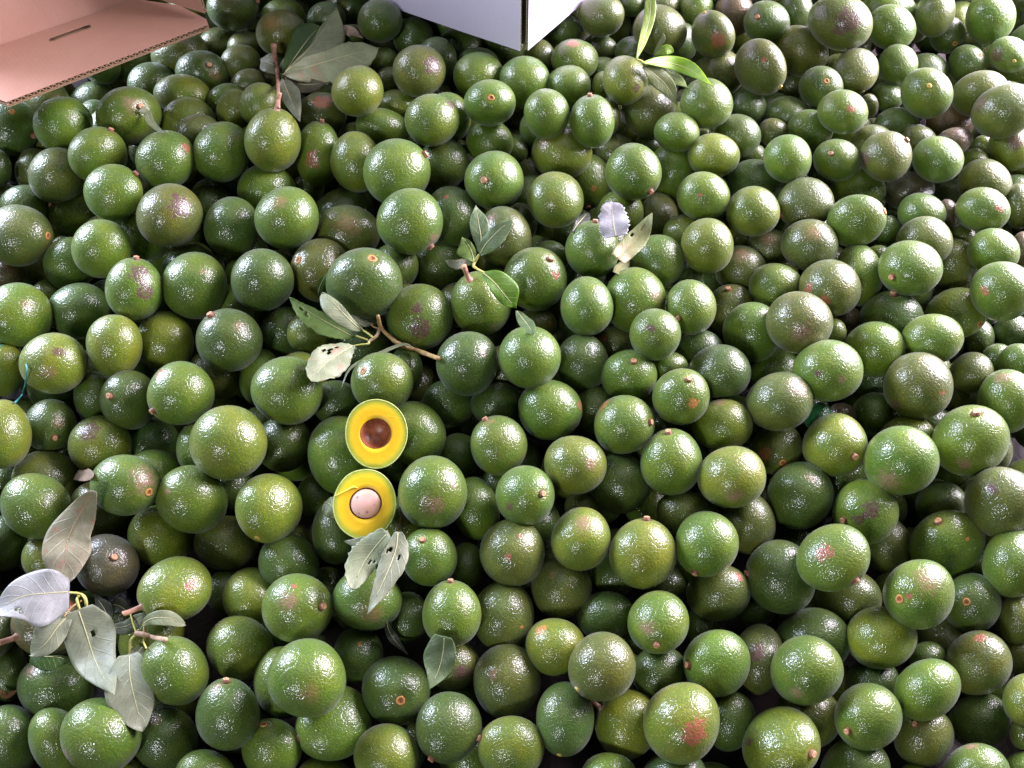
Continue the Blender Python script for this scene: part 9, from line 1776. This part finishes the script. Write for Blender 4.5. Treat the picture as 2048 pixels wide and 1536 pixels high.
# ---------------------------------------------------------------- cut avocado halves
def half(kind, P, xa, ya, nn, rw, rh):
    root = empty("avocado_half", P, category="avocado half", group="two halves of a cut avocado",
                 label="upper avocado half, yellow flesh with empty brown seed hollow" if kind == 'H1' else "lower avocado half with pale pink seed still in yellow flesh")
    M = Matrix((Vector(xa), Vector(ya), Vector(nn))).transposed().to_4x4()
    root.rotation_mode = 'QUATERNION'; root.rotation_quaternion = M.to_quaternion()
    n = 72; rr = random.Random(kind); wob = [rr.uniform(-1, 1) for _ in range(6)]
    def rad(a): return 1 + .010 * sum(w_ * math.sin((k + 2) * a + w_ * 9) for k, w_ in enumerate(wob)) * .6 - .03 * math.sin(a) ** 3 * (1 if kind == 'H1' else .6)
    def ringpts(s, z, jit=0.): return [(rw * s * rad(2 * math.pi * k / n) * math.cos(2 * math.pi * k / n), rh * s * rad(2 * math.pi * k / n) * math.sin(2 * math.pi * k / n), z + rr.uniform(-jit, jit)) for k in range(n)]
    def stack(rings, cap_end=True):
        vs = [q for r_ in rings for q in r_]; fs = []
        for i in range(len(rings) - 1):
            for k in range(n): fs.append((i * n + k, i * n + (k + 1) % n, (i + 1) * n + (k + 1) % n, (i + 1) * n + k))
        if cap_end: fs.append(tuple((len(rings) - 1) * n + k for k in range(n)))
        return vs, fs
    rr2 = min(rw, rh)
    # rind: the rest of the skin behind the cut
    rings = [ringpts(.985, .0004), ringpts(1, -.0002)] + [ringpts(math.cos(t), -rr2 * math.sin(t)) for t in [.1 + k * .12 for k in range(12)]]
    o = obj("rind", mesh("rind", *stack(rings)), SKIN, root); o['tint'] = list(TINT['g']); o['seed'] = [4, 9, 2]
    # the skin attribute space of a half is metres, so scale the mesh up and the object down
    for v_ in o.data.vertices: v_.co = v_.co / .045
    o.scale = (.045,) * 3
    # thin pale cut edge of the skin
    o = obj("skin_edge", mesh("skin_edge", *stack([ringpts(.968, .0007), ringpts(.990, .0011, .0002), ringpts(1.002, .0003)], False)), M_EDGE, root)
    # flesh with bowl
    cx, cy = (-.02 * rw, -.02 * rh) if kind == 'H1' else (.03 * rw, .0)
    pr = .498 if kind == 'H1' else .505
    def off(pts, s): return [(x + cx * (1 - s), y + cy * (1 - s), z) for x, y, z in pts]
    rings = [ringpts(.975, .0004, .0002)]
    for s in (.93, .87, .80, .72, .64, .58): rings.append(off(ringpts(s, .0005 + rr.uniform(-.0002, .0002), .00015), (s - pr) / (1 - pr)))
    sx = pr * rw; sy = pr * rw * .985
    def bowl(t, k=1.): return [(cx + k * sx * math.cos(2 * math.pi * j / n) * math.cos(t), cy + k * sy * math.sin(2 * math.pi * j / n) * math.cos(t), -.86 * sx * math.sin(t)) for j in range(n)]
    rings.append([(x, y, .0005) for x, y, z in bowl(0, 1.02)]); rings += [bowl(t) for t in (.04, .3, .6, .9, 1.2, 1.45)]
    me = mesh("flesh", *stack(rings)); at = me.attributes.new("rim", 'FLOAT', 'POINT')
    rv = []
    for r_i in range(len(rings)): rv += [[.975, .93, .87, .80, .72, .64, .58][r_i] if r_i < 7 else .5] * n
    at.data.foreach_set('value', rv)
    obj("flesh", me, M_FLESH, root)
    if kind == 'H1':
        obj("seed_hollow", mesh("seed_hollow", *stack([[(x, y, z + .0007) for x, y, z in bowl(t, .985)] for t in (.0, .08, .2, .35, .5, .7, .9, 1.1, 1.3, 1.45)])), M_COAT, root)
        e = [(.035 * rw + .0 + t * .52 * rw + .0 * rw, .50 * rh - .09 * t * rh, .0012) for t in (0, .3, .6, 1)]
        e = [(x + .30 * rw, y - .02 * rh, z - .0009) for x, y, z in e]
        cut = tube_mesh("knife_cut", e, [.0003, .0005, .0004, .0002], 6); obj("knife_mark", cut, M_CUT, root)
    else:
        dome = [[(cx + .975 * sx * math.cos(t) * math.cos(2 * math.pi * j / n), cy + .975 * sy * math.cos(t) * math.sin(2 * math.pi * j / n), -.003 + .42 * sx * math.sin(t)) for j in range(n)] for t in (-.5, -.2, 0, .15, .3, .5, .7, .9, 1.1, 1.3, 1.5)]
        obj("seed", mesh("seed", *stack(dome)), M_SEED, root)
        obj("seed_coat", mesh("seed_coat", *stack([[(x, y, z + .0006) for x, y, z in bowl(t, .992)] for t in (-.02, .1, .3, .6, .9, 1.3)])), M_COATRIM, root)
        e = [(-.98 * rw, .22 * rh, .0011), (-.62 * rw, .36 * rh, .0014), (-.36 * rw, .47 * rh, .0016), (-.22 * rw, .44 * rh, .0013)]
        obj("knife_mark", tube_mesh("knife_cut", e, [.0005, .0011, .0018, .0006], 6), M_CUT2, root)
def smooth_path(pts, m):
    pts = [Vector(q) for q in pts]; ext = [pts[0] * 2 - pts[1]] + pts + [pts[-1] * 2 - pts[-2]]; out = []
    L = len(pts) - 1
    for i in range(m + 1):
        t = i / m * L; k = min(int(t), L - 1); u = t - k; a, b_, c_, d_ = ext[k:k + 4]
        out.append(.5 * ((2 * b_) + (c_ - a) * u + (2 * a - 5 * b_ + 4 * c_ - d_) * u * u + (3 * b_ - a - 3 * c_ + d_) * u ** 3))
    return out
def tube_mesh(name, pts, rad, n=8, m=None, rough=0., seed=0):
    m = m or (len(pts) - 1) * 5; P = smooth_path(pts, m); rr = random.Random(seed); vs = []; fs = []
    for i, q in enumerate(P):
        T = (P[min(i + 1, m)] - P[max(i - 1, 0)]).normalized(); A = T.cross(Vector((.3, .2, .93))).normalized(); B = T.cross(A)
        t = i / m * (len(rad) - 1); k = min(int(t), len(rad) - 2); r_ = rad[k] + (rad[k + 1] - rad[k]) * (t - k); r_ *= 1 + rr.uniform(-rough, rough)
        for j in range(n):
            a = 2 * math.pi * j / n; vs.append(q + A * math.cos(a) * r_ + B * math.sin(a) * r_)
    for i in range(m):
        for j in range(n): fs.append((i * n + j, i * n + (j + 1) % n, (i + 1) * n + (j + 1) % n, (i + 1) * n + j))
    fs.append(tuple(range(n))[::-1]); fs.append(tuple(m * n + j for j in range(n)))
    return mesh(name, vs, fs)
m, nt, p = new_mat("avocado_flesh"); g = G(nt); co = g.n('ShaderNodeTexCoord').outputs['Object']
rim = g.math('ADD', g.att('rim', 'GEOMETRY', 'Fac'), g.math('MULTIPLY', g.math('SUBTRACT', g.noise(co, 60, 3), .5), .10))
c = g.mix(g.ramp(rim, .78, .96), (.72, .51, .016, 1), (.33, .40, .04, 1)); c = g.mix(g.ramp(rim, .62, .80), (.74, .46, .010, 1), c)
sp = g.noise(co, 90, 3, .6, .5); c = g.mix(g.math('MULTIPLY', g.ramp(sp, .66, .74), .55), c, (.80, .24, .01, 1))
g.put(p.inputs['Base Color'], c); p.inputs['Roughness'].default_value = .42; p.inputs['Subsurface Weight'].default_value = .15; p.inputs['Subsurface Radius'].default_value = (.004, .003, .001); p.inputs['Subsurface Scale'].default_value = 1
b = g.n('ShaderNodeBump'); b.inputs['Strength'].default_value = .2; b.inputs['Distance'].default_value = .001; g.put(b.inputs['Height'], g.noise(co, 260, 3)); nt.links.new(b.outputs[0], p.inputs['Normal'])
M_FLESH = m
M_EDGE = plain("skin_cut_edge", (.42, .50, .12), (.55, .58, .22), 300, .5)
M_CUT = plain("flesh_groove", (.80, .60, .03), (.84, .66, .06), 200, .5); M_CUT2 = plain("flesh_lip", (.80, .62, .06), (.84, .68, .12), 200, .4)
M_COAT = plain("seed_coat_brown", (.19, .05, .026), (.42, .15, .07), 70, .36, .4, 6); M_COATRIM = plain("seed_coat_dark", (.12, .03, .03), (.22, .06, .05), 90, .5)
m, nt, p = new_mat("pink_seed"); g = G(nt); co = g.n('ShaderNodeTexCoord').outputs['Object']
c = g.mix(g.ramp(g.noise(co, 40, 3), .35, .65), (.70, .43, .37, 1), (.64, .35, .24, 1)); c = g.mix(g.ramp(g.voro(co, 75), .20, .12), c, (.40, .17, .15, 1))
g.put(p.inputs['Base Color'], c); p.inputs['Roughness'].default_value = .45; M_SEED = m
for h_ in HALVES: half(*h_)

# ---------------------------------------------------------------- leaves and twigs
LEAFCOL = dict(pale=(.27, .31, .18), grey=(.20, .225, .15), dark=(.09, .085, .05), green=(.035, .085, .010), lime=(.20, .36, .015), limepale=(.25, .36, .07), limegrey=(.20, .28, .09),
               tan=(.36, .27, .20), tanleaf=(.36, .33, .22), white=(.37, .38, .38), greyleaf=(.26, .285, .19), palegreen=(.18, .28, .07), greygreen=(.13, .19, .085), limetop=(.10, .21, .015),
               lilac=(.36, .35, .38), oliveleaf=(.27, .29, .12), olive=(.12, .15, .04), darkgrey=(.05, .06, .045), rust=(.22, .09, .03))
LEAFM = {}
def leaf_mat(c, pink, brown):
    k = (c, pink, brown)
    if k in LEAFM: return LEAFM[k]
    m, nt, p = new_mat("leaf_" + c); g = G(nt); base = LEAFCOL[c]
    uv = g.n('ShaderNodeTexCoord').outputs['UV']; s = g.n('ShaderNodeSeparateXYZ'); g.put(s.inputs[0], uv); u, v = s.outputs[0], s.outputs[1]
    co = g.n('ShaderNodeTexCoord').outputs['Object']
    av_ = g.math('ABSOLUTE', v)
    ph = g.math('FRACT', g.math('SUBTRACT', g.math('MULTIPLY', u, 7.), g.math('MULTIPLY', g.math('POWER', av_, .8), 1.7)))
    line = g.math('SUBTRACT', 1., g.ramp(g.math('ABSOLUTE', g.math('SUBTRACT', ph, .5)), .02, .075))
    net = g.ramp(g.voro(co, 420, 'DISTANCE_TO_EDGE'), .10, .02)
    mot = g.noise(co, 45, 4, .65)
    col_ = g.mix(g.ramp(mot, .3, .7), (*[x * .82 for x in base], 1), (*[x * 1.12 for x in base], 1))
    col_ = g.mix(g.math('MULTIPLY', line, .30), col_, (*[min(.8, x * 1.35 + .03) for x in base], 1))
    col_ = g.mix(g.math('MULTIPLY', net, .10), col_, (*[min(.8, x * 1.3 + .02) for x in base], 1))
    sp = g.voro(co, 150); col_ = g.mix(g.math('MULTIPLY', g.ramp(sp, .13, .07), .6), col_, (.10, .055, .03, 1))
    if pink:
        f = g.noise(co, 70, 3, .6); col_ = g.mix(g.math('MULTIPLY', g.ramp(f, .60, .70), .65), col_, (.50, .18, .13, 1))
    if brown:
        f = g.math('ADD', g.noise(co, 40, 3, .6), g.math('MULTIPLY', g.math('SUBTRACT', .45, u), .25)); col_ = g.mix(g.math('MULTIPLY', g.ramp(f, .52, .68), .6), col_, (.36, .22, .12, 1))
    g.put(p.inputs['Base Color'], col_); p.inputs['Roughness'].default_value = .42
    b = g.n('ShaderNodeBump'); b.inputs['Strength'].default_value = .5; b.inputs['Distance'].default_value = .0012
    g.put(b.inputs['Height'], g.math('ADD', g.math('MULTIPLY', line, .6), g.math('ADD', g.math('MULTIPLY', net, .15), g.math('MULTIPLY', g.noise(co, 130, 3), .8)))); nt.links.new(b.outputs[0], p.inputs['Normal'])
    tr = g.n('ShaderNodeBsdfTranslucent'); g.put(tr.inputs[0], g.vm('MULTIPLY', col_, (1.1, 1.2, .6))); ms = g.n('ShaderNodeMixShader'); ms.inputs[0].default_value = .22
    nt.links.new(p.outputs[0], ms.inputs[1]); nt.links.new(tr.outputs[0], ms.inputs[2]); nt.links.new(ms.outputs[0], nt.nodes['Material Output'].inputs[0])
    LEAFM[k] = m; return m
M_VEIN = plain("leaf_vein", (.48, .46, .22), (.58, .55, .32), 60, .5); M_VEIN_TAN = plain("leaf_vein_brown", (.42, .27, .14), (.52, .36, .2), 60, .5)
TW = dict(pink=plain("twig_pink", (.34, .15, .11), (.50, .29, .21), 55, .6, .6), tan=plain("twig_tan", (.25, .15, .055), (.42, .28, .11), 60, .6, .6),
          pinkish=plain("twig_pinkish", (.36, .22, .15), (.50, .36, .24), 60, .6, .6), yellow=plain("petiole", (.42, .40, .08), (.52, .50, .16), 60, .5))
def leaf(parent, pts, hl, hr, c, o, seed):
    rr = random.Random(seed); nu, nv = 30, 14
    C = smooth_path(pts, nu); pk = o.get('peak', .5); tipb = o.get('tip', .25); base = o.get('base', .06); rag = o.get('ragged', .0); fold = o.get('fold', .18)
    hole = o.get('hole', [])
    ph = [rr.uniform(0, 6.28) for _ in range(6)]
    ragL = [rr.uniform(-1, .25) for _ in range(nu + 1)]; ragR = [rr.uniform(-1, .25) for _ in range(nu + 1)]
    vs = []; uvs = []
    for i, q in enumerate(C):
        t = i / nu; T = (C[min(i + 1, nu)] - C[max(i - 1, 0)]).normalized()
        view = (CAM - q).normalized(); nrm = (view * .55 + HEAP_N * .45); nrm = (nrm - T * nrm.dot(T)).normalized(); left = nrm.cross(T)
        if t < pk: wd = base + (1 - base) * math.sin(math.pi / 2 * (t / pk)) ** .85
        else: wd = max(0, math.cos(math.pi / 2 * (t - pk) / (1 - pk))) ** (1.25 - .95 * tipb)
        for j in range(nv + 1):
            v = j / nv * 2 - 1; h = hl if v > 0 else hr
            k = wd * (1 + rag * ((ragL if v > 0 else ragR)[i]) * abs(v) ** 3)
            s = h * k; av_ = abs(v)
            z = s * (fold * av_ - .16 * av_ * av_) + .09 * (hl + hr) * math.sin(5 * t + ph[0]) * v * .6 + .05 * (hl + hr) * math.sin(13 * t + ph[1 + (v > 0)]) * av_ ** 2 - .22 * (hl + hr) * (t - .5) ** 2
            vs.append(q + left * (v * s * (1 - .04 * av_)) + nrm * z); uvs.append((t, v))
    fs = []
    for i in range(nu):
        for j in range(nv):
            tc, vc = (i + .5) / nu, ((j + .5) / nv) * 2 - 1
            if any(((tc - a) / .038) ** 2 + ((vc - b_) / .11) ** 2 < 1 for a, b_ in hole): continue
            fs.append((i * (nv + 1) + j, i * (nv + 1) + j + 1, (i + 1) * (nv + 1) + j + 1, (i + 1) * (nv + 1) + j)[::-1])
    me = mesh("leaf", vs, fs); ul = me.uv_layers.new()
    for lp in me.loops: ul.data[lp.index].uv = uvs[lp.vertex_index]
    back = 'green' if c in ('pale', 'grey', 'greyleaf', 'white', 'tanleaf') else ('palegreen' if c in ('lime', 'limetop', 'limepale') else 'pale' if c == 'green' else c)
    me.materials.append(leaf_mat(c, bool(o.get('pink')), bool(o.get('brown')))); me.materials.append(leaf_mat(back, False, False))
    bm = bmesh.new(); bm.from_mesh(me); bmesh.ops.remove_doubles(bm, verts=bm.verts, dist=.00003)
    bm.to_mesh(me); bm.free()
    ob = obj("leaf", me, parent=parent)
    so = ob.modifiers.new("thickness", 'SOLIDIFY'); so.thickness = .0006; so.offset = -1; so.material_offset = 1
    # midrib, proud of the blade
    if hl + hr > .012:
        mid = []
        for i in range(1, int(nu * .9), 2): mid.append(Vector(vs[i * (nv + 1) + nv // 2]) + (CAM - C[i]).normalized() * .0003)
        r0 = .00072 * min(1, (hl + hr) / .045 + .3)
        rb = tube_mesh("midrib", mid, [r0, r0 * .8, r0 * .3], 6, len(mid) * 2); obj("midrib", rb, M_VEIN_TAN if c in ('tanleaf', 'tan', 'oliveleaf') else M_VEIN, ob)
    return ob
sd = 100
LGROUP = dict(leafy_twig='leafy twigs lying on the heap', dry_leaf='dry leaves on the heap', leaf_scrap='white leaf scraps between fruit', leaf_strip='thin leaf strips on the heap')
for name, label, cat, ls, tw in LEAVES:
    p0 = Vector((ls[0][0][0])); root = empty(name, p0, label=label, category=cat)
    if name in LGROUP: root['group'] = LGROUP[name]
    inv = -p0
    made = []
    for pts, hl, hr, c, o in ls: sd += 1; made.append(leaf(root, [Vector(q) for q in pts], hl, hr, c, o, sd))
    for pts, rad, c in tw: sd += 1; made.append(obj("twig", tube_mesh("twig", [Vector(q) for q in pts], rad, 9, (len(pts) - 1) * 8, .10, sd), TW[c], root))
    for m_ in made: m_.matrix_parent_inverse = Matrix.Translation(inv)

# ---------------------------------------------------------------- open brown carton, top left
def board_mat(name, c1, c2):
    m, nt, p = new_mat(name); g = G(nt); uv = g.n('ShaderNodeTexCoord').outputs['UV']; co = g.n('ShaderNodeTexCoord').outputs['Object']
    wv = g.n('ShaderNodeTexWave', wave_type='BANDS', bands_direction='X'); g.put(wv.inputs[0], uv); wv.inputs['Scale'].default_value = 42; wv.inputs['Distortion'].default_value = .6; wv.inputs['Detail'].default_value = 1
    f = g.noise(co, 9, 6, .7, .4); fb = g.noise(co, 260, 4, .7)
    c = g.mix(f, (*c1, 1), (*c2, 1)); c = g.mix(g.math('MULTIPLY', g.ramp(fb, .5, .75), .2), c, (*[x * .7 for x in c1], 1)); c = g.mix(g.math('MULTIPLY', wv.outputs[0], .035), c, (*[x * .8 for x in c1], 1))
    g.put(p.inputs['Base Color'], c); p.inputs['Roughness'].default_value = .48
    b = g.n('ShaderNodeBump'); b.inputs['Strength'].default_value = .25; b.inputs['Distance'].default_value = .0012; g.put(b.inputs['Height'], g.math('ADD', g.math('MULTIPLY', wv.outputs[0], .12), g.math('MULTIPLY', fb, .3))); nt.links.new(b.outputs[0], p.inputs['Normal'])
    return m
M_BOARD = board_mat("brown_board", (.45, .23, .165), (.56, .325, .255)); M_WHITE = board_mat("white_board", (.52, .48, .62), (.58, .54, .68)); M_KRAFT = board_mat("kraft_flute", (.40, .25, .15), (.50, .33, .21)); M_SHADE = board_mat("shade_board", (.05, .04, .045), (.07, .055, .06))  # the last, darkest board has the white carton's inner shade in its colour
M_CREAM = board_mat("cream_edge", (.58, .52, .42), (.66, .60, .5))
def slab(name, outline, down, th, m, parent, ax, holes=[], me_only=False):
    """flat sheet: outline polygon (optionally with holes) given thickness th along 'down'"""
    bm = bmesh.new(); es = []
    for loop in [outline] + holes:
        v = [bm.verts.new(q) for q in loop]; es += [bm.edges.new((v[i], v[(i + 1) % len(v)])) for i in range(len(v))]
    r_ = bmesh.ops.triangle_fill(bm, edges=es, use_beauty=True)
    e = bmesh.ops.extrude_face_region(bm, geom=bm.faces[:]); bmesh.ops.translate(bm, verts=[x for x in e['geom'] if isinstance(x, bmesh.types.BMVert)], vec=down * th)
    bmesh.ops.recalc_face_normals(bm, faces=bm.faces[:])
    me = bpy.data.meshes.new(name); bm.to_mesh(me); bm.free(); ul = me.uv_layers.new(); ax = Vector(ax).normalized(); ay = down.cross(ax)
    for lp in me.loops: q = me.vertices[lp.vertex_index].co; ul.data[lp.index].uv = (q.dot(ax), q.dot(ay))
    return obj(name, me, m, parent)
def flutes(name, a, b_, inward, down, z0, th, pitch, depth, parent):
    """fluted paper between the liners, zigzag along the cut edge a-b"""
    a = Vector(a); b_ = Vector(b_); L = (b_ - a).length; t = (b_ - a).normalized(); n = int(L / pitch * 2); vs = []; fs = []; w_ = .0005
    for i in range(n + 1):
        z = z0 if i % 2 else z0 + th; q = a + t * (i * pitch / 2)
        for k in (0, 1):
            s = t * (w_ * (1 if k else -1)); vs += [q + down * z + s, q + down * z + s + inward * depth]
    for i in range(n):
        k = i * 4
        for o_ in (0, 2): fs.append((k + o_, k + o_ + 1, k + o_ + 5, k + o_ + 4))
        fs.append((k, k + 4, k + 6, k + 2))
    return obj(name, mesh(name, vs, fs, False), M_KRAFT, parent)
V3 = lambda k: [Vector(q) for q in k]
dn = -HEAP_N; CN = Vector(CARTON['normal']); cdn = -CN
pan = V3(CARTON['panel']); fold_ = V3(CARTON['fold']); sl = V3(CARTON['slot']); side = V3(CARTON['side'])
ct = empty("open_carton", pan[1], label="open pinkish brown cardboard carton tipped over at the top left, with a hand slot", category="cardboard box")
edge = (pan[2] - pan[1]).normalized(); inw = CN.cross(edge)
if inw.dot(fold_[1] - pan[2]) < 0: inw = -inw
sv_ = (sl[1] - sl[0]).normalized(); sn = CN.cross(sv_); slot = []
for k in range(9): a = math.pi / 2 + math.pi * k / 8; slot.append(sl[0] + sv_ * math.cos(a) * .0052 + sn * math.sin(a) * .0062)
for k in range(9): a = -math.pi / 2 + math.pi * k / 8; slot.append(sl[1] + sv_ * math.cos(a) * .0052 + sn * math.sin(a) * .0062)
parts = []
out_ = pan[:]
front0 = pan[1] + (pan[1] - pan[2]).normalized() * 0
poly = [pan[1], pan[2], pan[3], pan[4], pan[5], pan[6], pan[0] + inw * .03]
poly[-1] = pan[1] + (pan[6] - pan[5]).normalized() * .02 + inw * .02
poly = [pan[1], pan[2], pan[3], pan[4], pan[5], pan[6], pan[6] + (pan[1] - pan[6]) * .25]
parts.append(slab("side_panel", poly, cdn, .0007, M_BOARD, ct, edge, [slot]))
parts.append(slab("lower_liner", [q + cdn * .0092 for q in poly], cdn, .0006, M_KRAFT, ct, edge, [[q + cdn * .0092 for q in slot]]))
parts.append(slab("middle_liner", [q + cdn * .0068 for q in poly], cdn, .0003, M_KRAFT, ct, edge, [[q + cdn * .0068 for q in slot]]))
parts.append(flutes("flutes", pan[1], pan[2], inw, cdn, .0008, .0059, .0105, .03, ct)); parts.append(flutes("flutes", pan[1], pan[2], inw, cdn, .0072, .0018, .0050, .03, ct))
up = CN; back = CN.cross((fold_[2] - fold_[0]).normalized()); back = back if back.dot(inw) > 0 else -back
lean = (up * .97 + back * .25).normalized()
parts.append(slab("back_panel", [fold_[0] + back * .0004 + cdn * .006, fold_[2] + back * .0004 + cdn * .006, fold_[2] + lean * .32 + back * .002, fold_[0] + lean * .32 + back * .002], back, .006, M_BOARD, ct, edge))
sdir = (side[1] - side[0]).normalized(); sback = up.cross(sdir); sback = sback if sback.x > 0 else -sback
s0 = side[0] - sdir * .10; lean2 = (up * .98 - sdir * .10).normalized()
parts.append(slab("end_panel", [s0, side[1], side[1] + lean2 * .30, s0 + lean2 * .30], sback, .0007, M_BOARD, ct, lean2))
parts.append(slab("end_liner", [q + sback * .0056 for q in (s0, side[1], side[1] + lean2 * .30, s0 + lean2 * .30)], sback, .0007, M_KRAFT, ct, lean2))
parts.append(flutes("flutes", side[1], side[1] + lean2 * .30, -sdir, sback, .0008, .0047, .0066, .03, ct))
for p_ in parts: p_.matrix_parent_inverse = Matrix.Translation(-pan[1])

# ---------------------------------------------------------------- white carton corner, top centre
WB = {k: Vector(v) for k, v in WHITEBOX.items()}
wb = empty("white_carton", WB['c'], label="corner of a white cardboard carton resting on the heap at top centre", category="cardboard box")
z_ = Vector((0, 0, 1)); parts = []
for a_, b_, nm in ((WB['lc'], WB['l'], "left"), (WB['rc'], WB['r'], "right")):
    d_ = (b_ - a_).normalized(); e_ = a_ + d_ * .5; n_ = z_.cross(d_); n_ = n_ if n_.y > 0 else -n_
    upv = (z_ * .985 + HEAP_N * .015).normalized()
    bow = (a_ + e_) / 2 + dn * .0
    parts.append(slab("side_panel", [a_, a_ * .75 + e_ * .25 + dn * .0015, e_, e_ + upv * .3, a_ + upv * .3], n_, .0008, M_WHITE, wb, d_))
    parts.append(slab("inner_liner", [a_ + n_ * .0042, e_ + n_ * .0042, e_ + upv * .3 + n_ * .0042, a_ + upv * .3 + n_ * .0042], n_, .0008, M_CREAM, wb, d_))
    parts.append(flutes("flutes", a_, a_ + upv * .3, d_, n_, .0009, .0032, .006, .02, wb))
# dark sheet standing in for the shade inside the open corner seam
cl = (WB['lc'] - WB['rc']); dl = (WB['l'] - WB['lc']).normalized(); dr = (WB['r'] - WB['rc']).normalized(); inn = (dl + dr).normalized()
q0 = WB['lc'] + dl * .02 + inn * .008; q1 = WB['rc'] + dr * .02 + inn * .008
parts.append(slab("seam_shade", [q0, q1, q1 + z_ * .3, q0 + z_ * .3], inn, .003, M_SHADE, wb, z_))
parts.append(slab("bottom_light_block", [WB['lc'] + inn * .01 + z_ * .003, WB['lc'] + dl * .5 + z_ * .003 + inn * .01, WB['lc'] + dl * .5 + dr * .5 + z_ * .003, WB['rc'] + dr * .5 + z_ * .003 + inn * .01], z_, .003, M_SHADE, wb, dl))  # unseen bottom, added to block light inside the carton
for p_ in parts: p_.matrix_parent_inverse = Matrix.Translation(-WB['c'])

# ---------------------------------------------------------------- teal cord at the left edge
obj("cord", tube_mesh("cord", CORD, [.0013] * 7, 8), plain("teal_cord", (.02, .16, .17), (.05, .26, .26), 200, .45), label="thin teal cord looped between fruit at the left edge", category="cord")
